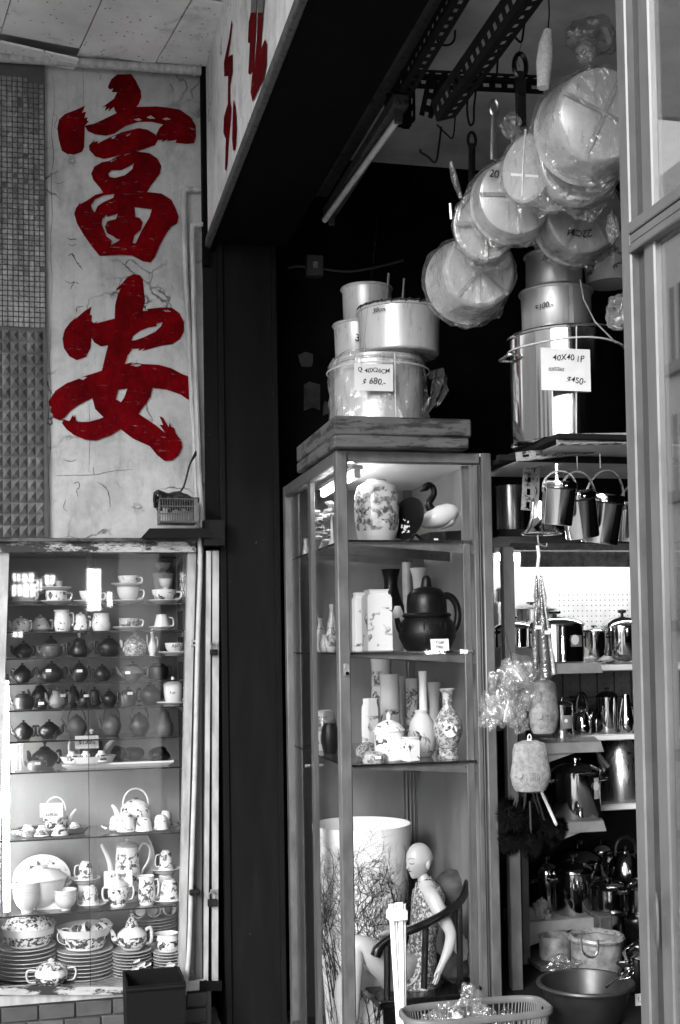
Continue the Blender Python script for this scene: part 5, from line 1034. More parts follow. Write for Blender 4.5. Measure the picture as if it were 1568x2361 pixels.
for i in range(40): twig(rnd.uniform(-1.4, 1.3), zt_ * rnd.uniform(.0, .3), rnd.uniform(-.3, .3), zt_ * rnd.uniform(.1, .2), .002, 3)
br.ob('tree_print', 'ink', dr, False)['kind'] = 'stuff'
print('drum twigs faces', len(br.f))

# ---- seated statue on a black horseshoe chair (about half life size)
YM = 4.70
def S(x, y, dy=0.0): return at(*Z8(x, y), Y=YM + dy)
chair = empty('horseshoe_chair', S(800, 1520, 0) * 1, 'glossy black chair with a curved horseshoe armrest holding the statue', 'chair'); CI = Matrix.Translation(-chair.location)
def ch(m, name): o = m.ob(name, 'lacquer'); o.parent = chair; o.matrix_parent_inverse = CI; return o
hw = .17
railp = bez([S(572, 1318, -hw), S(600, 1262, -hw), S(680, 1205, -hw), S(800, 1160, -hw - .01), S(950, 1085, -hw), S(1060, 1000, -hw * .8), S(1100, 900, -hw * .3), S(1100, 880, hw * .3), S(1040, 890, hw * .8), S(930, 940, hw), S(780, 1010, hw + .01), S(640, 1080, hw), S(500, 1150, hw), S(470, 1200, hw)], 60)
ch(MB().tube(railp, [.021 if i < 4 else .0165 for i in range(len(railp))], 10), 'arm_rail')
for x0, y0, x1, y1, d in ((640, 1225, 640, 1760, -hw + .01), (860, 1130, 850, 1500, -hw + .01), (1050, 1000, 1060, 1760, -hw * .8), (560, 1130, 540, 1760, hw), (1060, 960, 1060, 1760, hw * .7)): ch(MB().tube([S(x0, y0, d), S(x1, y1, d)], .0135, 8), 'leg' if y1 > 1600 else 'post')
a, bq = S(520, 1500, 0), S(1090, 1500, 0); ch(MB().box((a.x, YM - hw - .015, a.z - .035), (bq.x, YM + hw + .015, a.z), .006), 'seat'); c = S(1085, 1200); ch(MB().box((c.x - .008, YM - .05, a.z), (c.x + .008, YM + .05, S(0, 900).z), .004), 'back_splat'); ch(MB().box((a.x + .02, YM - hw - .012, a.z - .10), (bq.x, YM - hw - .002, a.z - .036)), 'apron')
stt = empty('seated_statue', S(790, 1490), 'bald seated lady statue in a sleeveless flowered dress, eyes lowered', 'statue'); SI = Matrix.Translation(-stt.location)
def skin(name, nodes, edges, mat, parent, sub=2, root=0):
    me = bpy.data.meshes.new(name); me.from_pydata([tuple(n[0]) for n in nodes], edges, []); me.update(); o = link(name, me, mat); o.parent = parent; o.matrix_parent_inverse = SI
    bm_ = bmesh.new(); bm_.from_mesh(me); ly = bm_.verts.layers.skin.verify(); bm_.verts.ensure_lookup_table()
    for i, n in enumerate(nodes): bm_.verts[i][ly].radius = (n[1], n[2] if len(n) > 2 else n[1]); bm_.verts[i][ly].use_root = (i == root)
    bm_.to_mesh(me); bm_.free(); md = o.modifiers.new('skin', 'SKIN'); md.use_smooth_shade = True; s_ = o.modifiers.new('sub', 'SUBSURF'); s_.levels = sub; s_.render_levels = sub; return o
N = []; ED = []
def nd(p, r, r2=None, prev=None):
    N.append((p, r, r2 or r)); 
    if prev is not None: ED.append((prev, len(N) - 1))
    return len(N) - 1
hip = nd(S(800, 1420), .062); wst = nd(S(835, 1230), .045, prev=hip); chs = nd(S(862, 1060), .056, prev=wst); nb = nd(S(858, 930), .036, prev=chs); nk = nd(S(846, 880), .023, prev=nb); nk2 = nd(S(838, 835), .022, prev=nk)
sh_ = nd(S(900, 985, -.085), .034, prev=nb); el0 = nd(S(948, 1080, -.125), .031, prev=sh_); el = nd(S(1008, 1190, -.14), .024, prev=el0); fa = nd(S(990, 1280, -.14), .022, prev=el); wr = nd(S(948, 1375, -.14), .0135, prev=fa); pm = nd(S(936, 1405, -.14), .0145, .009, prev=wr)
for dx, dy_, ln, o_ in ((-16, -.006, 70, 0), (-6, -.009, 78, 1), (3, -.004, 76, 2), (10, .004, 64, 3)):
    k1 = nd(S(932 + dx * .7, 1430, -.14 + dy_ * .8), .0048, prev=pm); k2 = nd(S(926 + dx, 1405 + ln * .65, -.14 + dy_), .0042, prev=k1); nd(S(915 + dx, 1405 + ln, -.14 + dy_), .0034, prev=k2)
t1 = nd(S(918, 1412, -.15), .005, prev=pm); nd(S(908, 1440, -.152), .0038, prev=t1)
s2 = nd(S(880, 985, .09), .034, prev=nb); e2 = nd(S(830, 1160, .14), .025, prev=s2); w2_ = nd(S(660, 1180, .02), .015, prev=e2); p2 = nd(S(622, 1190, -.01), .014, .009, prev=w2_)
for dx in (-1, 0, 1): nd(S(585, 1200 + 8 * dx, -.01 + .012 * dx), .0045, prev=nd(S(600, 1195, -.01 + .01 * dx), .005, prev=p2))
th = nd(S(690, 1400, -.07), .078, prev=hip); th2 = nd(S(560, 1310, -.08), .066, prev=th); kn = nd(S(455, 1225, -.08), .052, prev=th2); cf = nd(S(440, 1400, -.09), .046, prev=kn); nd(S(440, 1720, -.10), .026, prev=cf)
tb = nd(S(640, 1460, .07), .066, prev=hip); kb = nd(S(400, 1430, .05), .046, prev=tb); cb_ = nd(S(392, 1560, .05), .042, prev=kb); nd(S(420, 1800, .05), .026, prev=cb_)
skin('body', N, ED, 'mannequin_skin', stt)
# head
bm_ = bmesh.new(); bmesh.ops.create_icosphere(bm_, subdivisions=5, radius=1)
def ga(v, c, s): return math.exp(-((Vector(v) - Vector(c)).length / s) ** 2)
for v in bm_.verts:
    d = v.co.normalized(); f, y, z = -d.x, d.y, d.z
    k = 1 + .10 * ga((f, y, z), (.98, 0, -.08), .13) + .17 * ga((f, y, z), (.97, 0, -.24), .10) + .06 * ga((f, y, z), (.85, 0, -.52), .12) + .16 * ga((f, y, z), (.66, 0, -.78), .24) - .045 * ga((f, y, z), (.9, .33, .02), .17) - .045 * ga((f, y, z), (.9, -.33, .02), .17) + .03 * ga((f, y, z), (.93, 0, .2), .3) - .06 * ga((f, y, z), (.8, 0, -.42), .07) - .05 * ga((f, y, z), (.99, 0, .06), .12)
    yy = y * .046 * (1 + .42 * min(0, z)); xx = (-f * .058) * (1 if f > 0 else 1.08 * (1 + .35 * min(0, z)))
    v.co = Vector((xx * k, yy * k, z * .071 * k))
for fce in bm_.faces: fce.smooth = True
me = bpy.data.meshes.new('head'); bm_.to_mesh(me); bm_.free(); hd = link('head', me, 'mannequin_skin'); hd.location = S(822, 772) - stt.location; hd.parent = stt; hd.rotation_euler = (0, -.08, .38)
from mathutils.bvhtree import BVHTree
hb_ = BVHTree.FromPolygons([v.co.copy() for v in me.vertices], [tuple(p.vertices) for p in me.polygons])
def face_pt(y, z, lift=.0004): h_ = hb_.ray_cast(Vector((-.2, y, z)), Vector((1, 0, 0)))[0]; return Vector((h_.x - lift, y, z)) if h_ is not None else Vector((0, y, z))
for s in (-1, 1):
    MB().lathe([(E, -.5), (.8, -.3), (1, .1), (.7, .45), (E, .5)], 12, cap=False).xf(Matrix.Translation((.010, s * .044, -.014)) @ Matrix.Rotation(.25, 4, 'Y') @ Matrix.Diagonal((.011, .006, .036, 1))).ob('ear', 'mannequin_skin', hd)
    MB().tube([face_pt(s * (.007 + .0035 * i), .001 - .003 * math.sin(PI * i / 6)) for i in range(7)], [.0007, .0013, .0017, .0018, .0017, .0013, .0008], 5).ob('eyelid', 'ink', hd); MB().tube([face_pt(s * (.006 + .0038 * i), .016 + .005 * math.sin(PI * i / 6.5)) for i in range(7)], .0009, 5).ob('eyebrow', 'ink', hd)
MB().tube([face_pt(-.010 + .0033 * i, -.0335 - .001 * math.cos(PI * i / 3)) for i in range(7)], [.0006, .0012, .0018, .0016, .0018, .0012, .0006], 6).ob('lips', 'cloth_grey', hd)
# dress: collar, bodice and skirt that leaves the thigh bare
rings = [(846, 872, .028, .026, 0), (852, 900, .034, .034, 0), (864, 935, .056, .078, 0), (874, 985, .066, .092, .0), (868, 1060, .064, .082, 0), (856, 1130, .060, .074, 0), (842, 1220, .052, .066, 0), (830, 1310, .062, .080, 0), (815, 1400, .078, .098, 0), (800, 1470, .092, .108, 0), (800, 1520, .094, .105, 0)]
m = MB(); sg = 28; vs = []
for x, y, a, bq, d in rings:
    c = S(x, y, d); vs += [(c.x + a * math.cos(2 * PI * i / sg), c.y + bq * math.sin(2 * PI * i / sg), c.z + (.012 * math.cos(2 * PI * i / sg) if y < 1000 else 0)) for i in range(sg)]
m.add(vs, [(j * sg + i, (j + 1) * sg + i, (j + 1) * sg + (i + 1) % sg, j * sg + (i + 1) % sg) for j in range(len(rings) - 1) for i in range(sg)])
d_ = m.ob('dress', 'dress'); d_.parent = stt; d_.matrix_parent_inverse = SI
fl = S(820, 1380, -.115); fb = MB().add([S(745, 1405, -.10), S(800, 1400, -.115), S(845, 1385, -.11), S(830, 1450, -.11), S(790, 1500, -.10), S(745, 1520, -.10)], [(0, 1, 2, 3, 4, 5)])
pip = MB().tube(bez([S(836, 1040, -.10), S(845, 1120, -.1), S(848, 1180, -.085)], 10), .002, 5).ob('piping', 'porcelain_grey'); pip.parent = stt; pip.matrix_parent_inverse = SI
pip = MB().tube(bez([S(826, 1385, -.105), S(815, 1430, -.11), S(785, 1470, -.10), S(745, 1492, -.1)], 12), .0028, 5).ob('hem', 'porcelain_grey'); pip.parent = stt; pip.matrix_parent_inverse = SI
pip = MB().tube(bez([S(805, 900, -.02), S(796, 960, -.04), S(790, 1020, -.05)], 10), .002, 5).ob('piping', 'porcelain_grey'); pip.parent = stt; pip.matrix_parent_inverse = SI
# crumpled dark cloth bags behind her
def crumple(s_, seed, amp, sub, freq, squash=(1, 1, 1)):
    """sphere crushed into facets, like film or cloth stuffed in a bag"""
    bm_ = bmesh.new(); bmesh.ops.create_icosphere(bm_, subdivisions=sub, radius=1); off = Vector((seed * 3.7, seed * 1.3, seed * 2.1))
    for v in bm_.verts:
        d = v.co.normalized(); f1 = MN.voronoi(d * freq + off)[0]; k = 1 - amp * .55 + amp * (f1[1] - f1[0]) * 1.1 + amp * .7 * MN.noise(d * freq * .8 + off)
        v.co = Vector((d.x * squash[0], d.y * squash[1], d.z * squash[2])) * k * s_
    return bm_
def lump(name, label, cat, c, rx_, ry_, rz_, mat, seed, amp=.12, sub=4, fr=(2, 7)):
    bm_ = crumple(1.0, seed, amp * 1.2, 4 if mat.startswith('film') else sub, 1.5 if mat.startswith('film') else 1.6, (rx_, ry_, rz_))
    for f_ in bm_.faces: f_.smooth = not mat.startswith('film')
    me = bpy.data.meshes.new(name); bm_.to_mesh(me); bm_.free(); o = link(name, me, mat); o.location = c; return tag(o, label, cat)
lump('cloth_bundle', 'dark crumpled cloth bag stuffed behind the statue shoulder', 'bag', S(1010, 930, .06), .085, .07, .075, 'cloth_grey', 2); lump('cloth_bundle', 'dark knotted bundle on the chair seat behind the statue', 'bag', S(1030, 1380, .0), .075, .08, .06, 'cloth_grey', 8)
lump('gauze_bow', 'pale gauze bow tied to the rear bundle', 'bow', S(1065, 1270, -.05), .03, .03, .06, 'pink_bow', 5, .25)
# white sticks leaning in front
for i, (xt, yt_, xb) in enumerate(((662, 1020, 712), (680, 1018, 716), (700, 1012, 722), (718, 1010, 730), (734, 1018, 738))):
    a, bq = at(*Z8(xt, yt_), Y=4.12 + .012 * (i % 3)), at(*Z8(xb, 1800), Y=4.06 + .012 * (i % 3)); bq = a + (bq - a) * ((a.z - .02) / (a.z - bq.z))
    o = MB().tube([a, bq], .0105, 4, up=(1, .3, 0)).ob('white_stick', 'white_stick', smooth=False); tag(o, 'long white wooden stick in the bundle leaning before the glass cabinet', 'stick', 'bundle of white sticks')
a = at(*Z8(697, 1075), Y=4.1); tag(MB().box((a.x - .032, a.y - .018, a.z - .022), (a.x + .034, a.y + .03, a.z + .012), .003).ob('paper_band', 'white_stick'), 'white band holding the bundle of sticks together', 'band')
# planks on the cabinet roof
for i, (yb_, yt_, xr_, lab) in enumerate(((1031, 1001, 1082, 'lower dark weathered plank on the cabinet roof'), (1000, 957, 1088, 'upper dark weathered plank carrying the wrapped pot'))):
    c = at(771, yb_, Y=4.24); zt_ = at(771, yt_, Y=4.24).z; zb_ = max(c.z, ZT + .002) if i == 0 else zprev + .0015; zprev = zt_
    m = MB(); n = 9; x1_ = at(xr_, 1000, Y=4.24).x; y1_ = at(684, 1052, X=c.x).y
    m.box((c.x, 4.24, zb_), (x1_, y1_, zt_), .006); tag(m.ob('roof_plank', 'peeling_wood'), lab, 'plank')
ZP = zprev
# ------------------------------------------------------------------ ceiling rails, hooks and hanging pots
Z2 = lambda x, y: (x * .57353 + 668.7, y * .57353)
ZA = lambda x, y: (x * .33824 + 922.4, y * .33824)
ZQ = lambda x, y: (x * .33824 + 922.4, y * .33824 + 345.9)
Z4 = lambda x, y: (x * .59558 + 634.1, y * .59558 + 576.5)
def slotted(label, p0, p1, wid, nrm, mat='rust_steel', name='slotted_rail', pitch=.05, grp=None):
    """angle iron with a row of slots; the slots are openings between two strips and bridges"""
    p0, p1 = Vector(p0), Vector(p1); t = (p1 - p0).normalized(); n_ = Vector(nrm); n_ = (n_ - n_.dot(t) * t).normalized(); w = t.cross(n_); L_ = (p1 - p0).length
    root = empty(name, p0, label, 'rail', grp); T = Matrix(((t.x, n_.x, w.x, 0), (t.y, n_.y, w.y, 0), (t.z, n_.z, w.z, 0), (0, 0, 0, 1)))
    m = MB().box((0, 0, 0), (L_, .0025, wid * .32)).box((0, 0, wid * .62), (L_, .0025, wid)); s = 0
    while s < L_: m.box((s, .0001, wid * .32), (min(s + pitch * .5, L_), .0024, wid * .62)); s += pitch
    m.xf(T).ob('web', mat, root, False)
    m = MB().box((0, .0026, 0), (L_, wid * .42, .0025)).box((0, wid * .68, 0), (L_, wid, .0025)); s = 0
    while s < L_: m.box((s, wid * .42, .0001), (min(s + pitch * .5, L_), wid * .68, .0024)); s += pitch
    m.xf(T).ob('flange', mat, root, False); return root
def hook(label, pts, r=.004, mat='rust_steel', name='wire_hook'): tag(MB().tube(bez(pts, 6 * (len(pts) - 1)), r, 7).ob(name, mat), label, 'hook')
# batten light, unlit
zc_ = 3.62
a, bq = at(749, 507, Z=zc_), at(917, 276, Z=zc_)
fl = empty('ceiling_batten_light', bq, 'unlit fluorescent tube on a dusty batten under the shop ceiling', 'lamp'); FI = -bq
MB().tube([a + FI, Vector((0, 0, 0))], .0135, 12).ob('tube', 'tube_off', fl)
m = MB().box((-.03, -.05, .03), (.03, (a - bq).y + .05, .075), .004); m.ob('batten', 'rust_paint', fl)
for yy in (-.02, (a - bq).y + .002): MB().box((-.014, yy, -.018), (.014, yy + .02, .03), .002).ob('socket', 'aluminium_dark', fl)
# two timber runners beside it
for (x0, y0, x1, y1, w, lab, mt) in ((672, 520, 945, -10, .055, 'grey painted timber runner along the shop ceiling', 'peeling_wood'), (712, 505, 988, -10, .03, 'second slimmer timber runner along the shop ceiling', 'rust_paint')):
    zz = 3.86; a, bq = at(x0, y0, Z=zz), at(x1, y1, Z=zz); tag(MB().box((a.x - w / 2, bq.y - .3, zz), (a.x + w, a.y, zz + .05), .004).ob('ceiling_runner', mt), lab, 'runner')
tag(MB().box((at(800, 350, Z=3.9).x, 2.2, 3.9), (at(800, 350, Z=3.9).x + .02, 5.5, 4.04)).ob('dark_fascia', 'dark_board'), 'dark fascia board beside the ceiling runners', 'board')
a, bq = at(*Z2(380, 470), Z=3.70), at(*Z2(655, -20), Z=3.70); slotted('rusty slotted rail above the batten light', a, bq + Vector((0, -.3, 0)), .055, (1, 0, 0))
a, bq = at(*Z2(590, 490), Z=3.48), at(*Z2(955, -20), Z=3.48); slotted('heavy slotted hanging rail with hooks running toward the door', a, bq + Vector((0, -.5, 0)), .07, (1, 0, .3))
a, bq = at(*Z2(500, 305), Y=4.35), at(*Z2(1015, 330), Y=4.35); slotted('slotted cross rail spanning beneath the shop ceiling', a, bq, .05, (0, -1, .05))
a, bq = at(*Z2(600, 330), Y=4.2), at(*Z2(570, 478), Y=4.2); slotted('short slotted strap hanging left of the heavy rail', a, bq, .05, (0, -1, 0))
a, bq = at(*Z2(475, 290), Y=4.5), at(*Z2(478, 520), Y=4.5); slotted('dark slotted drop bracket at the tube end', a, bq, .09, (0, -1, 0))
def h2(pts, Y, conv=Z2): return [at(*conv(*p), Y=Y) for p in pts]
hook('open J-shaped rusty hook below the first rail', h2([(588, 100), (590, 150), (605, 178), (640, 180), (660, 160), (664, 122)], 4.0))
hook('square bent wire hook at the heavy rail end', h2([(608, 510), (598, 590), (585, 652), (555, 630), (526, 612), (524, 600)], 4.0))
hook('closed loop hook near the rail end', h2([(718, 350), (712, 440), (722, 500), (738, 490), (740, 430), (750, 340)], 4.1)); hook('triangular wire hook high on the heavy rail', h2([(948, 50), (940, 110), (930, 168), (905, 150), (885, 138)], 3.7))
hook('thin rod hook below the heavy rail', h2([(840, 190), (835, 240), (832, 300)], 3.9)); hook('bent wire stay under the heavy rail', h2([(590, 500), (630, 540), (655, 552), (664, 470)], 4.05, Z2), .003)
hook('thin chain wire holding the black handle', h2([(932, 170), (915, 240), (925, 270)], 3.6), .0015, 'galv'); hook('rusty wire hanging the white taped handle', h2([(1040, -10), (1042, 60), (1036, 125)], 3.2), .002, 'rust_steel')

def disc_pot(label, px, py, rpx, Y, depth, mat, flare=1.12, rz=-.14, rx=.10, film=True, cross=True, name='hanging_pot', cat='pot', ring=False, text=(), seed=1, angle=.6, squash=1.0, filmmat='film'):
    """pot hung sideways: base disc faces the camera side (-Y local), mouth behind it"""
    c = at(px, py, Y=Y); r = rpx * mpp(c); root = empty(name, c, label, cat); root.rotation_euler = (rx, 0, rz); Mx = Matrix.Rotation(-PI / 2, 4, 'X') @ Matrix.Diagonal((1, squash, 1, 1))
    if ring: prof = [(E, .012), (r * .86, .012), (r * .9, .002), (r * .97, 0), (r, .006), (r, depth), (r * .97, depth), (r * .96, .016), (E, .016)]
    else: prof = [(E, 0), (r * .9, 0), (r * .98, depth * .05), (r * (1 + (flare - 1) * .2), depth * .2), (r * flare * .98, depth * .95), (r * flare * 1.04, depth), (r * flare, depth * 1.01), (r * flare * .95, depth * .95), (r * .92, .01), (E, .008)]
    MB().lathe(prof, 44, cap=False).xf(Mx).ob('body', mat, root)
    if ring: MB().tube([(math.cos(a_) * r * .99, .003, math.sin(a_) * r * .99 * squash) for a_ in [2 * PI * i / 40 for i in range(40)]], .004, 6, closed=True).ob('rim', 'steel_satin', root)
    if cross:
        for k in (0, 1):
            an = angle + k * PI / 2; d = Vector((math.cos(an), 0, math.sin(an) * squash)); e_ = Vector((-math.sin(an), 0, math.cos(an))) * .006; o_ = Vector((0, -.0062 - k * .0012, 0))
            MB().add([d * r * 1.01 + e_ + o_, d * r * 1.01 - e_ + o_, -d * r * 1.01 - e_ + o_, -d * r * 1.01 + e_ + o_], [(0, 1, 2, 3)]).ob('tape', 'tape', root, False)
    for s_, fx, fz, sz, ro in text: write(s_, root, (fx * r, -.0085, fz * r), sz * r, (PI / 2, ro, 0))
    if film:
        r_ = random.Random(seed); ph = [r_.uniform(0, 6) for _ in range(6)]
        def wob(a_, z): return 1 + .018 * math.sin(5 * a_ + ph[0] + 9 * z) + .014 * math.sin(11 * a_ + ph[1] - 30 * z) + .012 * math.sin(17 * a_ + ph[2] + 44 * z)
        R_ = r * flare; fp = [(E, -.010), (r * .5, -.012), (r * .95, -.009), (r * 1.045, .004)] + [(r * 1.05 + (R_ - r) * k + .01 * k, depth * k) for k in (.15, .3, .5, .7, .85)] + [(R_ * 1.13, depth * 1.02), (R_ * .8, depth * 1.12), (R_ * .4, depth * 1.16)]
        if ring: fp = [(E, -.010), (r * .9, -.010), (r * 1.04, -.003), (r * 1.07, depth * .5), (r * 1.04, depth * 1.2), (r * .8, depth * 1.35)]
        fm = MB().lathe(fp, 46, cap=False, wob=wob); sd_ = Vector((seed * 1.7, seed * 2.9, seed))
        for v in fm.v:         # drawn tight into pleats and facets
            rr_ = math.hypot(v.x, v.y); an_ = math.atan2(v.y, v.x); pl_ = math.sin(an_ * 9 + 2 * math.sin(an_ * 3 + seed)) * min(1, rr_ / r)
            n3 = MN.noise_vector(v * 38 + sd_); v += n3 * .0045 + Vector((0, 0, -.0025 * pl_ * (1 if v.z < .01 else .3)))
            if rr_ > .01: v.x *= 1 + .006 * pl_; v.y *= 1 + .006 * pl_
        f_ = fm.xf(Mx).ob('film_wrap', filmmat, root, False)
        # loose tail of film
        tl = MB(); vs = []; na, nb_ = 40, 6; sd = Vector((seed * 2.3, seed * 1.1, 0))
        for i in range(na):
            for j in range(nb_): a_ = -2.75 + i * .052; q = R_ * (1.02 + (.035 + .02 * math.sin(i * .35 + seed)) * j * (1 - abs(2 * i / (na - 1) - 1) ** 4)); n3 = MN.noise_vector(Vector((a_ * 9, j * .7, 0)) + sd) * .012; vs.append((math.cos(a_) * q + n3.x * .5, depth * .55 + n3.y * 1.2, math.sin(a_) * q * squash + n3.z * .5))
        tl.add(vs, [(i * nb_ + j, i * nb_ + j + 1, (i + 1) * nb_ + j + 1, (i + 1) * nb_ + j) for i in range(na - 1) for j in range(nb_ - 1)]).ob('film_tail', filmmat, root, False)
    return root
A_ = 'aluminium_pot'
disc_pot('large film-wrapped pot with taped cross base, lowest of the hanging row', 1108, 622, 84, 3.90, .19, A_, 1.16, rz=-.08, rx=.08, seed=1, angle=.85)
disc_pot('rimmed round pan lid with tape cross, second in the hanging row', 1120, 517, 72, 3.74, .03, A_, ring=True, seed=2, angle=.0, squash=1.14, film=True)
disc_pot('pale round pan base with a scribbled size, third in the hanging row', 1192, 450, 88, 3.58, .10, A_, 1.05, seed=3, angle=.0, text=(('20', -.62, .5, .26, 0), ('公分', -.25, .42, .22, .1)))
disc_pot('dim film-wrapped pot marked 22CM upside down', 1350, 492, 90, 3.55, .13, 'aluminium_bucket', 1.08, seed=4, angle=1.05, text=(('22CM', -.15, -.5, .26, PI), ('29', .0, .55, .26, PI)), filmmat='film_dark')
disc_pot('rimmed pan wrapped in loose film below the biggest pot', 1344, 366, 96, 3.22, .07, A_, ring=True, seed=5, angle=1.1)
disc_pot('biggest film-wrapped pot nearest the sliding door', 1392, 262, 108, 3.02, .16, A_, 1.14, rz=-.12, seed=6, angle=1.15)
p = disc_pot('narrow wrapped saucepan turned edge-on with white tape', 1210, 388, 78, 3.34, .13, A_, 1.06, rz=-1.15, seed=7, cross=False)
c = at(1208, 405, Y=3.25); tag(MB().box((c.x - .04, c.y, c.z - .003), (c.x + .045, c.y + .002, c.z + .005)).ob('tape_strip', 'white_enamel'), 'white tape crossing the edge-on saucepan', 'tape'); tag(MB().tube(bez([at(1212, 298, Y=3.26), at(1206, 380, Y=3.245), at(1204, 455, Y=3.25)], 10), .003, 6).ob('cord', 'string'), 'pale cord tied round the edge-on saucepan', 'cord')
# handles of the hanging pans
def handle(label, pts, Y, r, mat, hole=True):
    P_ = [at(*ZA(*q), Y=Y) for q in pts]; root = empty('pan_handle', P_[-1], label, 'handle'); off = -P_[-1]; m = MB().tube([q + off for q in P_], r, 8, flat=.45); m.ob('shaft', mat, root)
    if hole:
        t = P_[0] + off; MB().tube([(t.x + math.cos(a_) * r * 1.1, t.y, t.z + math.sin(a_) * r * 2.2 + r) for a_ in [2 * PI * i / 18 for i in range(18)]], r * .42, 6, closed=True).ob('eye', mat, root)
handle('bright steel pan handle with an eye, rising from the third pan', [(642, 760), (640, 900), (638, 1090)], 3.6, .012, 'steel_satin'); handle('black pan handle with an eye, hung on thin chain', [(820, 490), (822, 650), (824, 860)], 3.45, .018, 'bakelite')
handle('dim handle behind the batten of hanging pans', [(490, 980), (490, 1050), (490, 1300)], 4.0, .013, 'rust_steel')
tag(MB().tube([at(*ZA(1010, 208), Y=3.1), at(*ZA(995, 300), Y=3.1), at(*ZA(985, 420), Y=3.1), at(*ZA(975, 600), Y=3.1)], [.012, .020, .023, .016], 10).ob('taped_handle', 'rope_white'), 'pan handle bandaged in white paper near the biggest pot', 'handle')
tag(MB().tube([at(*ZQ(345, 85), Y=3.85), at(*ZQ(372, 200), Y=3.85), at(*ZQ(415, 330), Y=3.85)], [.008, .013, .008], 8).ob('pan_handle', 'film'), 'film-wrapped stick handle above the second lid', 'handle'); tag(MB().tube([at(*ZQ(342, 365), Y=3.95), at(*ZQ(350, 470), Y=3.95)], .006, 6).ob('pan_handle', 'steel_satin'), 'stub of steel handle above the lowest hanging pot', 'handle')
lump('film_bag', 'dusky knotted plastic bag above the biggest pot', 'bag', at(1368, 82, Y=3.05), .085, .06, .055, 'film_dark', 21, .3, 4, (3, 9)); lump('film_knot', 'gathered film neck above the biggest pot', 'film', at(1350, 122, Y=3.02), .03, .03, .03, 'film', 22, .2)
lump('film_bag', 'crumpled clear film tuft above the edge-on saucepan', 'film', at(*ZA(760, 860), Y=3.4), .035, .03, .05, 'film', 23, .45, 4, (4, 12)); lump('film_bag', 'shiny film bulge beside the door below the hanging pots', 'film', at(1425, 720, Y=3.2), .035, .05, .06, 'film', 24, .3); lump('film_bag', 'small clear film twist at the edge of the dim pot', 'film', at(1412, 525, Y=3.3), .02, .02, .05, 'film', 25, .3)
# ------------------------------------------------------------------ pots on the cabinet roof
def pail(label, x0, x1, yt, yb, Y, mat, conv=Z4, z=None, flare=1.04, rim=True, bail=False, text=(), name='metal_pot', tape=False, lid=False, side_handles=False):
    A, B = conv(x0, yb), conv(x1, yt); c = at((A[0] + B[0]) / 2, A[1], Y=Y); k = mpp(c); r = (B[0] - A[0]) * k / 2; h = (A[1] - B[1]) * k; root = empty(name, (c.x, Y, z if z is not None else c.z), label, 'pot')
    rb2 = r / flare; MB().lathe([(E, 0), (rb2 * .96, 0), (rb2, .006), (r, h - .008), (r * 1.03, h - .006), (r * 1.035, h), (r * .97, h), (r * .95, h * .9), (rb2 * .93, .01), (E, .01)], 40, cap=False).ob('body', mat, root)
    if rim: MB().tube([(math.cos(a_) * r * 1.02, math.sin(a_) * r * 1.02, h - .004) for a_ in [2 * PI * i / 36 for i in range(36)]], .006, 6, closed=True).ob('rim', mat, root)
    if bail: MB().tube([(math.cos(a_) * r * 1.02, -.01 - r * .95 * math.sin(a_) * .75, h - .01 - r * 1.0 * math.sin(a_)) for a_ in [PI * i / 16 for i in range(17)]], .0025, 6).ob('bail_handle', 'galv', root)
    if tape: MB().box((-.008, -r * 1.045, 0), (.008, -r * 1.03, h)).ob('tape', 'tape', root); 
    if lid: MB().lathe([(E, h + .001), (r * 1.02, h + .001), (r * 1.02, h + .012), (r * .6, h + .02), (E, h + .022)], 36, cap=False).ob('lid', mat, root)
    for s_, fx, fz, sz in text: a_ = fx; o = write(s_, root, (math.sin(a_) * (r * 1.03 + .002), -math.cos(a_) * (r * 1.03 + .002), fz * h), sz * h, (PI / 2, 0, a_)); 
    return root, r, h
z_ = ZP + .001
wp, r, h = pail('big pot wrapped in crackled film and tied with string on the cabinet roof', 232, 572, 368, 640, 4.62, A_, z=z_, flare=1.0, lid=True)
wp.location.z = z_
wb = random.Random(9); ph = [wb.uniform(0, 6) for _ in range(5)]
fw_ = MB().lathe([(r * 1.1, .004), (r * 1.16, h * .1), (r * 1.13, h * .2), (r * 1.1, h * .3), (r * 1.12, h * .42), (r * 1.1, h * .54), (r * 1.13, h * .66), (r * 1.12, h * .78), (r * 1.09, h * .88), (r * 1.09, h * .98), (r * 1.02, h * 1.10), (r * .8, h * 1.13), (E, h * 1.12)], 54, cap=False, wob=lambda a_, z: 1 + .03 * math.sin(5 * a_ + ph[0] + 14 * z) + .02 * math.sin(9 * a_ + ph[1] - 30 * z) + .018 * math.sin(15 * a_ + ph[2] + 44 * z))
for v in fw_.v: v += MN.noise_vector(v * 26) * .009
fw_.ob('film_wrap', 'film', wp, False)
m = MB(); vs = []
for i in range(10):
    for j in range(5): a_ = -1.15 + i * .16; q = r * (1.12 + .10 * j + .04 * math.sin(i * 2 + j)); vs.append((math.cos(a_ * .9) * q, -.08 + math.sin(a_ * .3) * q * .3 + .02 * math.sin(3 * j + i), h * (.12 + .085 * i) + .012 * math.sin(2 * i + j)))
m.add(vs, [(i * 5 + j, i * 5 + j + 1, i * 5 + j + 6, i * 5 + j + 5) for i in range(9) for j in range(4)]).ob('film_tail', 'film', wp, False)
MB().tube([(math.cos(a_) * r * 1.17, math.sin(a_) * r * 1.17, h * .88) for a_ in [2 * PI * i / 40 for i in range(40)]], .003, 6, closed=True).ob('string', 'string', wp); MB().tube([(.012, -r * 1.2, .01), (.010, -r * 1.17, h * .5), (.012, -r * 1.17, h)], .003, 6).ob('string', 'string', wp)
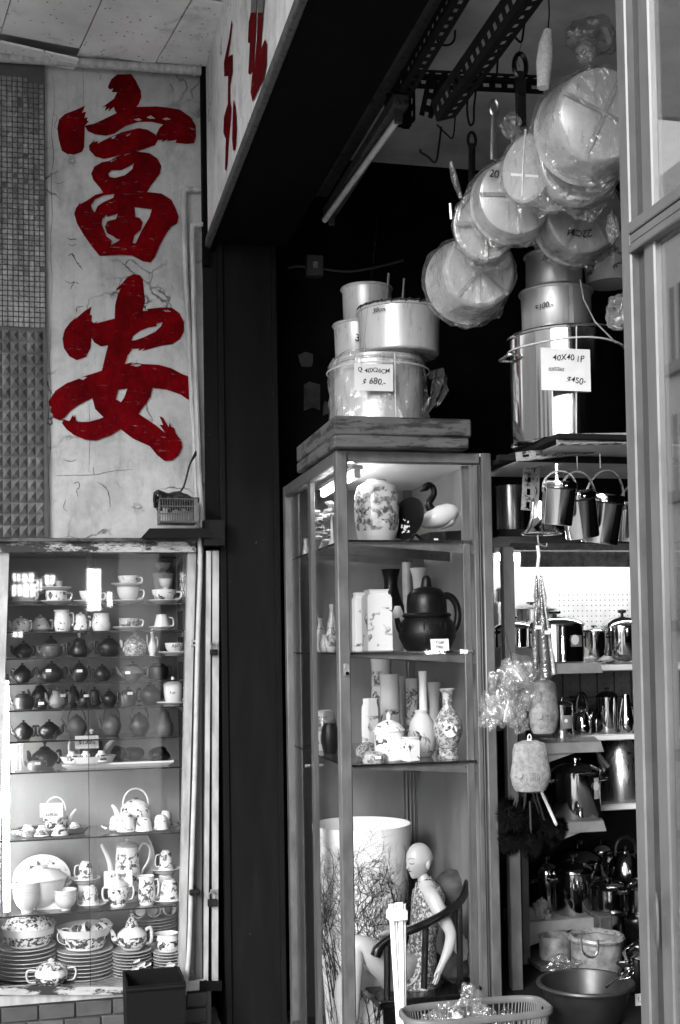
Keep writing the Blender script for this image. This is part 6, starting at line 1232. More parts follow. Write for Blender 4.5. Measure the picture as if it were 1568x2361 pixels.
c = at(*Z4(383, 545), Y=wp.location.y - r * 1.24); k = mpp(c); cd = card('white card reading Q 40X26CM 680 on the wrapped pot', c, 155 * .59558 * k, 105 * .59558 * k, [('Q 40X26CM', 0, .75, .23), ('$ 680.-', 0, .33, .32)], tilt=.02)
up, r, h = pail('pale open aluminium pot with twine rim, on the wrapped pot', 322, 640, 190, 365, 4.60, 'aluminium_pot', z=z_ + .276 + .014, text=(('30cm', -.75, .82, .14),))
up.location = (up.location.x, 4.60, wp.location.z + .311)
tw = MB()
for k in range(30): a_ = PI + k * .11; tw.tube([(math.cos(a_) * r * 1.03, math.sin(a_) * r * 1.03, h + .004 * math.sin(k * 2.3)), (math.cos(a_ + .14) * r * 1.03, math.sin(a_ + .14) * r * 1.03, h + .006 + .006 * math.sin(k * 3.1))], .005, 5)
tw.ob('twine', 'twine_dark', up)
q, r, h = pail('aluminium pot marked 32 behind the wrapped pot', 230, 420, 290, 430, 4.95, 'aluminium_pot', text=(('32 c', -.05, .45, .3),)); q2, r2, h2_ = pail('plain aluminium pot stacked at the back of the roof', 262, 452, 140, 288, 4.98, 'aluminium_pot')
zq = at(*Z4(325, 430), Y=4.95).z; q.location.z = zq; q2.location.z = zq + h + .004
tag(MB().lathe([(.14, 0), (.145, .01), (.145, zq - z_ - .002), (.12, zq - z_ - .0005)], 30).ob('upturned_pan', 'aluminium_bucket'), 'hidden upturned pan carrying the rear pots', 'pan').location = (q.location.x + .03, q.location.y + .04, z_)
for (x, y0, y1, lab) in ((440, 90, 165, 'thin dark handle stub rising behind the pale pot'), (500, 110, 172, 'second thin handle stub rising behind the pale pot')): tag(MB().tube([at(*Z4(x, y0), Y=4.9), at(*Z4(x - 8, y1 + 50), Y=4.9)], .005, 6).ob('pan_handle', 'galv'), lab, 'handle')
# ------------------------------------------------------------------ stack on the high shelf at the right
hs = empty('high_shelf', at(1300, 1002, Y=3.75), 'dark high shelf board on slotted steel carrying the stock pot', 'shelf'); ZH = hs.location.z; xa = at(1150, 1000, Y=4.0).x; xb_ = at(1620, 1000, Y=4.0).x
HL = Matrix.Translation(-hs.location)
def hsp(m, n_, mt): o = m.ob(n_, mt, smooth=False); o.parent = hs; o.matrix_parent_inverse = HL
hsp(MB().box((xa + .1, 3.72, ZH - .02), (xb_, 4.6, ZH), .003), 'board', 'dark_board'); hsp(MB().box((xa + .14, 3.76, ZH - .028), (xb_, 4.55, ZH - .021)), 'underside', 'shelf_white'); hsp(MB().box((xa, 4.0, ZH - .05), (xb_, 4.03, ZH - .03)), 'batten', 'dark_board')
slotted('slotted angle under the high shelf front with peeling paint', at(*Z4(1090, 758), Y=3.74), at(*Z4(1420, 752), Y=3.74), .04, (0, 0, 1), 'slotted_paint'); slotted('slotted hanging rail for the little pails', at(*Z4(935, 822), Y=3.95), at(*Z4(1390, 770), Y=3.95), .035, (0, 0, 1), 'slotted_paint'); slotted('upright slotted strip behind the little pails', at(*Z4(1010, 800), Y=4.3), at(*Z4(1000, 1010), Y=4.3), .05, (0, -1, 0), 'slotted_paint')
sp, r, h = pail('tall polished stock pot with a large price card on the high shelf', 912, 1358, 292, 712, 3.98, 'steel', flare=1.0, name='stock_pot'); sp.location.z = ZH + .001
for s in (-1, 1): MB().tube(bez([(s * r * .98, -.05, h * .8), (s * (r + .03), -.045, h * .8), (s * (r + .035), 0, h * .79), (s * (r + .03), .045, h * .8), (s * r * .98, .05, h * .8)], 14), .005, 7).ob('side_handle', 'steel_satin', sp)
MB().tube([(math.cos(a_) * r * 1.012, math.sin(a_) * r * 1.012, h * .87 + .004 * math.sin(3 * a_)) for a_ in [2 * PI * i / 40 for i in range(40)]], .003, 6, closed=True).ob('string', 'string', sp); MB().tube([(-.06, -r * .97, 0), (-.055, -r * .975, h * .5), (-.05, -r * .98, h)], .0025, 6).ob('string', 'string', sp)
c = at(*Z4(1128, 545), Y=sp.location.y - r * 1.03); k = mpp(c); card('large card reading 40X40 and 450 on the stock pot', c, 205 * .59558 * k, 165 * .59558 * k, [('40X40 1P', .05, .78, .2), ('0202260', -.2, .5, .11), ('$450-', .2, .25, .2)], tilt=.0)
b2, r2_, hb2 = pail('dull aluminium bucket with a 100 price, on the stock pot', 945, 1215, 130, 300, 3.98, 'aluminium_bucket', flare=1.02, text=(('$100.-', -.75, .5, .17),), tape=True); b2.location = (sp.location.x - .035, sp.location.y, sp.location.z + h + .008)
b3, r3, hb3 = pail('narrow aluminium bucket topping the right-hand stack', 985, 1200, 0, 135, 3.98, 'aluminium_bucket', flare=.98, text=(('30', -.7, .7, .2),)); b3.location = (b2.location.x - .005, b2.location.y, b2.location.z + hb2 + .008)
b4, r4, hb4 = pail('speckled enamel pail with wire bail beside the bucket stack', 1165, 1380, -60, 130, 3.75, 'crock', flare=1.1, bail=True, name='enamel_pail'); b4.location = at(1395, 655, Y=3.9); b4.location.x += .02
tag(MB().tube([at(1338, 645, Y=3.6), at(1346, 690, Y=3.55), at(1372, 742, Y=3.5), at(1420, 790, Y=3.5)], .0025, 6).ob('wire_bail', 'galv'), 'thin curved wire hanging beside the buckets', 'wire')

# faint things on the dark end wall
YE = YS - .004
c = at(722, 618, Y=YE); sb_ = empty('switch_box', c, 'dim grey switch box on the dark rear wall', 'switch box'); MB().box((-.04, -.05, -.05), (.04, 0, .05), .004).ob('case', 'aluminium_dark', sb_); MB().box((-.012, -.056, -.016), (.012, -.051, .016), .002).ob('rocker', 'galv', sb_)
tag(MB().tube(bez([at(664, 618, Y=YE - .01), at(690, 614, Y=YE - .01), at(745, 620, Y=YE - .01), at(800, 626, Y=YE - .01), at(860, 618, Y=YE - .01), at(930, 600, Y=YE - .01)], 30), .006, 6).ob('wall_cable', 'aluminium_dark'), 'dim cable looping along the dark rear wall from the switch box', 'cable')
for i, (x0, y0, x1, y1, lab) in enumerate(((698, 885, 738, 945, 'larger faded paper remnant stuck on the dark rear wall'), (690, 815, 722, 850, 'upper faded paper remnant on the dark rear wall'), (742, 930, 768, 960, 'small faded paper scrap on the dark rear wall by the plank'))):
    r_ = random.Random(i); pts = [(x0 + (x1 - x0) * fx + r_.uniform(-4, 4), y0 + (y1 - y0) * fy + r_.uniform(-5, 5)) for fx, fy in ((0, 0), (.4, -.05), (1, .05), (.95, .5), (1, 1), (.5, .9), (.1, 1), (.05, .5))]; tag(sheet('paper_remnant', [pts], lambda x, y: at(x, y, Y=YE), 'old_paper', None), lab, 'paper')
# ------------------------------------------------------------------ shelves of cookware at the right
Z9 = lambda x, y: (x * .30147 + 1095.3, y * .30147 + 980)
Z10 = lambda x, y: (x * .30147 + 1095.3, y * .30147 + 1383.5)
Z11 = lambda x, y: (x * .30147 + 1095.3, y * .30147 + 1787.1)
YR = 5.10                                    # front of the rear shelving
xr0, xr1 = at(1142, 1400, Y=YR).x, at(1640, 1400, Y=YR).x
rk = empty('cookware_rack', (xr0, YR, 0), 'white pegboard shelving packed with steel pots under a bright hidden lamp', 'shelving'); RK = Matrix.Translation(-rk.location)
def rkp(m, n_, mt, sm=True): o = m.ob(n_, mt, smooth=sm); o.parent = rk; o.matrix_parent_inverse = RK; return o
zv0, zv1, zv2 = at(1350, 1240, Y=YR - .1).z, at(1350, 1270, Y=YR - .1).z, at(1350, 1306, Y=YR - .1).z
rkp(MB().box((at(1160, 1250, Y=YR).x, YR - .10, zv1 + .003), (xr1, YR - .08, zv0), .003), 'canopy_board', 'galv'); rkp(MB().box((at(1188, 1290, Y=YR).x, YR - .07, zv2), (xr1, YR - .055, zv1), .003), 'valance', 'galv'); rkp(MB().box((xr0, YR - .08, zv0 - .012), (xr1, YR + .42, zv0 - .002)), 'canopy', 'dark_board')
zs_ = [at(1440, y, Y=YR).z for y in (1532, 1692)]
rkp(MB().box((xr0 - .1, YR + .40, zs_[0] + .001), (xr1, YR + .41, zv0)), 'pegboard', 'shelf_white'); rkp(MB().box((xr0 - .1, YR + .40, zs_[1] + .001), (xr1, YR + .41, zs_[0])), 'pegboard', 'shelf_grey'); rkp(MB().box((xr0 - .1, YR + .40, 0), (xr1, YR + .41, zs_[1])), 'back_board', 'dark_board')  # back darkened row by row: shade away from the lamp put into its colour
pg = MB()
for i in range(26):
    for j in range(9): x = at(1290, 1400, Y=YR + .4).x + i * .024; z = at(1300, 1372, Y=YR + .4).z - j * .026; pg.tube([(x, YR + .3985, z), (x, YR + .3998, z)], .003, 6)
for i in range(16):
    for j in range(8): x = at(1295, 1600, Y=YR + .4).x + i * .045; z = at(1300, 1692, Y=YR + .4).z + j * .04; pg.tube([(x, YR + .3985, z), (x, YR + .3998, z)], .003, 6)
rkp(pg, 'peg_holes', 'ink')['kind'] = 'stuff'
for i in range(7): x = at(1300, 1650, Y=YR + .39).x + i * .09; rkp(MB().box((x, YR + .394, at(1300, 1695, Y=YR + .4).z), (x + .004, YR + .3975, at(1300, 1552, Y=YR + .4).z)), 'panel_joint', 'ink')
for y in (1672, 1610): z = at(1300, y, Y=YR + .4).z; rkp(MB().box((at(1290, 1650, Y=YR + .39).x, YR + .393, z), (xr1, YR + .3935, z + .004)), 'panel_joint', 'ink')
lamp2 = empty('shelf_lamp', ((xr0 + xr1) / 2, YR + .06, zv2 + .05), 'lit fluorescent tube hidden behind the valance over the pots', 'lamp'); MB().tube([(-(xr1 - xr0) * .47, 0, 0), ((xr1 - xr0) * .47, 0, 0)], .014, 10).ob('tube', 'lamp_shop', lamp2); MB().box((-(xr1 - xr0) * .48, -.02, .02), ((xr1 - xr0) * .48, .02, .045)).ob('batten', 'white_enamel', lamp2)
SB = []
for k, y in enumerate((1532, 1692, 1853, 2053)):
    z = at(1440, y, Y=YR).z; SB.append(z); rkp(MB().box((at(1300 if k else 1150, y, Y=YR).x, YR, z - .028), (xr1, YR + .39, z), .003), 'shelf', 'shelf_white')
    rkp(MB().box((at(1310 if k else 1150, y, Y=YR).x, YR - .004, z - .024), (xr1, YR - .0005, z - .006)), 'price_strip', 'liner_white')
# side unit with short shelves, nearer
YA = 4.78; SA = []
su = empty('side_shelf_unit', at(1218, 2300, Y=YA), 'narrow side rack with short grey shelves cut off at a slant', 'shelving'); SU = Matrix.Translation(-su.location)
def sup(m, n_, mt, sm=False): o = m.ob(n_, mt, smooth=sm); o.parent = su; o.matrix_parent_inverse = SU; return o
for k, (y, x0, x1) in enumerate(((1530, 1285, 1384), (1716, 1225, 1386), (1901, 1240, 1392), (2127, 1218, 1402))):
    A, B = at(x0, y, Y=YA), at(x1, y, Y=YA); z = A.z; SA.append(z); t = .043
    sup(MB().add([(A.x, YA, z), (B.x, YA, z), (B.x + .10, YA + .28, z), (A.x, YA + .28, z), (A.x, YA, z - t), (B.x + .012, YA, z - t), (B.x + .10, YA + .28, z - t), (A.x, YA + .28, z - t)], [(0, 1, 2, 3), (7, 6, 5, 4), (0, 4, 5, 1), (1, 5, 6, 2), (2, 6, 7, 3), (3, 7, 4, 0)]), 'shelf', 'shelf_grey')
    if k: sup(MB().add([(A.x, YA + .01, z - t - .001), (A.x + .2, YA + .01, z - t - .001), (A.x, YA + .01, z - t - .06), (A.x, YA + .014, z - t - .001), (A.x + .2, YA + .014, z - t - .001), (A.x, YA + .014, z - t - .06)], [(0, 2, 1), (3, 4, 5), (0, 1, 4, 3), (1, 2, 5, 4), (2, 0, 3, 5)]), 'bracket', 'shelf_grey')
for x0, x1, Y in ((1180, 1196, 4.70), (1200, 1217, 4.76)): a, bq = at(x0, 1900, Y=Y), at(x1, 1900, Y=Y); sup(MB().box((a.x, Y, .0), (bq.x, Y + .03, at(1200, 1560, Y=Y).z), .003), 'upright', 'aluminium')
a = at(1148, 1500, Y=4.5); tag(MB().box((a.x, 4.42, 0), (a.x + .045, 4.46, at(1150, 1260, Y=4.42).z), .003).ob('rack_post', 'aluminium'), 'plain aluminium post between glass cabinet and side rack', 'post')
tag(MB().box((at(1162, 1700, Y=4.72).x, 4.72, 0), (at(1182, 1700, Y=4.72).x, 4.74, at(1162, 1580, Y=4.72).z)).ob('dark_gap_board', 'dark_board'), 'black board in the gap beside the side rack', 'board')

def spotr(x0, x1, yt, yb, Y, conv, z=None):
    A, B = conv(x0, yb), conv(x1, yt); c = at((A[0] + B[0]) / 2, A[1], Y=Y); k = mpp(c); return Vector((c.x, Y, z if z is not None else c.z)), (B[0] - A[0]) * k, (A[1] - B[1]) * k
def pot(label, x0, x1, yt, yb, Y, conv, z=None, mat='steel', lid='dome', knob='bakelite', ears=True, lidmat=None, share=.68, name='cooking_pot', sticker=None, longh=None, cat='pot'):
    L, w, h = spotr(x0, x1, yt, yb, Y, conv, z); root = empty(name, L, label, cat); r = w / 2; bh = h * share
    MB().lathe([(E, 0), (r * .93, 0), (r * .97, bh * .03), (r * .97, bh * .97), (r, bh * .98), (r, bh), (r * .95, bh), (r * .94, bh * .1), (E, .01)], 36, cap=False).ob('body', mat, root)
    if lid:
        lh = (h - bh) * .62; ld = MB().lathe([(E, bh + .001), (r * 1.02, bh + .001), (r * 1.03, bh + lh * .12), (r * .95, bh + lh * .4), (r * .6, bh + lh * .85), (r * .15, bh + lh), (E, bh + lh)], 36, cap=False).ob('lid', lidmat or mat, root)
        kh = h - bh - lh; MB().lathe([(E, bh + lh - .001), (r * .08, bh + lh), (r * .07, bh + lh + kh * .35), (r * .2, bh + lh + kh * .5), (r * .22, bh + lh + kh * .85), (E, bh + lh + kh)], 16, cap=False).ob('knob', knob, ld)
    if ears:
        for s in (-1, 1): MB().tube(bez([(s * r * .95, -r * .22, bh * .82), (s * (r + .028), -r * .18, bh * .83), (s * (r + .028), r * .18, bh * .83), (s * r * .95, r * .22, bh * .82)], 12), .006, 7).ob('ear_handle', knob, root)
    if longh: a_ = longh; MB().tube([(math.sin(a_) * r, -math.cos(a_) * r, bh * .85), (math.sin(a_) * (r + .1), -math.cos(a_) * (r + .1), bh * .95)], .011, 8, flat=.5).ob('long_handle', 'bakelite', root)
    if sticker:
        a_, z0_, z1_, wid, mt = sticker; m = MB(); vs = []
        for i in range(7): q = a_ + (i / 6 - .5) * wid; vs += [(math.sin(q) * (r * .975 + .0015), -math.cos(q) * (r * .975 + .0015), bh * zz) for zz in (z0_, z1_)]
        m.add(vs, [(2 * i, 2 * i + 2, 2 * i + 3, 2 * i + 1) for i in range(6)]).ob('sticker', mt, root)
        zc2 = bh * (z0_ * .4 + z1_ * .6); MB().lathe([(E, 0), (r * .17, 0), (r * .17, .001), (E, .001)], 20, cap=False).xf(Matrix.Translation((math.sin(a_ - wid * .2) * (r * .985 + .002), -math.cos(a_ - wid * .2) * (r * .985 + .002), zc2)) @ Matrix.Rotation(a_ - wid * .2, 4, 'Z') @ Matrix.Rotation(PI / 2, 4, 'X')).ob('sticker_badge', 'paper', root)
    return root
def kettle(label, x0, x1, yt, yb, Y, conv, z, mat='steel', hmat='bakelite', spout=1, body=.6, arch=True, name='kettle'):
    L, w, h = spotr(x0, x1, yt, yb, Y, conv, z); root = empty(name, L, label, 'kettle'); r = w * .40; bh = h * body; s = spout
    MB().lathe([(E, 0), (r * .95, 0), (r, bh * .06), (r * 1.0, bh * .35), (r * .88, bh * .7), (r * .6, bh * .95), (r * .5, bh), (E, bh)], 36, cap=False).ob('body', mat, root)
    ld = MB().lathe([(E, bh), (r * .5, bh), (r * .45, bh * 1.06), (r * .15, bh * 1.1), (E, bh * 1.1)], 26, cap=False).ob('lid', mat, root); MB().lathe([(E, bh * 1.09), (r * .09, bh * 1.1), (r * .13, bh * 1.18), (E, bh * 1.2)], 12, cap=False).ob('knob', hmat, ld)
    MB().tube(bez([(s * r * .75, 0, bh * .4), (s * r * 1.05, 0, bh * .6), (s * r * 1.22, 0, bh * .95)], 10), [r * .18 * (1 - .05 * i) for i in range(11)], 9).ob('spout', mat, root)
    if arch: MB().tube([(math.cos(a_) * r * .62, 0, bh * .9 + (h - bh * .9 - .008) * math.sin(a_) ** .7) for a_ in [PI * i / 18 for i in range(19)]], .0085, 8).ob('handle', hmat, root)
    return root
za, zb2 = SA[0] + .001, SB[0] + .001
pot('low steel casserole with thick black handles on the top rack shelf', 150, 450, 50, 290, 5.02, Z10, mat='steel', z=None, share=.6).location.z = zb2 + .085
tag(MB().box((at(1150, 1500, Y=4.97).x, 4.95, zb2), (at(1228, 1500, Y=4.97).x, 5.2, zb2 + .083), .004).ob('carton', 'paper_grey'), 'grey carton lifting the low casserole', 'carton')
pot('large polished pot with glass lid and branded sticker', 395, 840, 75, 470, 4.98, Z10, z=za, share=.72, sticker=(.42, .42, .72, .55, 'grey_print'), lidmat='steel')
pot('steel saucepan with black grip beside the large pot', 815, 1010, 160, 460, 5.18, Z10, z=zb2, share=.85, longh=-.3)
pot('tall polished pot with black bell knob near the door', 975, 1290, 52, 470, 5.22, Z10, z=zb2, share=.66)
pot('wide pot at the back with upturned lid', 250, 620, -40, 120, 5.40, Z10, z=None, share=.6, ears=False, mat='steel_satin').location.z = zb2 + .20
tag(MB().box((at(1180, 1500, Y=5.36).x, 5.3, zb2), (at(1300, 1500, Y=5.36).x, 5.47, zb2 + .199), .004).ob('carton', 'paper_grey'), 'grey carton at the back holding the wide pot', 'carton')
pot('little lid-topped pot beside the pegboard', 158, 262, -110, 20, 5.42, Z10, z=None, mat='steel_satin', ears=False).location.z = zb2 + .30
tag(MB().box((at(1140, 1500, Y=5.42).x, 5.36, zb2), (at(1178, 1500, Y=5.42).x, 5.47, zb2 + .299), .004).ob('carton', 'paper_grey'), 'tall carton under the little pot', 'carton')
for i, (x, y) in enumerate(((745, 455), (880, 460), (1000, 458), (1140, 455))): lump('packing_scrap', ('white crumpled paper wedge before the large pot', 'crumpled paper before the saucepan', 'crumpled grey film before the tall pot', 'crumpled dark film at the shelf end')[i], 'paper', at(*Z10(x, y), Y=YR + .03) + Vector((0, 0, .004)), .026 if i < 2 else .045, .02, .014, ('paper', 'paper', 'paper_grey', 'cloth_grey')[i], 30 + i, .3)
# second row
za, zb2 = SA[1] + .001, SB[1] + .001
pot('tall slim steel pot with branded sticker on the side rack', 588, 752, 720, 1050, 4.90, Z10, z=za, share=.82, sticker=(.15, .35, .72, 1.1, 'grey_print'), ears=False, knob='steel')
kettle('small polished kettle with black arched handle', 735, 905, 640, 965, 5.16, Z10, zb2, spout=1, body=.55)
kettle('round black-topped steel teapot in shadow', 860, 1010, 800, 990, 5.25, Z10, zb2, mat='steel_dark', arch=False, body=.8)
fk = pot('polished jug with a flat black cap', 930, 1100, 640, 985, 5.2, Z10, z=zb2, share=.78, ears=False, lidmat='bakelite', name='steel_jug', cat='jug')
L, w, h = spotr(1098, 1218, 690, 985, 5.13, Z10, zb2); vase('teardrop-shaped polished steel vase by the door', L, pv(w, h, [(.7, 0), (.95, .1), (1, .28), (.8, .6), (.5, .88), (.45, 1)]), 'steel', name='steel_vase')
tag(MB().box((at(1255, 1690, Y=4.84).x, 4.80, za), (at(1325, 1690, Y=4.84).x, 4.96, za + .02), .004).ob('wrapped_tray', 'film'), 'flat tray wrapped in film under the slim pot', 'tray')
# third row
za, zb2 = SA[2] + .001, SB[2] + .001
pot('polished stew pot with oval label and barcode', 588, 968, 1238, 1700, 4.90, Z10, z=za, share=.76, sticker=(.55, .45, .9, .32, 'paper_grey'), knob='steel', lidmat='steel')
kettle('large satin kettle standing behind the door post', 925, 1330, 1150, 1685, 5.22, Z10, zb2, mat='steel_satin', hmat='steel_dark', spout=-1, body=.85, arch=False)
tag(MB().tube([at(*Z10(945, 1180), Y=4.88), at(*Z10(1020, 1275), Y=4.9)], .008, 7, flat=.5).ob('shelf_stay', 'galv'), 'short steel stay under the side rack shelf', 'stay')
# fourth row
za, zb2 = SA[3] + .001, SB[3] + .001
pot('tall mirror-bright pot with riveted handle plate', 612, 912, 655, 1110, 4.88, Z11, z=za, share=.68, lidmat='steel_dark', knob='bakelite')
pot('dark pot half hidden behind the mirror-bright pot', 430, 680, 600, 1000, 5.02, Z11, z=za, mat='steel_dark', share=.6)
pot('black lidded pan at the back of the fourth shelf', 600, 980, 470, 800, 5.32, Z11, z=zb2, mat='steel_dark', share=.5, lidmat='steel_dark')
kettle('dark polished kettle with goose spout beside the door', 985, 1330, 470, 850, 5.20, Z11, zb2, mat='steel_dark', spout=1, body=.66)
for i, (x, y, s) in enumerate(((425, 1070, .03), (490, 1040, .04), (545, 1085, .026), (520, 1000, .028), (495, 1118, .022))): lump('rubber_glove', ('pale rubber glove bundle at the side rack edge', 'larger pale glove bundle bulging outward', 'pale glove fingers beside the bright pot', 'pale glove folded on top of the bundle', 'small pale glove tip at the shelf edge')[i], 'glove', at(*Z11(x, y), Y=4.83), s * .8, s, s * 1.1, 'foam', 40 + i, .35)
# ------------------------------------------------------------------ low group on the floor platform
ZL = .13; ZF = at(1350, 2352, Y=4.0).z
tag(MB().box((at(1215, 2300, Y=3.9).x, 3.82, 0), (at(1700, 2300, Y=3.9).x, 5.05, ZF - .002), .004).ob('low_platform', 'dark_board'), 'dark low platform carrying basin and pots', 'platform')
L, w, h = spotr(490, 1212, 1490, 1870, 4.02, Z11); bs = empty('plastic_basin', (L.x, L.y, ZF), 'wide dark plastic basin with rolled rim and a whisk', 'basin'); r = w / 2; hb_ = h * .72
MB().lathe([(E, 0), (r * .72, 0), (r * .76, .006), (r * .93, hb_ * .9), (r, hb_ * .93), (r * 1.0, hb_), (r * .93, hb_), (r * .9, hb_ * .9), (r * .72, .012), (E, .012)], 44, cap=False).ob('bowl', 'basin', bs); MB().tube([(math.cos(a_) * r * .985, math.sin(a_) * r * .985, hb_ - .004) for a_ in [2 * PI * i / 44 for i in range(44)]], .009, 8, closed=True).ob('rim', 'basin', bs)
a, bq = at(*Z11(1005, 1622), Y=3.98), at(*Z11(1195, 1480), Y=4.05); wk = empty('whisk', a, 'bright wire whisk leaning on the basin rim', 'whisk'); d = bq - a
MB().tube([Vector((0, 0, 0)), d * .42], .0045, 7).ob('grip', 'steel', wk)
for i in range(6):
    an = PI * i / 6; pr = d.normalized().cross(Vector((math.cos(an), .3, math.sin(an)))).normalized(); MB().tube(bez([d * .4, d * .7 + pr * .022, d * .95 + pr * .016, d * 1.0, d * .95 - pr * .016, d * .7 - pr * .022, d * .4], 24), .0014, 5).ob('wire_loop', 'steel', wk)
def low(label, x0, x1, yt, yb, Y, mat, **kw): return pot(label, x0, x1, yt, yb, Y, Z11, mat=mat, **kw)
pot('wide satin pot with cloth-wrapped rim and wire handle', 735, 1130, 1270, 1560, 4.45, Z11, mat='galv', lid=None, ears=False, share=1.0).location.z = ZF + .02
c = at(*Z11(930, 1310), Y=4.45); L, w, h = spotr(735, 1130, 1270, 1560, 4.45, Z11); tag(MB().tube([(L.x + math.cos(a_) * w * .5, 4.45 + math.sin(a_) * w * .5, ZF + .02 + h + .002 * math.sin(7 * a_)) for a_ in [2 * PI * i / 40 for i in range(40)]], .012, 7, closed=True).ob('cloth_roll', 'speckle'), 'patterned cloth roll laid round the wide pot rim', 'cloth')
hook('steel bail handle standing on the wide pot', [at(*Z11(x, y), Y=4.3) for x, y in ((812, 1250), (820, 1340), (860, 1385), (910, 1390), (940, 1340), (940, 1262))], .005, 'steel_satin', 'bail_handle')
pot('upturned pale enamel pan under the bottom shelf', 490, 742, 1225, 1400, 4.72, Z11, mat='galv', lid=None, ears=False, share=1.0).location.z = at(*Z11(600, 1400), Y=4.72).z
tag(MB().box((at(*Z11(430, 1400), Y=4.72).x, 4.62, ZF), (at(*Z11(760, 1400), Y=4.72).x, 4.98, at(*Z11(600, 1402), Y=4.72).z), .004).ob('carton', 'cloth_grey'), 'dark carton under the pale enamel pan', 'carton')
lump('film_bag', 'grey film bundle behind the basin', 'bag', at(*Z11(670, 1450), Y=4.3), .075, .05, .04, 'film_dark', 51, .3); 
pot('dark lidded pot in the corner under the fourth shelf', 1150, 1420, 1170, 1470, 4.6, Z11, mat='steel_dark', share=.6).location.z = ZF + .22
pot('polished wide pot with a price paper at the door foot', 1150, 1560, 1440, 1880, 4.25, Z11, mat='steel', share=.62).location.z = ZF + .001
c = at(*Z11(1285, 1760), Y=4.05); card('torn paper scrawled with a price beside the basin', c, .06, .042, [('1.2×2', 0, .5, .5)], tilt=0)
tag(MB().lathe([(.12, 0), (.125, .01), (.125, .21), (.1, .2195)], 30).ob('upturned_pot', 'steel_dark'), 'dark upturned pot under the corner pot', 'pot').location = (at(*Z11(1290, 1500), Y=4.6).x, 4.6, ZF + .0002)
# basket with packed goods
a, bq = at(945, 2330, Y=3.86), at(1287, 2330, Y=3.86); bk = empty('shop_basket', ((a.x + bq.x) / 2, 3.95, at(1100, 2338, Y=3.95).z - .19), 'grey plastic basket of film-wrapped goods at the cabinet foot', 'basket'); W2 = (bq.x - a.x) / 2 * .98; D2 = .10; H2 = .20
def rr(wx, wy, z, n=40, p=4.0): return [(wx * math.copysign(abs(math.cos(2 * PI * i / n)) ** (2 / p), math.cos(2 * PI * i / n)), wy * math.copysign(abs(math.sin(2 * PI * i / n)) ** (2 / p), math.sin(2 * PI * i / n)), z) for i in range(n)]
MB().tube(rr(W2, D2, H2), .013, 8, closed=True, flat=.7).ob('rim', 'grey_basket', bk)
m = MB(); top, bot = rr(W2 * .98, D2 * .97, H2, 80), rr(W2 * .86, D2 * .84, 0, 80)
for p_, q_ in zip(top, bot): m.tube([p_, q_], .0028, 4)
m.ob('ribs', 'grey_basket', bk); MB().tube(rr(W2 * .92, D2 * .9, H2 * .5), .004, 5, closed=True).ob('band', 'grey_basket', bk); m = MB().add(bot, [tuple(range(80))]); m.ob('base', 'grey_basket', bk, False)
for i, (x, y, rx_, ry_, rz_, mt, lab) in enumerate(((905, 1680, .05, .045, .035, 'film', 'round film-wrapped dish lying in the basket'), (1110, 1600, .05, .03, .07, 'film', 'tall crackling film packet sticking up from the basket'), (1040, 1690, .03, .03, .03, 'paper', 'white paper parcel in the basket'), (1220, 1680, .04, .03, .04, 'film', 'clear film parcel beside the tall packet'), (1330, 1670, .035, .03, .035, 'film_dark', 'dark film parcel at the basket end'), (1150, 1700, .06, .05, .025, 'cloth_grey', 'dark wrapped goods at the basket bottom'))): lump('wrapped_parcel', lab, 'parcel', at(*Z8(x, y), Y=3.95), rx_, ry_, rz_, mt, 60 + i, .4, 4, (3, 10))
tag(MB().box((bk.location.x - W2 * .8, bk.location.y - D2 * .8, 0), (bk.location.x + W2 * .8, bk.location.y + D2 * .8, bk.location.z - .001), .004).ob('crate', 'dark_board'), 'dark crate under the grey basket', 'crate')

# ------------------------------------------------------------------ little pails and hung goods in the opening
def hpail(label, x0, x1, yt, yb, Y, tilt, conv=Z9, arc=None, name='small_pail'):
    L, w, h = spotr(x0, x1, yt, yb, Y, conv); root = empty(name, L, label, 'pail'); root.rotation_euler = (.12, tilt, 0); r = w * .47
    MB().lathe([(E, .004), (r * .86, .004), (r * .9, 0), (r * .93, .006), (r * .98, h * .8), (r * 1.02, h * .82), (r * 1.02, h * .97), (r * .99, h), (r * .96, h), (r * .9, .01), (E, .01)], 36, cap=False).ob('body', 'steel', root); MB().tube([(math.cos(a_) * r * 1.03, math.sin(a_) * r * 1.03, h * .82) for a_ in [2 * PI * i / 32 for i in range(32)]], .003, 6, closed=True).ob('bead', 'steel_dark', root)
    for s in (-1, 1): MB().box((s * r * 1.0 - .004, -.008, h * .72), (s * r * 1.06 + .002, .008, h * .92), .002).ob('lug', 'steel_dark', root)
    MB().tube([(math.cos(a_) * r * 1.06, 0, h * .85 + r * (arc or 1.5) * math.sin(a_)) for a_ in [PI * i / 18 for i in range(19)]], .0042, 7).ob('bail_handle', 'steel_satin', root); return root
hpail('leftmost bright little pail hung before the others', 488, 760, 430, 765, 3.72, .06, arc=1.0); hpail('tilted little steel pail with tall bail in the middle', 680, 970, 505, 860, 3.80, -.16, arc=1.5); hpail('little steel pail leaning the other way behind', 790, 1110, 530, 905, 3.92, .10, arc=1.6); hpail('little steel pail mostly hidden by the door post', 1080, 1330, 590, 890, 4.0, .02)
pot('plain satin canister standing left of the little pails', 165, 378, 468, 822, 4.6, Z9, mat='steel_satin', lid=None, ears=False, share=1.0, name='canister', cat='canister')
L, w, h = spotr(165, 378, 468, 822, 4.6, Z9); tag(MB().box((at(1140, 1230, Y=4.5).x, 4.45, L.z - .03), (at(1620, 1230, Y=4.5).x, 4.75, L.z - .001), .003).ob('canister_shelf', 'dark_board'), 'dark shelf board behind the little pails', 'shelf')
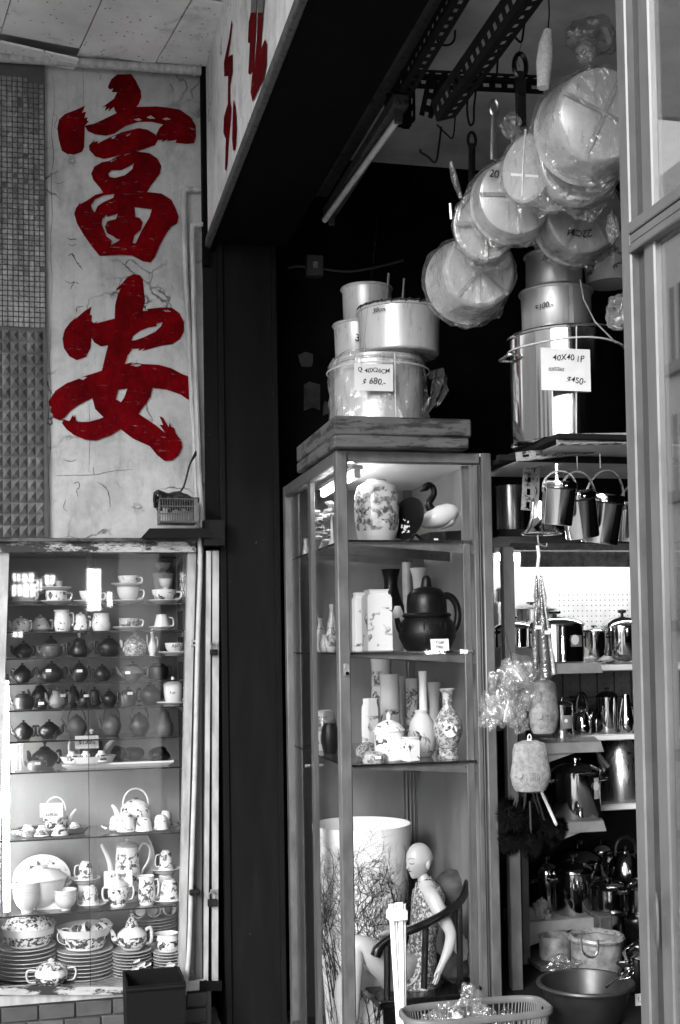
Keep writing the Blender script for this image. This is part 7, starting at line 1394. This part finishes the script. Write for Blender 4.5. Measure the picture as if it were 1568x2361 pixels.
L, w, h = spotr(365, 660, 590, 835, 3.98, Z9); bl = empty('steel_funnel', L, 'flared polished steel funnel hanging mouth down', 'funnel'); MB().lathe([(w * .5, 0), (w * .49, .008), (w * .38, h * .2), (w * .3, h * .5), (w * .26, h), (w * .24, h), (w * .28, h * .5), (w * .36, h * .2), (w * .47, .006)], 40, cap=False).ob('cone', 'steel', bl); MB().tube([(math.cos(a_) * w * .5, math.sin(a_) * w * .5, .003) for a_ in [2 * PI * i / 36 for i in range(36)]], .004, 6, closed=True).ob('rim', 'steel', bl)
hook('steel hook holding the tied bundle', [at(*Z9(x, y), Y=3.9) for x, y in ((480, 840), (485, 900), (500, 915), (545, 930), (550, 900))], .003, 'galv')
for (x, y0, y1, lab) in ((625, 300, 550, 'flat steel handle strap of the leftmost pail'), (780, 240, 340, 'wire hook of the tilted pail'), (955, 220, 330, 'wire hook of the leaning pail')): tag(MB().tube([at(*Z9(x, y0), Y=3.72), at(*Z9(x + 4, y1), Y=3.70)], .006 if x < 700 else .002, 6).ob('hanging_strap', 'steel_satin'), lab, 'strap')
# tied string and long film sleeves with brushes
YT = 3.85
tag(MB().tube(bez([at(*Z9(478, 920), Y=YT), at(*Z9(488, 1000), Y=YT), at(*Z9(480, 1080), Y=YT), at(*Z9(485, 1180), Y=YT)], 14), .006, 7).ob('white_string', 'rope_white'), 'knotted white string holding the sleeve bundle', 'string')
for i, (xt, xb, yb, wd, mt, lab) in enumerate(((472, 462, 530, 26, 'cloth_grey', 'short film sleeve of brushes on the cabinet side'), (498, 545, 600, 46, 'cloth_grey', 'long dark film sleeve in the middle of the tied bundle'), (505, 605, 570, 20, 'paper_grey', 'pale film sleeve on the outer side of the tied bundle'))):
    a, bq = at(*Z9(xt, 1150), Y=YT), at(*Z10(xb, yb), Y=YT - .01 * i); k = mpp(a); pts = [a.lerp(bq, t / 9) for t in range(10)]; rd = [.004, .006, .009, .35 * wd * .3 * k, .75 * wd * .3 * k] + [wd * .3 * k] * 4 + [wd * .27 * k]
    root = empty('brush_sleeve', a, lab, 'brush'); MB().tube([q - a for q in pts], [q * .8 for q in rd], 10).ob('brush', mt, root); MB().tube([q - a for q in pts], [q * 1.12 for q in rd], 12).ob('film_sleeve', 'film_dark', root); q = pts[5] - a; MB().box((q.x - .006, q.y - rd[5] * 1.2 - .002, q.z - .006), (q.x + .014, q.y - rd[5] * 1.2, q.z + .006)).ob('price_tag', 'paper', root)
# film-wrapped mugs
for i, (x, y, s, lab) in enumerate(((320, 560, .052, 'crackled film bag of mugs at the top of the hung cluster'), (150, 800, .045, 'film-wrapped mug against the cabinet post'), (250, 840, .05, 'film-wrapped mug in the middle of the hung cluster'), (400, 740, .045, 'film-wrapped mug facing the opening'))):
    c = at(*Z10(x, y), Y=3.95 + .03 * (i % 2)); root = empty('wrapped_mug', c, lab, 'mug'); root.rotation_euler = (.4 * (i - 1.5), .3 * i - .4, .5 * i)
    MB().lathe([(E, -s * .9), (s * .55, -s * .9), (s * .6, s * .7), (s * .55, s * .7), (s * .5, -s * .7), (E, -s * .7)], 22, cap=False).ob('mug', 'clear_cup', root); loop_handle(1, s * .55, -s * .5, s * .4, s * .35, s * .07).ob('handle', 'clear_cup', root)
    bm_ = crumple(s * 1.3, 70 + i, .32, 4, 1.7)
    me = bpy.data.meshes.new('film_wrap'); bm_.to_mesh(me); bm_.free(); link('film_wrap', me, 'film', root)
tag(MB().tube([at(*Z10(228, 240), Y=3.93), at(*Z10(290, 490), Y=3.93)], .0025, 6).ob('mug_string', 'twine_dark'), 'black cord from which the film-wrapped mugs hang', 'cord')
# sponges in net bags
def sponge(label, x0, x1, yt, yb, Y, rz, conv=Z10):
    L, w, h = spotr(x0, x1, yt, yb, Y, conv); root = empty('bath_sponge', L, label, 'sponge', rz=rz); vs = []; n = 26; prof = [(.22, 1), (.46, .94), (.52, .80), (.54, .6), (.58, .45), (.6, .32), (.54, .15), (.44, .03), (.3, 0)]
    m = MB().lathe([(E, h)] + [(w * .86 * a_ * 1.0, h * z) for a_, z in prof] + [(E, 0)], n, cap=False, sx=1, sy=.55, wob=lambda a_, z: 1 + .03 * math.sin(3 * a_ + 20 * z)); m.ob('foam_body', 'foam', root)
    q = MB()
    for i in range(6):
        for j in range(5): xx, zz = -.014 + i * .006 + .002, h * .26 + j * .005; q.tube([(xx, -w * .29, zz), (xx, -w * .285, zz)], .0014, 5)
    q.ob('printed_dots', 'ink', root)['kind'] = 'stuff'; MB().lathe([(E, 0), (.011, 0), (.012, .001), (E, .0012)], 20, cap=False, sx=.8).xf(Matrix.Translation((-w * .34, -w * .24, h * .36)) @ Matrix.Rotation(-.6, 4, 'Z') @ Matrix.Rotation(PI / 2, 4, 'X')).ob('oval_label', 'grey_print', root)
    MB().tube(bez([(0, 0, h * .97), (-.006, 0, h * 1.06), (0, 0, h * 1.12), (.006, 0, h * 1.06), (0, 0, h * .97)], 14), .002, 6).ob('hanging_loop', 'string', root); MB().lathe([(.01, h * .97), (.008, h * 1.02), (.011, h * 1.03)], 10).ob('neck_clip', 'paper', root)
    return root
sponge('bath sponge in film hanging behind the mugs', 400, 660, 610, 1030, 3.98, .25); sponge('lower bath sponge with white clip hanging over the dusters', 272, 580, 1075, 1470, 3.80, -.1)
# feather dusters
for i, (x, y, s, hx, hy, lab) in enumerate(((270, 320, .06, 330, 120, 'fluffy black duster against the post'), (365, 330, .06, 390, 130, 'fluffy black duster in the middle of the bunch'), (505, 340, .062, 440, 130, 'fluffy black duster under the sponge'), (430, 520, .05, 420, 200, 'lowest black duster with worn pale tip'), (270, 480, .056, 330, 160, 'lower black duster near the cabinet post'), (560, 450, .058, 470, 140, 'black duster leaning to the pots'), (640, 420, .04, 510, 130, 'outermost black duster with white handle'))):
    c = at(*Z11(x, y), Y=3.98 + .03 * (i % 3)); root = empty('feather_duster', c, lab, 'duster'); top = at(*Z11(hx, hy), Y=3.95) - c; MB().tube([Vector((0, 0, 0)), top], .0035 if i < 6 else .006, 7).ob('handle', 'white_stick' if i == 6 else 'twine_dark', root)
    r_ = random.Random(80 + i); fz = MB(); ax_ = -top.normalized()
    for k in range(1500):
        z = Vector((r_.gauss(0, 1), r_.gauss(0, 1), r_.gauss(0, 1))).normalized(); b0 = Vector((z.x * s * .45, z.y * s * .45, z.z * s * .8)); tip = Vector((z.x * s * r_.uniform(.75, 1.0), z.y * s * r_.uniform(.75, 1.0), z.z * s * 1.35 * r_.uniform(.85, 1.1))); sd = z.orthogonal().normalized() * .0016; fz.add([b0 - sd, b0 + sd, tip], [(0, 1, 2)])
    fz.lathe([(E, -s * .8), (s * .4, -s * .6), (s * .55, 0), (s * .4, s * .6), (E, s * .8)], 14, cap=False); o = fz.ob('feathers', 'duster', root); o.rotation_euler = (0, -.25 * (hx - x) / 100, 0)
# ------------------------------------------------------------------ sliding glass door nearest the camera
XD = 1.02
def yat(x, y=1180): return at(x, y, X=XD).y
y0, y1, y2, y3 = yat(1452), yat(1474), yat(1494), yat(1519)
gd = empty('sliding_door', (XD, y0, 0), 'pale aluminium framed sliding glass door reflecting the street', 'door'); GD = Matrix.Translation(-gd.location)
def gdp(m, n_, mt, sm=False): o = m.ob(n_, mt, smooth=sm); o.parent = gd; o.matrix_parent_inverse = GD; return o
ztop = 3.4; gdp(MB().box((XD - .004, y1, 0), (XD + .05, y0, ztop), .003), 'jamb', 'aluminium'); gdp(MB().box((XD + .012, y2, 0), (XD + .045, y1 - .0005, ztop)), 'groove', 'door_groove'); gdp(MB().box((XD + .004, y3, 0), (XD + .03, y2 - .0005, ztop), .003), 'stile', 'aluminium')
za, zb2 = at(1440, 527, X=XD).z, at(1440, 597, X=XD).z; 
for k, (q0, q1, dx) in enumerate(((0, .38, 0.), (.40, .70, .003), (.73, 1.0, .0))): gdp(MB().box((XD - .008 + dx, .6, za + (zb2 - za) * q1), (XD + .02, y1 + .002, za + (zb2 - za) * q0), .002), 'mid_rail', 'aluminium')
gdp(MB().box((XD + .012, .6, za + .002), (XD + .016, y3 + .002, ztop)), 'glass_pane', 'glass_street'); gdp(MB().box((XD + .012, .6, .1), (XD + .016, y3 + .002, zb2 - .002)), 'glass_pane', 'glass_street'); gdp(MB().box((XD, .6, 0), (XD + .03, y3, .0995)), 'bottom_rail', 'aluminium'); gdp(MB().box((XD, .5, 0), (XD + .04, .598, ztop), .003), 'stile', 'aluminium')
c = at(1557, 2140, X=XD); gdp(MB().lathe([(E, 0), (1, 0), (1, .2), (.8, .6), (E, .6)], 20, cap=False).xf(Matrix.Translation((XD - .004, yat(1495), c.z)) @ Matrix.Rotation(-PI / 2, 4, 'Y') @ Matrix.Diagonal((.05, .008, .006, 1))), 'finger_pull', 'aluminium_dark', True)
tag(MB().box((XD + .005, .3, ztop + .001), (XD + .05, y0 + .1, ZB - .001)).ob('door_header', 'aluminium_dark'), 'dark header strip above the sliding door', 'header')

# lit tube placed out of view in the shop for its streak in the show cabinet glass
nl = empty('mirrored_lamp', at(1045, 1503, Y=2 * (YF + .018) - 1.0), 'lit tube out of view inside the shop, mirrored by the show cabinet glass', 'lamp'); nl.location.y = 1.0
MB().tube([(-.19, 0, 0), (.19, 0, 0)], .012, 10).ob('tube', 'lamp_near', nl); MB().box((-.2, -.02, .016), (.2, .02, .035), .003).ob('batten', 'white_enamel', nl)

# more stock pushed to the backs of the shelves
for (x0, x1, yt, yb, Y, cv, zz_, mt, lab) in ((640, 860, 740, 1010, 5.36, Z10, SB[1] + .001, 'steel_dark', 'dim casserole behind the small kettle'), (860, 1080, 760, 1010, 5.40, Z10, SB[1] + .001, 'steel_satin', 'satin pot at the back of the kettle shelf'), (1180, 1420, 720, 1010, 5.25, Z10, SB[1] + .001, 'steel', 'bright pot beyond the steel vase behind the door'),
    (560, 760, 1330, 1690, 5.05, Z10, SA[2] + .001, 'steel_dark', 'dark slim pot behind the stew pot'), (900, 1120, 1300, 1690, 5.42, Z10, SB[2] + .001, 'steel_dark', 'dark pot behind the satin kettle'), (1180, 1420, 1230, 1690, 5.3, Z10, SB[2] + .001, 'steel', 'bright pot behind the door on the third shelf'),
    (470, 640, 700, 1110, 4.98, Z11, SA[3] + .001, 'steel', 'slim bright pot squeezed beside the gloves'), (880, 1060, 560, 860, 5.40, Z11, SB[3] + .001, 'steel', 'small bright pot at the back of the fourth shelf'), (1180, 1420, 150, 470, 5.34, Z10, SB[0] + .001, 'steel', 'bright stock pot behind the door on the top shelf'),
    (880, 1180, 1240, 1480, 4.85, Z11, ZF + .18, 'steel_dark', 'dark pot stacked under the bottom shelf'), (640, 840, 120, 460, 5.38, Z10, SB[0] + .001, 'steel_satin', 'satin pot between large pot and saucepan')):
    pot(lab, x0, x1, yt, yb, Y, cv, z=zz_, mat=mt, share=.66)
tag(MB().box((at(*Z11(860, 1400), Y=4.85).x, 4.72, ZF), (at(*Z11(1200, 1400), Y=4.85).x, 5.0, ZF + .1795), .004).ob('carton', 'cloth_grey'), 'dark carton carrying the stacked dark pot', 'carton')
for i, (x, y, s, lab) in enumerate(((200, 640, .045, 'crackled film bag at the top left of the hung cluster'), (120, 900, .04, 'lowest film bag brushing the cabinet post'), (340, 930, .042, 'film bag hanging below the middle mug'), (450, 560, .04, 'film bag under the brush sleeves'))): lump('film_bag', lab, 'bag', at(*Z10(x, y), Y=3.9 + .03 * i), s, s * .8, s * 1.15, 'film', 90 + i, .5)
for i, (x, y, sx_, lab) in enumerate(((560, 960, .04, 'second film-wrapped packet heap in the grey basket'), (1180, 1640, .035, 'silvery film packet leaning in the grey basket'), (980, 1650, .035, 'small film packet next to the round wrapped dish'))):
    if x > 600: lump('wrapped_parcel', lab, 'parcel', at(*Z8(x, y), Y=3.95), sx_, .03, sx_ * 1.2, 'film', 95 + i, .5)
# ------------------------------------------------------------------ the street behind and beside the camera
def house(x0, x1, y0, y1, h, face, label, mat, seed, pitch=2.0, storey=3.0, ww=.55, wh=1.4):
    """block with windows on the side that faces the arcade: face '+X' or '+Y'"""
    r_ = random.Random(seed); cx, cy = (x0 + x1) / 2, (y0 + y1) / 2; root = empty('shophouse', (cx, cy, 0), label, 'building')
    MB().box((x0 - cx, y0 - cy, 0), (x1 - cx, y1 - cy, h)).ob('wall', mat, root); MB().box((x0 - cx - .15, y0 - cy - .15, h), (x1 - cx + .15, y1 - cy + .15, h + .25)).ob('cornice', mat, root)
    ln = (y1 - y0) if face == '+X' else (x1 - x0); n = max(1, int(ln / pitch))
    for k in range(int((h - .6) / storey)):
        for i in range(n):
            a = -ln / 2 + (i + .5) * ln / n; z = .5 + storey * (k + .2)
            def q(da, db, za, zb_): return ((x1 - cx + da, a + db[0], za), (x1 - cx + db[2], a + db[1], zb_)) if face == '+X' else ((a + db[0], y1 - cy + da, za), (a + db[1], y1 - cy + db[2], zb_))
            w = MB().box(*q(-.05, (-ww, ww, .012), z, z + wh)).ob('window', 'window_dark', root); MB().box(*q(.014, (-ww - .06, ww + .06, .09), z - .1, z - .004)).ob('sill', 'concrete', w); MB().box(*q(.014, (-.025, .025, .04), z, z + wh)).ob('frame', 'facade', w)
house(-18, -11, -6, 3, 7, '+X', 'pale three-storey shophouse across the street behind the camera', 'facade', 1)
house(-18, -11, 3.2, 12, 6, '+X', 'grey shophouse across the street beyond the arcade', 'facade_grey', 2)
house(-18, -11, 12.3, 34, 5.2, '+X', 'white shophouse farther up the street', 'facade', 3)
house(-6, -3.4, 9.4, 13.2, 5.6, '+X', 'low white corner house mirrored in the sliding door', 'facade', 5, .62, 1.15, .17, .7)
house(-6, 8, -26, -19, 6, '+Y', 'added dark block out of view behind the camera, dimming glass reflections', 'facade_grey', 4)  # unseen block added to keep the glass reflections dark
tag(MB().box((XB1 + .01, -9, 0), (XS, -1.45, ZB + 1.2)).ob('neighbour_shop', 'facade'), 'closed grey neighbouring shop along the arcade behind the camera', 'building')

# backlit shop boards up the street behind the camera; the tea cabinet glass mirrors them
YV = 2 * YG
for (x0, x1, y0, y1, Y, lab) in ((200, 232, 1312, 1408, -3.0, 'tall backlit sign box hanging over the pavement behind the camera'), (247, 258, 1366, 1398, -3.4, 'small backlit board hanging behind the camera')):
    a, bq = at(x0, y1, Y=YV - Y), at(x1, y0, Y=YV - Y); root = empty('backlit_sign', ((a.x + bq.x) / 2, Y, a.z), lab, 'sign'); w, h = (bq.x - a.x) / 2, bq.z - a.z
    MB().box((-w, 0, 0), (w, .012, h)).ob('lit_face', 'sign_lit', root); MB().box((-w - .02, -.12, -.02), (w + .02, -.001, h + .02)).ob('sign_case', 'aluminium_dark', root); MB().tube([(0, -.06, h + .02), (0, -.06, 5.2 - a.z)], .012, 6).ob('hanger', 'aluminium_dark', root)
for i, (x0, x1, y0, y1) in enumerate(((30, 46, 1322, 1340), (52, 78, 1322, 1342), (28, 50, 1348, 1374), (54, 82, 1346, 1376), (86, 96, 1336, 1362), (104, 126, 1326, 1346), (30, 52, 1457, 1469))):
    Y = -14.0; a, bq = at(x0, y1, Y=YV - Y), at(x1, y0, Y=YV - Y); root = empty('lit_window', ((a.x + bq.x) / 2, Y, a.z), 'lit window pane of the shop front far behind the camera', 'window', 'lit shop windows far behind the camera'); w, h = (bq.x - a.x) / 2, bq.z - a.z
    MB().box((-w, 0, 0), (w, .02, h)).ob('pane', 'sign_lit', root); MB().box((-w - .04, -.1, -.04), (w + .04, -.002, h + .04)).ob('frame', 'aluminium_dark', root); MB().box((-.015, .021, 0), (.015, .03, h)).ob('mullion', 'aluminium_dark', root)
tag(MB().box((-3, -14.5, -.003), (4, -14.12, 6)).ob('facing_building', 'facade_grey'), 'grey shop front carrying the lit windows behind the camera', 'building')
